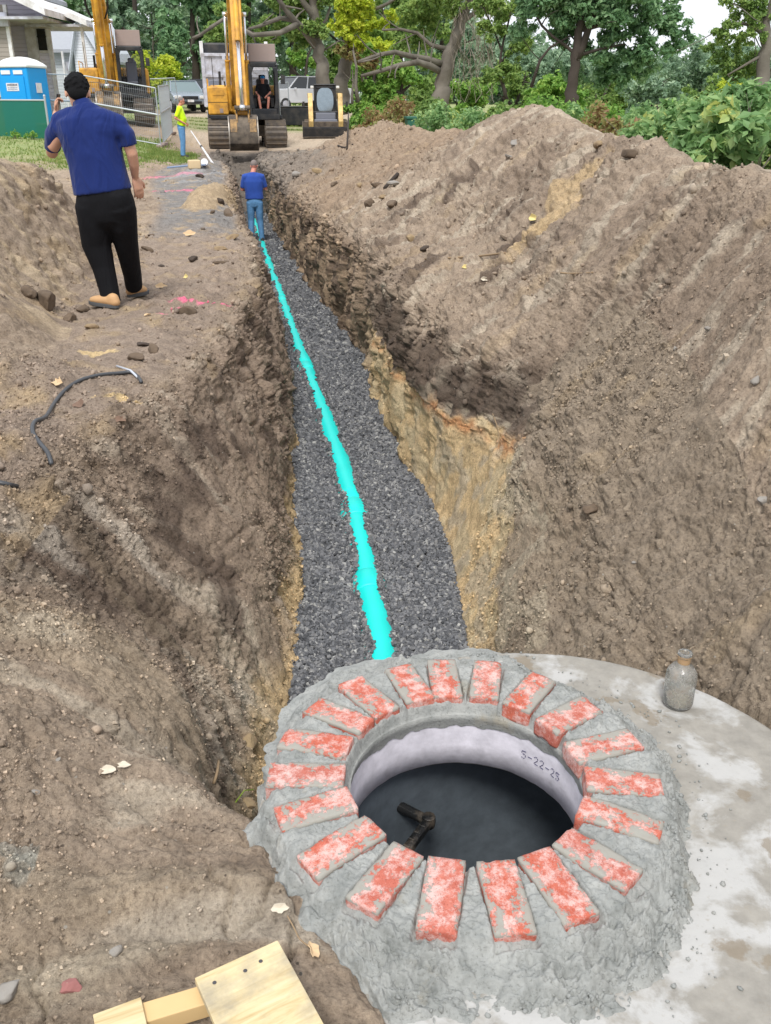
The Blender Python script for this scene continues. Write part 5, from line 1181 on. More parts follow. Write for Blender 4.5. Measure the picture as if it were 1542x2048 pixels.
def ptube(bm, pts, rad, side=(1, 0, 0), n=16, round_=True):
    """closed tapering tube with elliptical sections; rad = (along side, across); round ends"""
    pts = [Vector(p) for p in pts]; rad = [(r, r) if not isinstance(r, (tuple, list)) else r for r in rad]
    side = Vector(side)
    if round_:
        t = (pts[0] - pts[1]).normalized(); r = min(rad[0]); P, Q = [], []
        for a in (80, 55, 28): P.append(pts[0] + t * r * math.sin(R(a))); Q.append((rad[0][0] * math.cos(R(a)), rad[0][1] * math.cos(R(a))))
        t = (pts[-1] - pts[-2]).normalized(); r = min(rad[-1]); P2, Q2 = [], []
        for a in (28, 55, 80): P2.append(pts[-1] + t * r * math.sin(R(a))); Q2.append((rad[-1][0] * math.cos(R(a)), rad[-1][1] * math.cos(R(a))))
        pts, rad = P + pts + P2, Q + rad + Q2
    m = len(pts); rings = []
    for i, p in enumerate(pts):
        t = (pts[min(i + 1, m - 1)] - pts[max(i - 1, 0)]).normalized(); u = side - t * side.dot(t)
        u = u.normalized() if u.length > .05 else t.orthogonal().normalized(); w = t.cross(u)
        rings.append([p + u * rad[i][0] * math.cos(q) + w * rad[i][1] * math.sin(q) for q in np.linspace(0, 2 * math.pi, n, endpoint=False)])
    vs = [[bm.verts.new(v) for v in r] for r in rings]
    for i in range(m - 1):
        for k in range(n): bm.faces.new((vs[i][k], vs[i][(k + 1) % n], vs[i + 1][(k + 1) % n], vs[i + 1][k]))
    bm.faces.new(vs[0][::-1]); bm.faces.new(vs[-1])
def ell(bm, c, r, rot=None, n=16):
    M = Matrix.Translation(c) @ (rot.to_4x4() if rot is not None else Matrix.Identity(4)) @ Matrix.Diagonal((*r, 1))
    bmesh.ops.create_uvsphere(bm, u_segments=n, v_segments=n // 2 + 2, radius=1, matrix=M)
def finish(bm, name, mat, parent, voxel=.012, it=4, fac=.5):
    bmesh.ops.recalc_face_normals(bm, faces=bm.faces[:]); me = bpy.data.meshes.new(name); bm.to_mesh(me); bm.free()
    o = mobj(name, me, mat, parent); m = o.modifiers.new('r', 'REMESH'); m.mode = 'VOXEL'; m.voxel_size = voxel; m.use_smooth_shade = True
    s = o.modifiers.new('s', 'SMOOTH'); s.iterations = it; s.factor = fac; return o
def hand(bm, wrist, dirn, palm_n, thumb, s=1.0, curl=.5):
    """five fingers; dirn = towards finger tips, palm_n = direction the palm faces, thumb = side the thumb leaves"""
    d = Vector(dirn).normalized(); pn = Vector(palm_n); pn = (pn - d * pn.dot(d)).normalized(); th_ = d.cross(pn)
    if th_.dot(Vector(thumb)) < 0: th_ = -th_
    w = Vector(wrist); ptube(bm, [w, w + d * .035 * s, w + d * .08 * s], [(.026 * s, .018 * s), (.038 * s, .017 * s), (.040 * s, .014 * s)], th_, 12)
    for k, (off, L_) in enumerate(((.030, .072), (.010, .080), (-.011, .074), (-.031, .058))):
        b = w + d * .082 * s + th_ * off * s; c = curl * (1 + .12 * k)
        p1 = b + (d * math.cos(c * .5) + pn * math.sin(c * .5)) * L_ * .42 * s; p2 = p1 + (d * math.cos(c * 1.3) + pn * math.sin(c * 1.3)) * L_ * .33 * s; p3 = p2 + (d * math.cos(c * 2.0) + pn * math.sin(c * 2.0)) * L_ * .25 * s
        ptube(bm, [b - d * .012, b, p1, p2, p3], [.0095 * s, .0093 * s, .0088 * s, .0078 * s, .0066 * s], th_, 8)
    b = w + d * .03 * s + th_ * .030 * s; p1 = b + (d * .7 + th_ * .6 + pn * .25).normalized() * .04 * s; p2 = p1 + (d * .9 + th_ * .15 + pn * .4).normalized() * .032 * s
    ptube(bm, [b - th_ * .012, b, p1, p2], [.013 * s, .013 * s, .0105 * s, .0085 * s], th_, 8)
def head(bm, c, f, up, s=1.0):
    """skull, jaw, nose, ears; f = direction of the face"""
    c, f, up = Vector(c), Vector(f).normalized(), Vector(up).normalized(); sd = f.cross(up).normalized(); up = sd.cross(f)
    M = Matrix((sd, f, up)).transposed()
    ell(bm, c + up * .022 * s - f * .006 * s, (.074 * s, .092 * s, .092 * s), M, 20); ell(bm, c - up * .045 * s + f * .026 * s, (.056 * s, .062 * s, .068 * s), M, 16)
    ell(bm, c - up * .088 * s + f * .055 * s, (.030 * s, .026 * s, .022 * s), M, 12)
    ptube(bm, [c + up * .012 * s + f * .083 * s, c - up * .016 * s + f * .098 * s, c - up * .026 * s + f * .094 * s], [.010 * s, .014 * s, .016 * s], sd, 8)
    for k in (-1, 1):
        ell(bm, c + sd * k * .075 * s - up * .012 * s - f * .006 * s, (.010 * s, .019 * s, .031 * s), M, 10)
        ell(bm, c + sd * k * .03 * s + up * .024 * s + f * .078 * s, (.022 * s, .014 * s, .008 * s), M, 8)
    return M
def face(parent, c, f, up, s=1.0):
    c, f, up = Vector(c), Vector(f).normalized(), Vector(up).normalized(); sd = f.cross(up).normalized(); up = sd.cross(f); M = Matrix((sd, f, up)).transposed()
    for k in (-1, 1):
        bm = bmesh.new(); ell(bm, c + sd * k * .030 * s + up * .006 * s + f * .083 * s, (.012 * s, .008 * s, .007 * s), M, 10); me = bpy.data.meshes.new('eye'); bm.to_mesh(me); bm.free(); mobj('eye', me, M_EYE, parent)
    bm = bmesh.new(); ell(bm, c - up * .052 * s + f * .089 * s, (.024 * s, .008 * s, .006 * s), M, 10); me = bpy.data.meshes.new('mouth'); bm.to_mesh(me); bm.free(); mobj('mouth', me, M_LIP, parent)
def boot(parent, heel, toe, up=(0, 0, 1), h=.10, mat=None, sole=None, w=.048):
    heel, toe = Vector(heel), Vector(toe); d = (toe - heel); L_ = d.length; d.normalize(); sd = d.cross(Vector(up)).normalized(); u = sd.cross(d)
    bm = bmesh.new(); ptube(bm, [heel + u * .045 + d * .03, heel + u * .05 + d * .35 * L_, heel + u * .042 + d * .7 * L_, toe + u * .036 - d * .05], [(w * .82, .04), (w * .9, .046), (w * 1.08, .036), (w * .95, .030)], sd)
    ptube(bm, [heel + u * .05 + d * .05, heel + u * (h + .02) + d * .055], [(.044, .055), (.046, .056)], sd); o = finish(bm, 'boot', mat or M_BOOT, parent, .010)
    m = MB(); q = []
    for k in range(20):
        a = 2 * math.pi * k / 20; x, y = math.cos(a), math.sin(a); q.append(heel + d * (L_ / 2 + x * L_ / 2) + sd * y * w * (1.12 if x > 0 else .95) * (abs(y) ** -.25 if abs(y) > .1 else 1.5))
    m.loft([[p - u * .004 for p in q], [p + u * .026 for p in q]]); m.build('sole', sole or M_SOLE, o, bevel=.004)
    return o
def shirt_tail(bm): pass

# ---- man in navy polo (seen from behind, left of the trench)
base = Vector((at(222, 608, 7.6).x, 7.6, 0)); base.z = gz(base.x, 7.6)
man = thing('person', 'man in a royal blue polo and black trousers holding up a phone on the path', 'person', base)
def Jn(px, py, dd=0.0): return at(px, py, 7.6 + dd) - base
f_n = Vector((-.30, 1, -.50)).normalized()
hc = Jn(155, 184, .06)
bm = bmesh.new(); head(bm, hc, f_n, (-.08, .35, 1), 1.14)
ptube(bm, [Jn(168, 226), Jn(164, 212, .02), Jn(160, 198, .04)], [(.062, .062), (.058, .060), (.056, .058)])
ptube(bm, [Jn(172, 232), Jn(184, 300, .02), Jn(206, 385, .02)], [(.13, .08), (.14, .09), (.13, .09)])
ptube(bm, [Jn(252, 276, .01), Jn(257, 288, .02), Jn(264, 308, .03), Jn(268, 330, .07), Jn(270, 352, .12)], [.048, .048, .044, .040, .029])
ptube(bm, [Jn(124, 264), Jn(106, 292, .06), Jn(104, 306, .12), Jn(107, 270, .26), Jn(112, 228, .34)], [.048, .050, .046, .040, .027])
hand(bm, Jn(270.5, 354, .13), (.14, .10, -1), (-.7, .7, .1), (-.5, .7, -.2), 1.16, .34)
hand(bm, Jn(112.5, 224, .345), (.15, .05, 1), (.9, .1, 0), (0, -1, .2), .95, 1.1)
for (a, b2, c) in ((Jn(188, 395), Jn(195, 490, .04), Jn(224, 590, -.02)), (Jn(236, 395), Jn(250, 485, .12), Jn(266, 560, .36))):
    ptube(bm, [a, b2, c], [.08, .055, .04])
body = finish(bm, 'body', M_SKIN, man, .0065, 3)
face(man, hc, f_n, (-.08, .35, 1), 1.14)
# polo
bm = bmesh.new()
ptube(bm, [Jn(166, 209, .02), Jn(171, 226, .01), Jn(173, 238), Jn(177, 258), Jn(184, 292), Jn(192, 322), Jn(199, 354), Jn(206, 384)], [(.078, .075), (.150, .10), (.225, .115), (.243, .130), (.226, .140), (.218, .142), (.222, .145), (.232, .150)], (1, .15, -.12), 28, False)
ptube(bm, [Jn(222, 248), Jn(241, 258, .01), Jn(253, 270, .02), Jn(259, 291, .03)], [(.066, .076), (.072, .080), (.068, .076), (.062, .072)], (1, 0, 0), 18, False)
ptube(bm, [Jn(140, 244), Jn(119, 256, .03), Jn(108, 270, .06), Jn(105, 297, .11)], [(.075, .085), (.082, .088), (.072, .082), (.062, .076)], (1, 0, 0), 18, False)
ptube(bm, [Jn(120, 244, .02), Jn(142, 234, .01), Jn(172, 229, .0), Jn(205, 236, .0), Jn(238, 249, .01)], [(.070, .075), (.084, .075), (.085, .07), (.084, .075), (.070, .075)], (0, 1, 0), 18)
ell(bm, Jn(180, 262, .0), (.235, .125, .16)); 
po = finish(bm, 'polo_shirt', M_NAVY, man, .0095, 5)
bm = bmesh.new(); ptube(bm, [Jn(170, 223, .01), Jn(163, 203, .035)], [(.088, .086), (.069, .070)], (1, 0, 0), 24, False); finish(bm, 'collar', M_NAVY, po, .007, 2)
bm = bmesh.new()
ptube(bm, [Jn(207, 374), Jn(210, 400), Jn(214, 425)], [(.212, .135), (.216, .142), (.205, .135)], (1, .1, -.08), 24)
ptube(bm, [Jn(186, 398), Jn(187, 425, .01), Jn(189, 450, .01)], [(.13, .14), (.14, .14), (.12, .125)], (1, 0, 0), 20)
ptube(bm, [Jn(234, 398), Jn(240, 425, .03), Jn(245, 450, .06)], [(.13, .14), (.135, .138), (.115, .125)], (1, 0, 0), 20)
ptube(bm, [Jn(184, 410), Jn(188, 445, .01), Jn(193, 490, .04), Jn(207, 535, .03), Jn(217, 575, .0), Jn(223, 606, -.03)], [(.135, .14), (.125, .13), (.118, .118), (.092, .098), (.082, .088), (.078, .084)], (1, 0, 0), 20, False)
ptube(bm, [Jn(236, 408), Jn(245, 440, .05), Jn(251, 480, .13), Jn(259, 520, .24), Jn(265, 550, .33), Jn(268, 575, .40)], [(.135, .14), (.118, .13), (.102, .112), (.086, .096), (.078, .086), (.074, .082)], (1, 0, 0), 20, False)
finish(bm, 'trousers', M_BLKP, man, .0095, 14)
boot(man, Jn(237, 616, -.12), Jn(180, 606, .02), (.06, 0, 1), .05, w=.054)
boot(man, Jn(256, 594, .38), Jn(296, 584, .56), (-.10, -.25, 1), .05, w=.054)
bm = bmesh.new(); up_ = Vector((-.08, .35, 1)).normalized(); sd = f_n.cross(up_).normalized(); u2 = sd.cross(f_n); Mh = Matrix((sd, f_n, u2)).transposed()
ell(bm, hc + u2 * .034 - f_n * .012, (.091, .108, .102), Mh, 24); ell(bm, hc - f_n * .055 - u2 * .03, (.072, .052, .060), Mh, 18); ell(bm, hc + u2 * .06 + f_n * .05, (.07, .06, .05), Mh, 16)
rs = np.random.RandomState(8)
for k in range(150):
    v = Vector(rs.normal(size=3)).normalized(); q = sd * v.x * .090 + f_n * (v.y * .106 - .012) + u2 * (v.z * .101 + .034)
    if v.z < -.35 and v.y > -.2: continue
    ell(bm, hc + q, (.011, .011, .009), None, 6)
finish(bm, 'hair', M_HAIRB, man, .0055, 1)
ph = MB().box(Jn(115.5, 207, .36), (.012, .075, .15), Matrix.Rotation(R(14), 3, 'Y')).build('mobile_phone', M_PHON, None, bevel=.006); ph.location = base
tag(ph, 'black mobile phone held up in the left hand of the man in royal blue', 'phone')

def stand(label, base, rz, joints, mats, hair=None, face_dir=(0, 1, -.2), s=1.0, vox=.012, prof=None, skin=M_SKIN2, curl=1.0, cap=None, shoes=M_SHOE, short=False, shirt_w=1.0, seated=False, handdir=None):
    """a figure in its own frame: x to its right when facing +y"""
    r = thing('person', label, 'person', base, rz); j = {k: Vector(v) for k, v in joints.items()}
    f_ = Vector(face_dir).normalized(); bm = bmesh.new(); head(bm, j['head'], f_, (0, -f_.z, 1), s)
    ptube(bm, [j['chest'] + Vector((0, 0, .06)), j['neck'], j['head'] - Vector((0, 0, .05))], [.065, .058, .054])
    ptube(bm, [j['chest'], j['waist'], j['hip']], [(.12, .08)] * 3)
    for k in 'LR':
        ptube(bm, [j['sh' + k], j['el' + k], j['wr' + k]], [.05, .042, .027])
        d = j['wr' + k] - j['el' + k]; d = Vector(handdir[k]) if handdir else d; hand(bm, j['wr' + k], d, (0, .2, -1) if abs(d.normalized().z) < .8 else (0, 1, 0), (0, 0, 1) if abs(d.normalized().z) < .8 else (0, 1, -.2), .95, curl)
        ptube(bm, [j['hp' + k], j['kn' + k], j['an' + k]], [(.085), (.058 if not short else .056), (.042)])
    finish(bm, 'body', skin, r, vox * .75, 3); face(r, j['head'], f_, (0, -f_.z, 1), s)
    bm = bmesh.new(); W = shirt_w
    ptube(bm, [j['neck'] + Vector((0, 0, .0)), j['chest'] + Vector((0, 0, .10)), j['chest'], j['waist'], j['hip'] + Vector((0, 0, .0))], [(.07, .07), (.16 * W, .10), (.205 * W, .125), (.185 * W, .13), (.19 * W, .132)], (1, 0, 0), 24, False)
    for k in 'LR':
        sh, el = j['sh' + k], j['el' + k]; ptube(bm, [sh.lerp(j['chest'] + Vector((0, 0, .06)), .4), sh, sh.lerp(el, .45), sh.lerp(el, .85)], [.070, .072, .064, .058], (1, 0, 0), 14, False)
    ptube(bm, [j['shL'] + Vector((.01, 0, -.01)), j['neck'] + Vector((0, 0, -.055)), j['shR'] + Vector((-.01, 0, -.01))], [(.068, .07), (.075, .075), (.068, .07)], (0, 1, 0), 16)
    finish(bm, 'shirt', mats[0], r, vox, 4)
    bm = bmesh.new(); ptube(bm, [j['hip'] + Vector((0, 0, .04)), j['hip'] - Vector((0, 0, .05)), j['hip'] - Vector((0, 0, .1))] if not seated else [j['hip'] + Vector((0, -.02, .06)), j['hip'] - Vector((0, 0, .02))], [(.165, .115), (.172, .125), (.165, .12)][:3 if not seated else 2], (1, 0, 0), 20)
    for k in 'LR':
        a, b_, c = j['hp' + k], j['kn' + k], j['an' + k]
        if short: ptube(bm, [a, a.lerp(b_, .5), a.lerp(b_, .9)], [.095, .088, .078], (1, 0, 0), 16, False)
        else: ptube(bm, [a, a.lerp(b_, .5), b_, b_.lerp(c, .5), c - Vector((0, 0, .02))], [(.098, .105), (.088, .098), (.074, .082), (.066, .074), (.062, .070)], (1, 0, 0), 16, False)
    finish(bm, 'trousers' if not short else 'shorts', mats[1], r, vox, 4)
    for k in 'LR': boot(r, j['an' + k] + Vector((0, -.07, -j['an' + k].z + j.get('sole', Vector((0, 0, 0))).z)), j['an' + k] + Vector((.03 if k == 'R' else -.03, .20, -j['an' + k].z + j.get('sole', Vector((0, 0, 0))).z)), h=.08, mat=shoes, sole=M_SOLE)
    if hair:
        bm = bmesh.new(); u2 = Vector((0, -f_.z, 1)).normalized(); sd = f_.cross(u2).normalized(); u2 = sd.cross(f_); Mh = Matrix((sd, f_, u2)).transposed()
        ell(bm, j['head'] + u2 * .030 * s - f_ * .014 * s, (.078 * s, .092 * s, .090 * s), Mh, 18); finish(bm, 'hair', hair, r, .009, 2)
    if cap:
        bm = bmesh.new(); ell(bm, j['head'] + Vector((0, -.005, .050)), (.088, .102, .075), None, 18); ptube(bm, [j['head'] + f_ * .07 + Vector((0, 0, .052)), j['head'] + f_ * .17 + Vector((0, 0, .040))], [(.070, .012), (.055, .008)], (1, 0, 0), 12); finish(bm, 'cap', cap, r, .010, 2)
    return r
def std(**kw):
    j = dict(head=(0, .03, 1.66), neck=(0, 0, 1.50), chest=(0, 0, 1.32), waist=(0, .01, 1.10), hip=(0, 0, .94), shL=(-.19, 0, 1.42), shR=(.19, 0, 1.42), elL=(-.25, .03, 1.14), elR=(.25, .03, 1.14), wrL=(-.22, .2, .98), wrR=(.22, .2, .98),
             hpL=(-.09, 0, .88), hpR=(.09, 0, .88), knL=(-.10, .02, .48), knR=(.10, .02, .48), anL=(-.11, -.02, .09), anR=(.11, -.02, .09)); j.update(kw); return j
# man in the trench, looking down at what he holds
p = at(513.5, 478, 21.3)
stand('man in blue tee and jeans standing in the trench with his back turned', (p.x, 21.3, -1.315), R(6), std(head=(.03, .07, 1.64), neck=(0, .02, 1.50), elL=(-.26, .05, 1.14), elR=(.26, .06, 1.15), wrL=(-.13, .27, 1.10), wrR=(.15, .29, 1.12), anL=(-.12, -.06, .09), anR=(.12, -.02, .09)), (M_BLUET, M_JEAN), hair=M_HAIRG, face_dir=(.12, 1, -.55), shirt_w=1.08)
# man in lime tee, profile, hands at his belt
p = at(368, 318, 30.5); zy = gz(p.x, 30.5)
YM = stand('man in a lime yellow tee and pale jeans standing in profile by the excavator', (p.x, 30.5, zy), R(-82), std(head=(0, .07, 1.63), neck=(0, .0, 1.49), waist=(0, .06, 1.12), elL=(-.25, -.10, 1.14), elR=(.25, -.14, 1.15), wrL=(-.16, .13, 1.02), wrR=(.17, .12, 1.0), knL=(-.1, .01, .48)), (M_LIME, M_JEAN), hair=M_HAIRG, face_dir=(0, 1, -.22), shirt_w=1.05)
# operator seated in the cab: placed in the excavator's own frame
ex = EXC; Mx = Matrix.Translation(ex.location) @ Matrix.Rotation(ex.rotation_euler[2], 4, 'Z')
seat = Mx @ Vector((.70, -.80, 1.22))
op = stand('operator in a black tee, shorts and blue cap sitting in the open excavator cab', seat, ex.rotation_euler[2] + math.pi, dict(head=(0, .12, 1.22), neck=(0, .06, 1.06), chest=(0, .05, .90), waist=(0, .03, .68), hip=(0, 0, .54), shL=(-.19, .05, 1.0), shR=(.19, .05, 1.0), elL=(-.27, .16, .74), elR=(.27, .16, .74), wrL=(-.10, .42, .62), wrR=(.20, .42, .66),
    hpL=(-.10, .06, .52), hpR=(.10, .06, .52), knL=(-.19, .50, .56), knR=(.19, .50, .56), anL=(-.13, .60, .12), anR=(.13, .60, .12), sole=(0, 0, .03)), (M_BLKT, M_SHORT), face_dir=(0, 1, -.12), cap=simple('blue_cap', lin(30, 130, 200), .7), short=True, seated=True, shoes=M_BOOT)
# ================================================================== VEGETATION
def leaf_mat(name, stops, trans=.45):
    m, nt, b = new_mat(name); g = nt.nodes.new('ShaderNodeNewGeometry'); co = coords(nt)
    n_ = noise(nt, co, .9, 3); ad = nd(nt, 'ShaderNodeMath', operation='MULTIPLY_ADD'); nt.links.new(g.outputs['Random Per Island'], ad.inputs[0]); ad.inputs[1].default_value = .55
    s = nd(nt, 'ShaderNodeMath', operation='MULTIPLY_ADD'); nt.links.new(n_, s.inputs[0]); s.inputs[1].default_value = 1.1; s.inputs[2].default_value = -.32; nt.links.new(s.outputs[0], ad.inputs[2])
    c = ramp(nt, ad.outputs[0], stops); nt.links.new(c, b.inputs['Base Color']); b.inputs['Roughness'].default_value = .5; b.inputs['Specular IOR Level'].default_value = .35
    tr = nt.nodes.new('ShaderNodeBsdfTranslucent'); nt.links.new(c, tr.inputs[0]); mx_ = nt.nodes.new('ShaderNodeMixShader'); mx_.inputs[0].default_value = trans
    out = nt.nodes['Material Output']; nt.links.new(b.outputs[0], mx_.inputs[1]); nt.links.new(tr.outputs[0], mx_.inputs[2]); nt.links.new(mx_.outputs[0], out.inputs[0]); return m
LV_MID = leaf_mat('leaves_mid_green', [(0, lin(80, 112, 56)), (.5, lin(134, 164, 88)), (1, lin(188, 206, 122))])  # mid, dark and grey greens: stops lightened so the colour stands in for haze
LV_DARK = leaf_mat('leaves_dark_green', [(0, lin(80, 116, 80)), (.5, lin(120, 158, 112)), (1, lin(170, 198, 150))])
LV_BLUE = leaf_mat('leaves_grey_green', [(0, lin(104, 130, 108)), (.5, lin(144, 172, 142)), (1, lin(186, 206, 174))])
LV_LIME = leaf_mat('leaves_yellow_green', [(0, lin(132, 164, 48)), (.5, lin(190, 206, 66)), (1, lin(232, 230, 96))])
LV_BRIGHT = leaf_mat('leaves_bright_green', [(0, lin(84, 130, 56)), (.5, lin(132, 174, 80)), (1, lin(186, 208, 108))])
LV_VINE = leaf_mat('leaves_vine', [(0, lin(86, 122, 72)), (.4, lin(128, 166, 106)), (.7, lin(172, 200, 136)), (.85, lin(214, 214, 120)), (1, lin(190, 150, 104))])
LV_RUST = leaf_mat('leaves_rusty', [(0, lin(118, 100, 66)), (.35, lin(160, 128, 92)), (.6, lin(146, 152, 88)), (.85, lin(180, 176, 120)), (1, lin(190, 140, 96))])
LV_TWIG = simple('dead_twigs', lin(132, 122, 110), .9, var=.15)
M_BARK = simple('bark', lin(122, 116, 106), .95, var=.25, vscale=6, bmp=.7, bscale=22, dirt=lin(78, 72, 64), dirt_amt=.5, dscale=1.5); M_BARKD = simple('dark_bark', lin(66, 58, 52), .95, var=.25, bmp=.6, bscale=22); M_BARKG = simple('lichen_bark', lin(134, 138, 120), .95, var=.2, bmp=.6, bscale=22)
def leaf_cloud(rs, centers, radii, n, size, flat=.75, droop=0, shell=.5):
    """n leaf-sized faces gathered in clumps around the centres"""
    centers = np.asarray(centers, float); radii = np.asarray(radii, float); w = radii ** 2; w = w / w.sum(); k = rs.choice(len(centers), n, p=w)
    d = rs.normal(size=(n, 3)); d /= np.linalg.norm(d, axis=1)[:, None]; rad = radii[k] * (shell + (1 - shell) * rs.rand(n)) * (.85 + .35 * rs.rand(n)); P = centers[k] + d * rad[:, None] * np.array([1, 1, flat])
    P[:, 2] -= droop * rs.rand(n) ** 2
    s = size * rs.uniform(.6, 1.3, n); nrm = d * .5 + rs.normal(size=(n, 3)) * .6 + np.array([0, -.1, .55]); nrm /= np.linalg.norm(nrm, axis=1)[:, None]
    a = np.cross(nrm, rs.normal(size=(n, 3))); a /= np.linalg.norm(a, axis=1)[:, None] + 1e-9; b = np.cross(nrm, a)
    a *= s[:, None]; b *= (s * .62)[:, None]; c = nrm * (s * .12)[:, None]
    V = np.stack([P - a * .55, P + b * .5 + c - a * .05, P + a * .6, P - b * .5 + c - a * .05], 1)
    F_ = np.arange(4 * n).reshape(n, 4); return V.reshape(-1, 3), F_
def branchy(mb, rs, p, d, L_, r, depth, ends, spread=.6, up=.1, wob=.12, n=5):
    pts = [Vector(p)]; d = Vector(d).normalized(); rad = [r]
    for i in range(n):
        d = (d + Vector(rs.normal(size=3)) * wob + Vector((0, 0, up * .15))).normalized(); pts.append(pts[-1] + d * L_ / n); rad.append(r * (1 - .6 * (i + 1) / n))
    mb.tube(pts, rad, 7 if r > .06 else 5, cap=False); ends.append(pts[-1])
    if depth > 0:
        for k in range(rs.randint(2, 4)):
            i = rs.randint(2, n + 1); dd = (d + Vector(rs.normal(size=3)) * spread).normalized(); dd.z = dd.z * .7 + up; branchy(mb, rs, pts[i], dd, L_ * rs.uniform(.5, .75), rad[i] * .62, depth - 1, ends, spread, up, wob, n)
def tree(label, trunk, r0, limbs, clumps, leaf, size, n, bark=M_BARK, seed=1, depth=2, name='tree', cat='tree', group=None, crown_mat2=None, flat=.75, shell=.45, droop=0, limb_up=.1):
    """trunk: world points; limbs: (start index, direction, length, radius) or explicit polylines; clumps: (centre, radius) in world space"""
    rs = np.random.RandomState(seed); b0 = Vector(trunk[0]); r = thing(name, label, cat, b0, 0, group)
    T_ = [Vector(p) - b0 for p in trunk]; mb = MB(); m = len(T_); rad = [r0 * (1 - .62 * i / max(1, m - 1)) for i in range(m)]; rad[0] *= 1.25
    pts, rr = [], []
    for i in range(m - 1):
        for q in (0, .33, .66): pts.append(T_[i].lerp(T_[i + 1], q) + Vector(rs.normal(size=3)) * rad[i] * .18 * (i > 0 or q > 0)); rr.append(rad[i] + (rad[i + 1] - rad[i]) * q)
    pts.append(T_[-1]); rr.append(rad[-1]); mb.tube(pts, rr, 10)
    ends = []
    for lb in limbs:
        if lb[0] == 'poly':
            P = [Vector(q) - b0 for q in lb[1]]; mb.tube(P, [lb[2] * (1 - .6 * i / (len(P) - 1)) for i in range(len(P))], 7); ends.append(P[-1])
            for q in P[1:]: branchy(mb, rs, q, Vector(rs.normal(size=3)), 1.0, lb[2] * .3, 0, ends)
        else: branchy(mb, rs, T_[lb[0]], lb[1], lb[2], lb[3], depth, ends, up=limb_up)
    mb.build('trunk', bark, r, smooth=True)
    C_ = [Vector(c) - b0 for c, _ in clumps]; Rr = [q for _, q in clumps]
    if C_:
        # break each clump into smaller tufts
        cc, rc = [], []
        for c, q in zip(C_, Rr):
            for k in range(14): v = Vector(rs.normal(size=3)); v.normalize(); cc.append(c + Vector((v.x, v.y, v.z * flat)) * q * rs.uniform(.35, .95)); rc.append(q * rs.uniform(.22, .42))
        V, F_ = leaf_cloud(rs, cc, rc, n, size, .8, droop, .25); mobj('crown', np_mesh('crown', V, F_, False), leaf, r)
    return r
def shrub(label, c, rx, rz, leaf, size, n, seed, group='shrubs and vines behind the spoil heap', name='shrub', stems=True, depthy=.8, tall=0):
    rs = np.random.RandomState(seed); c = Vector(c); r = thing(name, label, 'shrub', c, 0, group); cc, rc = [], []
    for k in range(26): a = rs.uniform(0, 6.28); q = rs.rand() ** .5; z = rs.rand(); cc.append((math.cos(a) * rx * q, math.sin(a) * rx * depthy * q, rz * (.08 + .86 * z * (1 - .45 * q * q)))); rc.append(.30 * min(rx, rz) * rs.uniform(.6, 1.15))
    V, F_ = leaf_cloud(rs, cc, rc, n, size, .8, .05, .3); mobj('foliage', np_mesh('foliage', V, F_, False), leaf, r)
    mb = MB(); en = []
    for k in range(5): branchy(mb, rs, (rs.normal() * rx * .2, rs.normal() * rx * .2, -.05), (rs.normal() * .4, rs.normal() * .3, 1), rz * .62, .010 + .004 * rz, 1, en)
    mb.build('stems', M_BARK, r); return r
def rp(rs, px, py, d, spread, k): return None

# the far wood: one uncountable mass of foliage
rs = np.random.RandomState(77); m_ = 60000; pxs = rs.uniform(-120, 1660, m_); dd_ = rs.uniform(125, 150, m_)
tops = np.interp(pxs, [-120, 600, 860, 960, 1100, 1180, 1300, 1420, 1660], [-150, -150, -60, 60, 100, 110, 130, 120, 105]) + 22 * perlin(pxs * .02, 0 * pxs, 0 * pxs) + 14 * perlin(pxs * .06, 0 * pxs + 4, 0 * pxs)
pys = tops + (212 - tops) * rs.rand(m_); Pw = np.array([tuple(at(a, b, c)) for a, b, c in zip(pxs[:6000], pys[:6000], dd_[:6000])])
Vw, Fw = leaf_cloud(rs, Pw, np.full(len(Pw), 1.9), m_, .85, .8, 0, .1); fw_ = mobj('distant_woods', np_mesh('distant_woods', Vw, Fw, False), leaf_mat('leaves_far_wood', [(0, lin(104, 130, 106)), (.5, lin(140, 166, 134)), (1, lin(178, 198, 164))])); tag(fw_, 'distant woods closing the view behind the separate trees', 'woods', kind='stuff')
# dark wood at the left and centre back
G = 'trees along the far side of the site'
def back_tree(label, px, d, top_py, wpx, leaf, n, size, seed, bark=M_BARKD, low=.0):
    b = at(px, 205, d); b.z = gz(b.x, d) if d < 300 else 2; zt = at(px, top_py, d).z; rs = np.random.RandomState(seed); w = wpx * d / F / 2
    H = zt - b.z; cl = []
    for k in range(26):
        a = rs.uniform(0, 6.28); q = rs.rand() ** .5; z = rs.uniform(low, 1); ww = w * (1 - .5 * abs(z - .45)); cl.append(((b.x + math.cos(a) * ww * q, b.y + math.sin(a) * ww * q * .7, b.z + H * (.06 + .9 * z)), w * .34 * rs.uniform(.8, 1.2)))
    return tree(label, [b, b + Vector((0, 0, H * .4)), b + Vector((.3, 0, H * .8))], .10 + .02 * H, [(1, (-.8, -.3, .5), H * .3, .12), (1, (.8, -.3, .4), H * .3, .12), (2, (.4, 0, .8), H * .2, .08)], cl, leaf, size, n, bark, seed, 1, group=G)
back_tree('dark green tree rising behind the left house and folded excavator arm', 130, 84, -120, 190, LV_DARK, 15000, .42, 11)
back_tree('grey green broad tree filling the sky right of the folded excavator arm', 285, 82, -140, 200, LV_BLUE, 19000, .42, 12)
back_tree('deep green tree behind the dump truck cover', 395, 80, -120, 170, LV_DARK, 16000, .42, 13)
back_tree('shady green tree behind the raised excavator arm', 505, 86, -130, 190, LV_DARK, 16000, .42, 14)
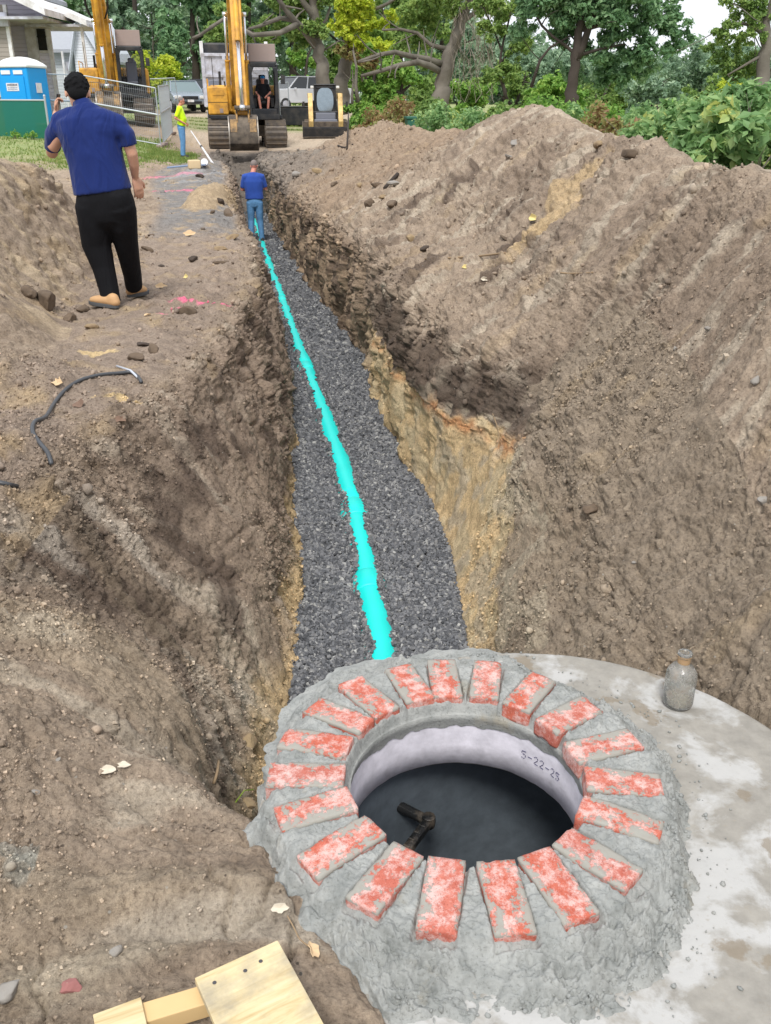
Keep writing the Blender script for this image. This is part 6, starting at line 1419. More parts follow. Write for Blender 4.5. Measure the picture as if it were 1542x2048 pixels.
back_tree('grey green tree left of the forked trunk', 590, 88, -110, 150, LV_BLUE, 12000, .42, 15)
back_tree('mid green tree between the forked trunk and the yellow leaved one', 690, 92, -100, 170, LV_MID, 14000, .42, 16)
back_tree('soft green tree behind the long bare limbs', 800, 95, -80, 170, LV_MID, 12000, .40, 17)
back_tree('pale green tree just left of the twig-draped leaning trunk', 880, 100, -60, 120, LV_BLUE, 8000, .40, 18)
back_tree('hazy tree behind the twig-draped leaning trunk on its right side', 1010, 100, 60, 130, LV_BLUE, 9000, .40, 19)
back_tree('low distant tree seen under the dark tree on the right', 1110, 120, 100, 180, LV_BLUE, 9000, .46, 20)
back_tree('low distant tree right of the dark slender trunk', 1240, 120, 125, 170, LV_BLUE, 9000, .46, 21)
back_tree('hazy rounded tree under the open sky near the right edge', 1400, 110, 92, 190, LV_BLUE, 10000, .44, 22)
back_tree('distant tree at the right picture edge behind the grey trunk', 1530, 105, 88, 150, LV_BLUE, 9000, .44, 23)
back_tree('small bright green tree at the foot of the wood left of the dump truck', 350, 72, 60, 70, LV_DARK, 5000, .30, 24)
back_tree('bright green sapling behind the compact loader cab', 610, 66, 85, 60, LV_BRIGHT, 4500, .26, 25)
back_tree('low bright green tree right of the compact loader', 745, 60, 95, 110, LV_BRIGHT, 9000, .26, 26)
back_tree('green understorey tree below the long limbs', 800, 58, 130, 80, LV_BRIGHT, 6000, .24, 27)
for i, (px, top, w, d, leaf, lab) in enumerate(((930, 165, 110, 46, LV_BRIGHT, 'bright green bushy tree behind the hanging dead twigs'), (1030, 150, 110, 48, LV_MID, 'rounded mid green tree left of the dark slender trunk'), (1110, 160, 120, 44, LV_BRIGHT, 'low bright green tree around the dark slender trunk'), (1200, 150, 130, 47, LV_MID, 'mid green bushy tree right of the dark slender trunk'), (1300, 160, 120, 42, LV_BLUE, 'low grey green bushy tree in the gap of the hedge'), (1390, 165, 120, 45, LV_MID, 'low bushy tree just behind the hedge at the right'), (1490, 160, 130, 44, LV_LIME, 'yellowish bushy tree below the grey trunk at the right edge'), (860, 160, 90, 50, LV_MID, 'low bushy tree left of the leaning trunk'))):
    back_tree(lab, px, d, top, w, leaf, 6000, .17, 200 + i)
# yellow green bush by the panel
b = at(310, 200, 62); tree('yellow green bushy young tree right of the empty excavator cab', [b - Vector((0, 0, .4)), b + Vector((0, 0, 1.5))], .10, [(1, (.3, 0, 1), 2, .05), (1, (-.5, 0, 1), 2, .05)], [(at(x, y, 62 + q), s) for x, y, q, s in ((285, 120, 0, .8), (305, 130, -.5, 1.0), (330, 128, .5, .9), (345, 150, 0, .7), (300, 165, -.6, 1.0), (328, 172, .3, 1.0), (282, 160, 0, .9))], LV_LIME, .17, 9000, M_BARK, 31, name='young_tree')
# the big forked tree behind the loader
d = 54; tree('big forked grey tree with crooked trunk rising behind the compact loader', [at(648, 215, d), at(648, 160, d), at(641, 120, d), at(634, 82, d), at(632, 40, d), at(624, -20, d), at(616, -90, d)], .42,
     [('poly', [at(638, 100, d), at(610, 62, d - .5), at(588, 40, d - 1), at(566, 12, d - 1.5), at(545, -20, d - 2)], .24), ('poly', [at(588, 40, d - 1), at(560, 36, d - 1), at(520, 52, d - 2), at(496, 58, d - 2)], .14), ('poly', [at(596, 48, d - 1), at(560, 66, d - 2), at(505, 70, d - 3), at(450, 36, d - 3), at(400, 70, d - 3), at(385, 76, d - 3)], .15), ('poly', [at(633, 60, d), at(652, 40, d), at(662, 10, d), at(668, -10, d)], .10), ('poly', [at(640, 105, d), at(662, 92, d), at(680, 80, d)], .06), (5, (.4, 0, .8), 3, .2), (4, (-.5, -.3, .7), 3, .2)],
     [(at(x, y, d + q), s) for x, y, q, s in ((606, 45, 1, 1.0), (612, 20, 1, 1.0), (585, -10, 0, 1.4), (632, 60, -.8, .8), (650, -20, 0, 1.5), (560, 0, 0, 1.0), (600, 75, 2, .9), (470, 30, 1, 1.1), (500, 90, 3, 1.2), (440, 75, 2, 1.0), (545, 55, 2, 1.0))], LV_MID, .22, 15000, M_BARK, 41, 1)
# pale second trunk with yellow vine
d = 47; tree('grey trunk wrapped in vivid yellow green vine leaves beside the loader', [at(680, 225, d), at(683, 180, d), at(692, 130, d), at(700, 90, d), at(708, 40, d), at(712, -30, d)], .40, [('poly', [at(716, 205, d - 2), at(711, 170, d - 2), at(713, 135, d - 2), at(706, 100, d - 2)], .10), (4, (.6, -.2, .5), 2.4, .12), (4, (-.5, -.2, .5), 2, .12), (5, (.5, -.2, .3), 3, .1)],
     [(at(x, y, d + q), s) for x, y, q, s in ((678, 42, -1, .45), (668, 55, -1, .25), (705, 20, -1, .8), (730, 12, -1, .7), (700, 60, -1, .7), (720, 40, -1, .6), (742, 48, -1, .4), (785, 30, -1.5, .35), (800, 42, -1.5, .25), (770, 90, -1.5, .45), (752, 85, -1, .3), (725, 75, -1, .45), (715, -5, -1, .9), (690, 0, -1, .7), (770, 50, -1, .35), (712, 90, -1, .5))], LV_LIME, .17, 9000, M_BARK, 43, 1)
b = at(700, 130, 46); tree('rust tinged dying vine tangle low on the yellow leaved trunk', [at(705, 215, 46), at(705, 140, 46)], .06, [], [(at(x, y, 46), s) for x, y, s in ((685, 100, .35), (710, 112, .45), (735, 122, .4), (700, 85, .3), (745, 132, .35))], LV_RUST, .15, 2600, M_BARK, 44, name='vine')
# leaning trunk with long limbs
d = 38; tree('dark leaning tree draped in dead twigs with two long limbs reaching left', [at(872, 225, d), at(884, 180, d), at(896, 130, d), at(908, 85, d), at(922, 45, d), at(940, 0, d), at(965, -60, d)], .34,
     [('poly', [at(884, 145, d), at(860, 132, d - .5), at(835, 124, d - 1), at(800, 130, d - 1.5), at(760, 142, d - 2), at(722, 152, d - 2)], .14), ('poly', [at(890, 130, d), at(855, 118, d - .5), at(820, 112, d - 1), at(790, 104, d - 1.5), at(755, 110, d - 2), at(716, 124, d - 2)], .13), ('poly', [at(905, 100, d), at(862, 90, d), at(835, 66, d), at(800, 58, d), at(764, 60, d)], .09), ('poly', [at(915, 60, d), at(910, 25, d), at(895, -5, d)], .12), (4, (.7, 0, .4), 2.4, .1), (5, (-.3, 0, .9), 2, .1)],
     [(at(x, y, d + q), s) for x, y, q, s in ((868, 20, 1, .8), (830, 20, 1, .8), (850, 75, 1.5, .7), (890, -10, 0, 1), (985, -10, 0, 1.0), (812, 85, 1, .6))], LV_MID, .14, 9000, M_BARK, 45, 1)
rs = np.random.RandomState(46); r_ = thing('dead_vine_curtain', 'grey curtain of leafless vine twigs hanging on the leaning tree', 'vine', at(950, 210, 37.5)); mb = MB(); bb = at(950, 210, 37.5)
for k in range(85):
    px = rs.uniform(905, 1000); py0 = rs.uniform(-20, 120); py1 = py0 + rs.uniform(50, 130); P = [at(px + rs.normal() * 5, py0 + (min(py1, 205) - py0) * q, 37.5 + rs.normal() * .5 * q) - bb for q in np.linspace(0, 1, 6)]; mb.tube(P, .008, 3, cap=False)
mb.build('twigs', LV_TWIG, r_)
# right: dark slender tree with dense green crown
d = 27; tree('tree with slender dark double stem and dense green crown against the sky', [at(1140, 215, d), at(1146, 170, d), at(1152, 110, d), at(1160, 60, d), at(1166, 10, d), at(1172, -60, d)], .17,
     [('poly', [at(1150, 120, d), at(1164, 95, d), at(1176, 60, d), at(1190, 15, d), at(1200, -40, d)], .13), ('poly', [at(1062, 175, d), at(1080, 120, d), at(1100, 95, d), at(1142, 70, d)], .05), ('poly', [at(1155, 112, d), at(1200, 98, d), at(1250, 88, d)], .05), ('poly', [at(1165, 60, d), at(1210, 48, d), at(1270, 40, d), at(1330, 30, d)], .06), ('poly', [at(1160, 40, d), at(1120, 10, d), at(1080, -20, d)], .05), (3, (.8, .2, .4), 2, .06), (2, (-.8, 0, .4), 2, .05), (4, (.6, 0, .6), 2, .06)],
     [(at(x, y, d + q), s) for x, y, q, s in ((1110, 10, 0, .8), (1065, 20, .5, .5), (1150, 30, .5, .7), (1205, 20, 0, .8), (1262, 10, 0, .8), (1320, 20, .3, .65), (1350, 50, 0, .45), (1355, 85, 0, .4), (1300, 60, 0, .6), (1240, 75, .3, .65), (1190, 105, .4, .6), (1250, 120, .3, .6), (1300, 100, 0, .5), (1220, 150, .5, .55), (1120, 65, .6, .5), (1040, 60, .8, .45), (1290, 140, .5, .45), (1200, -30, 0, 1.0), (1100, -30, 0, .9), (1300, -30, 0, .8), (1150, 150, .9, .45))], LV_DARK, .115, 30000, M_BARKD, 47, 1, shell=.5)
d = 30; tree('thin crooked sapling with light foliage left of the dark slender tree', [at(1012, 200, d), at(1000, 140, d), at(1003, 100, d), at(1018, 40, d), at(1030, -20, d)], .05, [('poly', [at(1000, 130, d), at(1022, 95, d), at(1038, 30, d)], .04), (2, (-.4, 0, .7), 1.5, .03)],
     [(at(x, y, d + q), s) for x, y, q, s in ((1010, 20, 0, .6), (985, 60, 0, .45), (1040, 90, 0, .4), (1020, 130, 0, .45), (1060, 0, 0, .6), (960, 10, .5, .5), (990, 150, 0, .45))], LV_MID, .11, 7500, M_BARKD, 48, 1, name='sapling')
d = 17; tree('grey trunk with thin yellowing foliage at the right edge under open sky', [at(1512, 215, d), at(1524, 150, d), at(1536, 90, d), at(1530, 50, d), at(1545, 0, d), at(1560, -60, d)], .13,
     [('poly', [at(1532, 75, d), at(1505, 50, d), at(1470, 45, d), at(1440, 58, d)], .04), ('poly', [at(1530, 50, d), at(1500, 20, d), at(1460, 5, d)], .035), ('poly', [at(1525, 110, d), at(1490, 130, d), at(1455, 150, d)], .03), (3, (-.6, 0, .6), 1.2, .04), (4, (-.5, 0, .6), 1.2, .04)],
     [(at(x, y, d + q), s) for x, y, q, s in ((1490, 30, 0, .26), (1450, 55, 0, .22), (1510, 65, 0, .24), (1435, 75, 0, .18), (1475, 90, .3, .25), (1440, 115, .3, .24), (1500, 120, .3, .28), (1462, 140, .3, .25), (1520, 10, 0, .3), (1470, 0, 0, .25), (1535, 30, 0, .2), (1420, 95, .4, .15), (1490, 155, .3, .28))], LV_MID, .06, 7000, M_BARK, 49, 1)
d = 9.6
# shrubs: nearest big-leaved vines on the right, then further ones
SH = [(1500, 345, 8.6, .62, 1.15, LV_VINE, .115, 2200, 'big leaved green vine shrub at the right edge, leaves hanging over the spoil'),
      (1400, 330, 9.6, .62, 1.00, LV_VINE, .105, 2400, 'green vine shrub with yellow flecks just left of the one at the edge'),
      (1590, 300, 9.2, .9, 1.7, LV_VINE, .115, 2600, 'tall leafy shrub cut by the right edge of the picture'),
      (1470, 250, 11.5, .9, 1.35, LV_VINE, .10, 3200, 'broad green shrub behind the overhanging vine, below the grey trunk'),
      (1340, 300, 11.8, .75, .95, LV_VINE, .085, 2600, 'shrub of mixed green and yellow leaves right of the brown patch'),
      (1385, 235, 14.5, .95, 1.1, LV_BRIGHT, .085, 3200, 'fresh green shrub in front of the rounded hazy tree'),
      (1270, 290, 12.8, .6, .85, LV_RUST, .075, 2000, 'shrub with brown dying leaves in the middle of the green hedge'),
      (1290, 230, 16.0, 1.0, 1.0, LV_VINE, .08, 3200, 'green shrub behind the brown dying shrub'),
      (1200, 285, 13.8, .55, .75, LV_RUST, .07, 1700, 'low reddish brown shrub right of the highest spoil peak'),
      (1150, 260, 16.5, .75, .90, LV_VINE, .075, 2400, 'green shrub directly behind the highest spoil peak on its right'),
      (1225, 225, 19.5, 1.1, 1.15, LV_BRIGHT, .085, 3000, 'bright shrub below the dense dark crown'),
      (1090, 225, 22.0, 1.1, 1.25, LV_BRIGHT, .09, 2800, 'bright green shrub around the foot of the dark slender tree'),
      (1010, 235, 22.0, 1.2, 1.35, LV_MID, .09, 3200, 'mid green shrub left of the highest spoil peak'),
      (945, 245, 22.5, 1.1, 1.15, LV_VINE, .09, 2800, 'light green shrub below the hanging dead twigs'),
      (885, 255, 24.0, .9, .95, LV_VINE, .095, 2200, 'yellowish green shrub in front of the leaning trunk foot'),
      (812, 240, 31.0, 1.2, .9, LV_RUST, .12, 1700, 'orange tinted shrub left of the green utility cabinet'),
      (765, 238, 33.0, 1.0, .9, LV_RUST, .12, 1500, 'russet twiggy shrub between loader and green utility cabinet'),
      (742, 250, 34.0, .7, 1.0, LV_BRIGHT, .13, 1700, 'light green weed clump just right of the loader bucket'),
      (722, 225, 45.0, .8, 1.4, LV_BRIGHT, .15, 2200, 'tall light green weeds at the foot of the vine-wrapped trunk'),
      (860, 215, 33.0, 1.3, 1.3, LV_MID, .13, 2200, 'dark green shrub behind the green utility cabinet')]
for i, (px, py, d, rx, rz, leaf, sz, nn_, lab) in enumerate(SH):
    p = at(px, py, d); p.z = gz(p.x, d); hz_ = max(rz, at(px, [150, 190, 120, 150, 185, 170, 200, 175, 205, 195, 180, 170][i], d).z - p.z) if i < 12 else max(rz, at(px, 192, d).z - p.z)
    shrub(lab, p, rx, min(hz_, 2.4), leaf, sz, int(nn_ * 1.9), 60 + i)
# weeds by the left fence
for i, (px, py, d) in enumerate(((25, 264, 30.9), (60, 266, 30.8))):
    p = at(px, py, d); p.z = gz(p.x, d); shrub(('small weed tuft at the foot of the green screen fence, left of the other', 'small weed tuft at the foot of the green screen fence, nearer the fence post')[i], p, .22, .28, LV_BRIGHT, .07, 160, 90 + i, 'weeds by the screen fence', 'weed')
# grass blades (uncountable)
rs = np.random.RandomState(5); gmask = grassm.reshape(-1) * (flatD > 18) * (flatD < 53) * (np.abs(flatU - 7) < 7.9); w = gmask / gmask.sum(); pk_ = rs.choice(len(w), 26000, p=w); P = Vt[pk_] + np.c_[rs.normal(size=(26000, 2)) * .12, np.zeros(26000)]
hgt = rs.uniform(.03, .10, 26000); a = rs.uniform(0, 6.28, 26000); dx = np.stack([np.cos(a), np.sin(a), 0 * a], -1) * .018; V = np.stack([P - dx, P + dx, P + np.stack([rs.normal(size=26000) * .03, rs.normal(size=26000) * .03, hgt], -1)], 1)
g_ = mobj('grass', np_mesh('grass', V.reshape(-1, 3), np.arange(78000).reshape(-1, 3), False), leaf_mat('grass_blades', [(0, lin(90, 120, 50)), (.6, lin(136, 156, 84)), (1, lin(176, 172, 110))])); tag(g_, 'short patchy grass of the lawn beside the site', 'grass', kind='stuff')

# ================================================================== SMALL THINGS
# old glass bottle on the slab
def bottle_glass():
    m, nt, b = new_mat('dirty_bottle_glass'); co = coords(nt); f = ramp(nt, noise(nt, co, 24, 8, .65), [(.44, (0, 0, 0)), (.66, (1, 1, 1))])
    nt.links.new(mixn(nt, f, (.86, .88, .86), lin(190, 180, 168)), b.inputs['Base Color']); b.inputs['IOR'].default_value = 1.35; nt.links.new(ramp(nt, f, [(0, (.08,) * 3), (1, (.6,) * 3)]), b.inputs['Roughness'])
    nt.links.new(ramp(nt, f, [(0, (.92,) * 3), (1, (.6,) * 3)]), b.inputs['Transmission Weight']); return m
bp = at_h(1354, 1408, SLAB_Z); bt = thing('glass_bottle', 'old clear glass bottle, dirty and corkless, standing on the slab', 'bottle', (bp.x, bp.y, SLAB_Z + .002), R(20))
MB().lathe([(.030, .0), (.043, .004), (.046, .012), (.047, .10), (.045, .118), (.034, .136), (.019, .143), (.018, .172), (.022, .175), (.022, .188), (.016, .190), (.0145, .172), (.0155, .146), (.031, .133), (.0425, .115), (.0445, .10), (.0435, .014), (.038, .008), (.0, .007)], n=36, cap=False).build('bottle_body', bottle_glass(), bt, smooth=True)
MB().lathe([(.0, .009), (.040, .010), (.0425, .016), (.041, .022), (.02, .027), (.0, .024)], n=24).build('sand_inside', simple('pale_silt', lin(196, 184, 166), .9), bt, smooth=True)
MB().lathe([(.0188, .152), (.0190, .160), (.0192, .172)], n=20, cap=False).lathe([(.0226, .176), (.0226, .180)], n=20, cap=False).build('rusty_neck_band', simple('rust_stain', lin(170, 140, 104), .7), bt, smooth=True)
# plywood square on a lumber piece
def ply_mat():
    m, nt, b = new_mat('weathered_plywood'); co = coords(nt); mp = nd(nt, 'ShaderNodeMapping'); mp.inputs['Scale'].default_value = (3, 26, 26); nt.links.new(co, mp.inputs[0])
    g = noise(nt, mp.outputs[0], 2.2, 8, .6, .6); c = ramp(nt, g, [(.3, lin(180, 156, 110)), (.5, lin(206, 188, 146)), (.7, lin(216, 200, 162))])
    f = ramp(nt, noise(nt, co, 7, 6, .6), [(.52, (0, 0, 0)), (.66, (.7, .7, .7))]); c = mixn(nt, f, c, lin(148, 140, 124)); nt.links.new(c, b.inputs['Base Color']); b.inputs['Roughness'].default_value = .75; bump(nt, b, [(g, .3, .002)]); return m
M_PLY = ply_mat()
A, B_, D_ = at_h(390, 1962, -.02), at_h(556, 1893, -.03), at_h(425, 2075, -.02)
ex_ = (B_ - A); wx = ex_.length; ex_.normalize(); ey_ = Vector((ex_.y, -ex_.x, 0)).normalized(); rotp = math.atan2(ex_.y, ex_.x)
pw = thing('plywood_offcut', 'square plywood offcut with nail holes lying at the bottom edge of the picture', 'board', A, rotp)
MB().box((wx / 2, -.12, 0), (wx, .24, .018)).build('board', M_PLY, pw, bevel=.0015)
nh = MB()
for x, y in ((.03, -.03), (wx * .52, -.035), (wx - .05, -.03)): nh.lathe([(.0, .0092), (.0042, .0098), (.003, .0102), (.0, .0102)], (x, y, 0), 10)
build_each(nh, 'nail_head', simple('nail', lin(90, 88, 90), .4, metal=.6), pw)
l0, l1 = at_h(425, 2000, -.06), at_h(285, 2050, -.07); dl_ = (l1 - l0).normalized(); lm2 = thing('lumber_piece', 'pale new lumber length sticking out from under the plywood offcut', 'lumber', l0 - dl_ * .05, math.atan2(dl_.y, dl_.x))
MB().box((.10, 0, -.0), (.24, .045, .040)).build('lumber', simple('fresh_pine', lin(208, 178, 128), .7, var=.1, vscale=20), lm2, bevel=.003)
q0 = at_h(255, 2046, -.03); lb = MB().box((0, 0, 0), (.09, .14, .016)).build('plywood_scrap', M_PLY, None, bevel=.001, loc=(q0.x, q0.y - .03, -.035)); rotz(lb, rotp - .1); tag(lb, 'small plywood scrap on the end of the pale lumber piece', 'board')
# black hose on the left ground
M_HOSE = simple('black_cable', (.06, .064, .07), .45, var=.2); M_CORE = simple('cable_core', lin(190, 196, 206), .4)
def lay(px, py, up=.012):
    p, n_ = on_ray(px, py); return p + Vector((0, 0, up))
cpts = [lay(*q) for q in ((104, 934), (96, 910), (80, 890), (66, 868), (70, 848), (92, 838), (108, 812), (130, 785), (160, 765), (200, 754), (240, 750), (262, 748), (276, 757), (283, 768))]
def smooth_path(P, k=4):
    out = []
    for i in range(len(P) - 1):
        a, b, c, d = P[max(i - 1, 0)], P[i], P[i + 1], P[min(i + 2, len(P) - 1)]
        for j in range(k): t = j / k; out.append(.5 * ((2 * b) + (c - a) * t + (2 * a - 5 * b + 4 * c - d) * t * t + (3 * b - a - 3 * c + d) * t ** 3))
    return out + [P[-1]]
cb = thing('cable', 'black cable looping over the left ground, its cut ends showing grey', 'cable', cpts[0])
MB().tube([p - cpts[0] for p in smooth_path(cpts)], .011, 8).build('sheath', M_HOSE, cb, smooth=True)
MB().tube([lay(234, 736) - cpts[0], lay(262, 748) - cpts[0] + Vector((0, 0, .01)), lay(280, 766) - cpts[0] + Vector((0, 0, .012))], .007, 8).build('core', M_CORE, cb, smooth=True)
sp2 = [lay(*q) for q in ((-20, 966), (8, 972), (35, 978))]; c2 = MB().tube([p - sp2[0] for p in sp2], .011, 8).build('cable', M_HOSE, None, smooth=True, loc=sp2[0]); tag(c2, 'short stub of black cable entering at the left edge', 'cable')
# level rod from the man in yellow down to the trench
r0, r1 = at(382, 262, 30.1), at(441, 350, 23.4); rd = thing('measuring_rod', 'long pale measuring rod slanting from the man in lime yellow into the trench', 'rod', r1)
MB().tube([(0, 0, 0), (r0 - r1) * .58], .026, 8).tube([(r0 - r1) * .58, r0 - r1], .017, 8).build('rod', M_WHT, rd); MB().tube([(r0 - r1) * .57, (r0 - r1) * .60], .035, 8).build('clamp', M_BLK, rd)
# spade, block, can by the trench edge
p = lay(364, 338, .03); k = MB().tube([(-.35, 0, 0), (.25, .05, .05)], .02, 6).box((.40, .06, .06), (.30, .2, .02)).build('spade', simple('grey_blue_metal', lin(120, 140, 170), .5), None, loc=p); tag(k, 'grey spade lying on the wet path left of the yellow block', 'spade')
p = lay(389, 336, .08); k = MB().box((0, 0, 0), (.28, .2, .2)).build('wood_block', simple('pale_block', lin(206, 184, 146), .8), None, bevel=.03, loc=p); rotz(k, .4); tag(k, 'pale yellow wood block between the spade and the blue tub', 'block')
p = lay(410, 334, .1); TS = .6; k = thing('paint_tub', 'blue tub with white lid lying by the trench edge near the rod', 'tub', p)
MB().lathe([(.0, -.12), (.12, -.12), (.13, .08)], n=16).build('tub', simple('blue_tub', lin(30, 70, 170), .5), k); MB().lathe([(.14, .08), (.14, .11), (.0, .11)], n=16).build('lid', M_WHT, k); k.rotation_euler = (R(75), R(20), 0); k.scale = (TS, TS, TS)
p = lay(87, 270, .0); p = Vector((p.x, p.y, gz(p.x, p.y))); k = thing('planter_pot', 'black bucket with a white rim standing at the end of the screen fence', 'bucket', p)
MB().lathe([(.0, .0), (.13, .0), (.18, .34), (.17, .34), (.12, .03), (.0, .03)], n=18).build('pot', M_BLK, k); MB().lathe([(.17, .33), (.185, .33), (.185, .36), (.17, .36)], n=18).build('rim', M_WHT, k)
# little debris on the ground
def rock(px, py, s, label, colr, seed, flat=.65, group='larger stones and earth blocks on the spoil and path', name='rock', elong=1.3, sink=.25, rot=None):
    h_, n_ = on_ray(px, py)
    if h_ is None: return
    bm = bmesh.new(); bmesh.ops.create_icosphere(bm, subdivisions=4, radius=1); V = np.array([v.co for v in bm.verts])
    rs = np.random.RandomState(seed); 
    for k in range(9):
        nn2 = rs.normal(size=3); nn2 /= np.linalg.norm(nn2); dd_ = V @ nn2; lim_ = rs.uniform(.55, .85); V -= np.outer(np.clip(dd_ - lim_, 0, None), nn2) * .92
    V *= (1 + .10 * fbm(V[:, 0] * 1.6 + seed, V[:, 1] * 1.6, V[:, 2] * 1.6, 4))[:, None]; V *= np.array([elong, .85, flat]) * s
    for v, c in zip(bm.verts, V): v.co = c
    me = bpy.data.meshes.new(name); bm.to_mesh(me); bm.free(); me.polygons.foreach_set('use_smooth', [True] * len(me.polygons))
    o = mobj(name, me, colr, None, h_ + Vector((0, 0, s * flat * (1 - 2 * sink) * .6))); o.rotation_euler = (rs.normal() * .2, rs.normal() * .2, rs.uniform(0, 6.28) if rot is None else rot); tag(o, label, 'rock' if name == 'rock' else name.replace('_', ' '), group); return o
RK_B = simple('brown_earth_block', lin(112, 96, 80), .95, var=.2, vscale=12, bmp=.8, bscale=40, dirt=lin(80, 68, 56), dirt_amt=.5, dscale=8)
RK_T = simple('tan_earth_block', lin(160, 140, 108), .95, var=.15, vscale=12, bmp=.8, bscale=40, dirt=lin(120, 100, 78), dirt_amt=.5, dscale=8)
RK_G = simple('grey_stone', lin(150, 146, 140), .9, var=.15, vscale=12, bmp=.5, bscale=50, dirt=lin(110, 100, 88), dirt_amt=.4); RK_D = simple('dark_earth_block', lin(70, 60, 52), .95, var=.25, bmp=.8, bscale=40)
RL = [(92, 612, .13, RK_B, 'large dark brown earth block at the foot of the left pile', .9), (58, 588, .08, RK_B, 'brown clod resting behind the large dark earth block', .8), (140, 640, .065, RK_B, 'rounded dark stone left of the tan boots', .8), (182, 656, .06, RK_T, 'flat tan stone below the rounded dark stone', .5), (168, 622, .07, RK_B, 'muddy grey clod beside the left tan boot', .7),
      (288, 690, .055, RK_D, 'dark flat stone lying before the pink paint ring', .4), (306, 700, .05, RK_B, 'brown clod behind the cable end', .6), (272, 718, .06, RK_B, 'brown lump left of the clod behind the cable end', .6), (375, 628, .085, RK_B, 'earth block inside the pink paint ring', .7),
      (298, 472, .10, RK_B, 'long flat brown stone right of the navy man at knee height', .35), (294, 500, .07, RK_B, 'brown stone just below the long flat stone', .6), (405, 545, .0, RK_D, '', .5), (462, 478, .13, RK_T, 'large tan slab of earth at the trench lip below the far sand heap', .5), (442, 498, .13, RK_T, 'long pale earth slab just in front of the large tan slab', .35),
      (448, 526, .10, RK_B, 'narrow brown slab before the long pale earth slab', .3), (386, 520, .07, RK_D, 'black crumbly clod in the middle of the path', .6), (322, 534, .05, RK_D, 'small black stone on the path', .5), (432, 318, .0, RK_D, '', .5), (402, 355, .25, RK_D, 'black lump with a flat top beside the rod', .4), (442, 405, .13, RK_D, 'black clod at the near foot of the sand heap', .7), (458, 432, .16, RK_B, 'brown clump on the trench lip behind the tan slab', .7), (425, 425, .07, RK_B, 'small brown clod where the wet path ends', .7),
      (790, 368, .14, RK_G, 'grey broken pipe-like stone on the middle of the spoil', .4), (722, 376, .14, RK_T, 'square tan block on the spoil near the far wall', .8), (752, 372, .13, RK_B, 'rounded greyish stone right of the square tan block', .6), (668, 370, .11, RK_B, 'brown clod left of the square tan block', .7), (738, 410, .14, RK_B, 'dark brown block in front of the square tan block', .7), (785, 412, .14, RK_B, 'angular brown block lying right of the dark brown block', .7), (765, 396, .11, RK_T, 'tan flat stone behind the angular brown block', .5), (640, 345, .17, RK_T, 'long sandy boulder at the far wall top', .5), (592, 352, .15, RK_G, 'pale rounded boulder set in the far wall lip', .9),
      (822, 480, .09, RK_T, 'yellow brown block in the dark clods of the right bank', .9), (848, 500, .06, RK_D, 'black clod below the yellow brown block', .7), (1010, 478, .08, RK_B, 'flat brown stone among dark clods on the right bank', .4), (1065, 446, .05, RK_D, 'black stone under the yellow leaf', .5), (1018, 314, .09, RK_G, 'light grey flat stone below the spoil peak', .4), (1030, 290, .10, RK_G, 'grey white chunk just under the spoil peak', .7), (1196, 292, .07, RK_T, 'orange brown round stone on the ridge right of the peak', .9), (1258, 312, .10, RK_B, 'square brown clod on the ridge near the brown shrubs', .8),
      (1416, 660, .022, RK_G, 'small pale stone on the right slope at the dark hollow', .8), (1350, 698, .016, RK_G, 'small greenish pebble on the right slope', .8), (1512, 762, .03, RK_G, 'white topped stone at the right edge above the rusty spot', .6), (1528, 1005, .03, RK_G, 'pale stone cut by the right edge of the picture', .8), (1268, 1126, .014, RK_G, 'round blue grey pebble in the middle of the right slope', .6), (1180, 1020, .05, RK_B, 'brown clod jutting from the right slope with a dark hollow', .7),
      (500, 1490, .055, RK_T, 'tan stone stuck in the pit wall just left of the brick ring', .9), (495, 1610, .04, RK_T, 'tan stone at the edge of the mortar on the left', .7), (72, 1585, .012, RK_G, 'round pale grey pebble at the left edge of the near ground', .7), (116, 1520, .010, RK_G, 'flat whitish pebble above the round pale grey one', .4), (18, 1985, .03, RK_G, 'grey stone in the bottom left corner', .7), (140, 1975, .025, simple('reddish_stone', lin(150, 100, 96), .9), 'reddish broken stone near the bottom left corner', .5), (230, 1905, .018, RK_G, 'small bluish stone on the near ground left of the plywood', .6), (770, 540 + 330, .0, RK_G, '', 1)]
for i, (px, py, s, m_, lab, fl) in enumerate(RL):
    if s > 0: rock(px, py, s * (.62 if py < 500 else .85), lab, m_, 100 + i, fl, elong=1.7 if 'long' in lab or 'slab' in lab or 'pipe-like' in lab else 1.2)
# leaves
def fallen_leaf(px, py, s, label, c, seed, curl=.35):
    h_, n_ = on_ray(px, py)
    if h_ is None: return
    rs = np.random.RandomState(seed); V, Fc = [], []; k = 14
    V.append((0, 0, 0))
    for i in range(k): a = 2 * math.pi * i / k; r = s * (1 + .14 * math.sin(a * 5 + seed) + .10 * rs.normal()); V.append((r * math.cos(a), r * .6 * math.sin(a), curl * s * (math.sin(a) ** 2) + .1 * s * rs.rand()))
    for i in range(k): Fc.append((0, 1 + i, 1 + (i + 1) % k))
    bm = bmesh.new(); bv = [bm.verts.new(v) for v in V]; [bm.faces.new([bv[q] for q in f]) for f in Fc]; me = bpy.data.meshes.new('dead_leaf'); bm.to_mesh(me); bm.free()
    o = mobj('dead_leaf', me, c, None, h_ + Vector((0, 0, .008))); q = n_.to_track_quat('Z', 'Y').to_euler(); o.rotation_euler = q; o.modifiers.new('s', 'SOLIDIFY').thickness = .0015; tag(o, label, 'leaf', 'dead leaves lying on the soil'); return o
LC1 = simple('dry_leaf_grey', lin(206, 196, 178), .8); LC2 = simple('yellow_leaf', lin(224, 206, 140), .7); LC3 = simple('tan_leaf', lin(206, 178, 140), .8); LC4 = simple('brown_leaf', lin(120, 96, 80), .8)
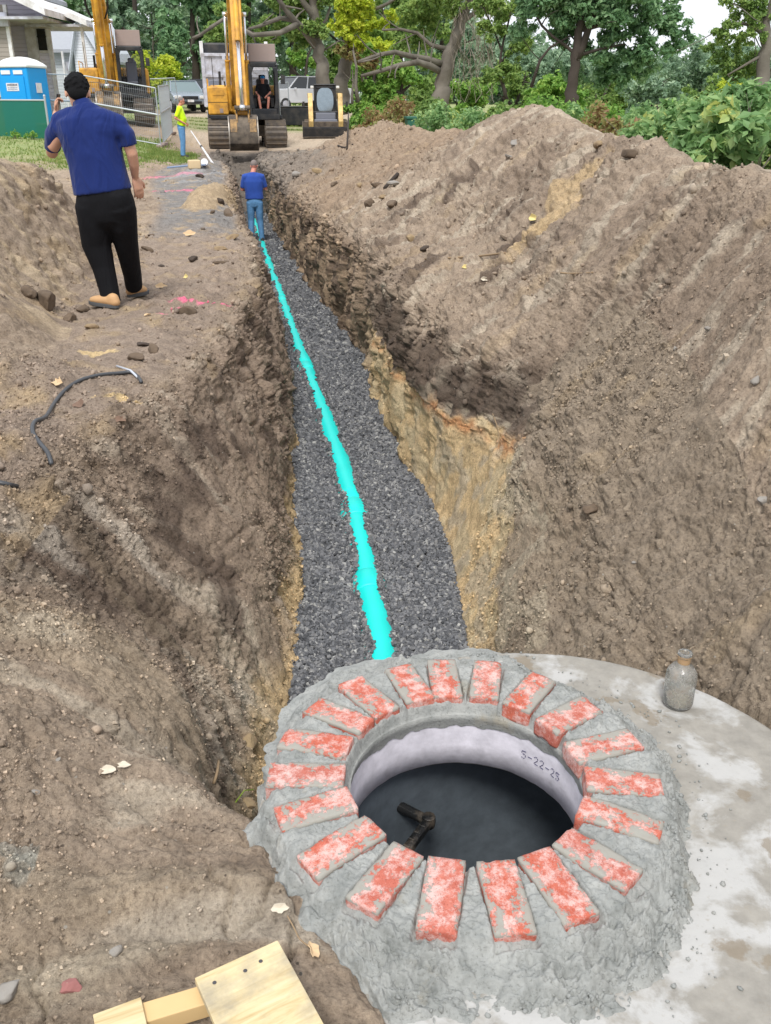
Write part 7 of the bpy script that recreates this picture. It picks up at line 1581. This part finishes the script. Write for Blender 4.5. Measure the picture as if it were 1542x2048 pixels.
for i, (px, py, s, c, lab) in enumerate(((216, 1545, .020, LC1, 'curled pale grey leaf on the near left ground'), (248, 1535, .016, LC1, 'pale grey leaf right beside the curled one'), (625, 1905, .022, LC3, 'small tan leaf between mortar and plywood'), (560, 1822, .018, LC1, 'grey leaf stuck at the mortar edge'), (1066, 437, .05, LC2, 'pale yellow leaf on a black stone on the right bank'), (930, 536, .035, LC2, 'pale yellow leaf on the right wall top'), (116, 768, .045, LC3, 'tan leaf beside the black cable loop'), (322, 575, .05, LC3, 'tan leaf right of the lifted boot'), (295, 632, .03, LC3, 'light tan leaf on the path before the pink paint'), (160, 812, .05, LC4, 'dark curled leaf inside the cable loop'), (240, 842, .03, LC4, 'dark leaf below the cable near the yellow patch'), (968, 560, .03, LC1, 'white shard-like leaf on the right wall top'), (372, 555, .04, LC2, 'yellow leaf on the middle of the path'), (380, 470, .08, LC3, 'pale crumpled leaf behind the black clod on the path'))):
    fallen_leaf(px, py, s, lab, c, i)
# roots and sticks
M_ROOT = simple('pale_root', lin(150, 128, 100), .9); M_STK = simple('dark_stick', lin(52, 44, 38), .9)
def stick(pp_, r, mat, label, lift=.01, seed=0):
    P = [lay(px, py, lift + (q[2] if len(q) > 2 else 0)) for q in pp_ for px, py in (q[:2],)]; o = MB().tube([p - P[0] for p in smooth_path(P, 3)], r, 6).build('root' if mat is M_ROOT else 'stick', mat, None, smooth=True, loc=P[0]); tag(o, label, 'root' if mat is M_ROOT else 'stick', 'roots and sticks in the soil'); return o
stick([(1120, 548), (1145, 550), (1185, 548)], .006, M_ROOT, 'pale root lying across the right slope below the yellow sand patch')
stick([(850, 520), (900, 518), (960, 514), (1010, 508)], .009, M_ROOT, 'long pale root along the top of the dark right wall')
stick([(694, 300), (697, 270, .3), (697, 256, .7)], .02, M_STK, 'dark upright twig poking from the far spoil')
stick([(676, 292), (690, 296), (706, 290)], .02, M_STK, 'dark crooked twig lying beside the upright one')
stick([(795, 350), (780, 366), (770, 378)], .03, M_STK, 'charred stick on the middle of the spoil')
stick([(985, 830), (998, 880, .02), (985, 925)], .004, M_ROOT, 'thin root hanging over the rusty seam of the right wall')
stick([(792, 830), (800, 845), (818, 850)], .003, M_ROOT, 'fine pale root at the yellow foot of the right wall')
gb_ = [lay(472, 1612, .02), lay(490, 1600, .05), lay(508, 1590, .03)]; o = MB().tube([p - gb_[0] for p in gb_], .0022, 5).build('grass_blade', simple('green_blade', lin(160, 190, 50), .6), None, loc=gb_[0]); tag(o, 'single green grass blade arching at the pit edge by the mortar', 'grass blade')
stick([(575, 1838), (590, 1865), (600, 1885), (622, 1902)], .0018, M_ROOT, 'thin straw curving between the mortar and the plywood')
stick([(428, 1572), (436, 1556, .02), (440, 1545, .05)], .006, M_ROOT, 'short frayed stick at the pit edge left of the ring')
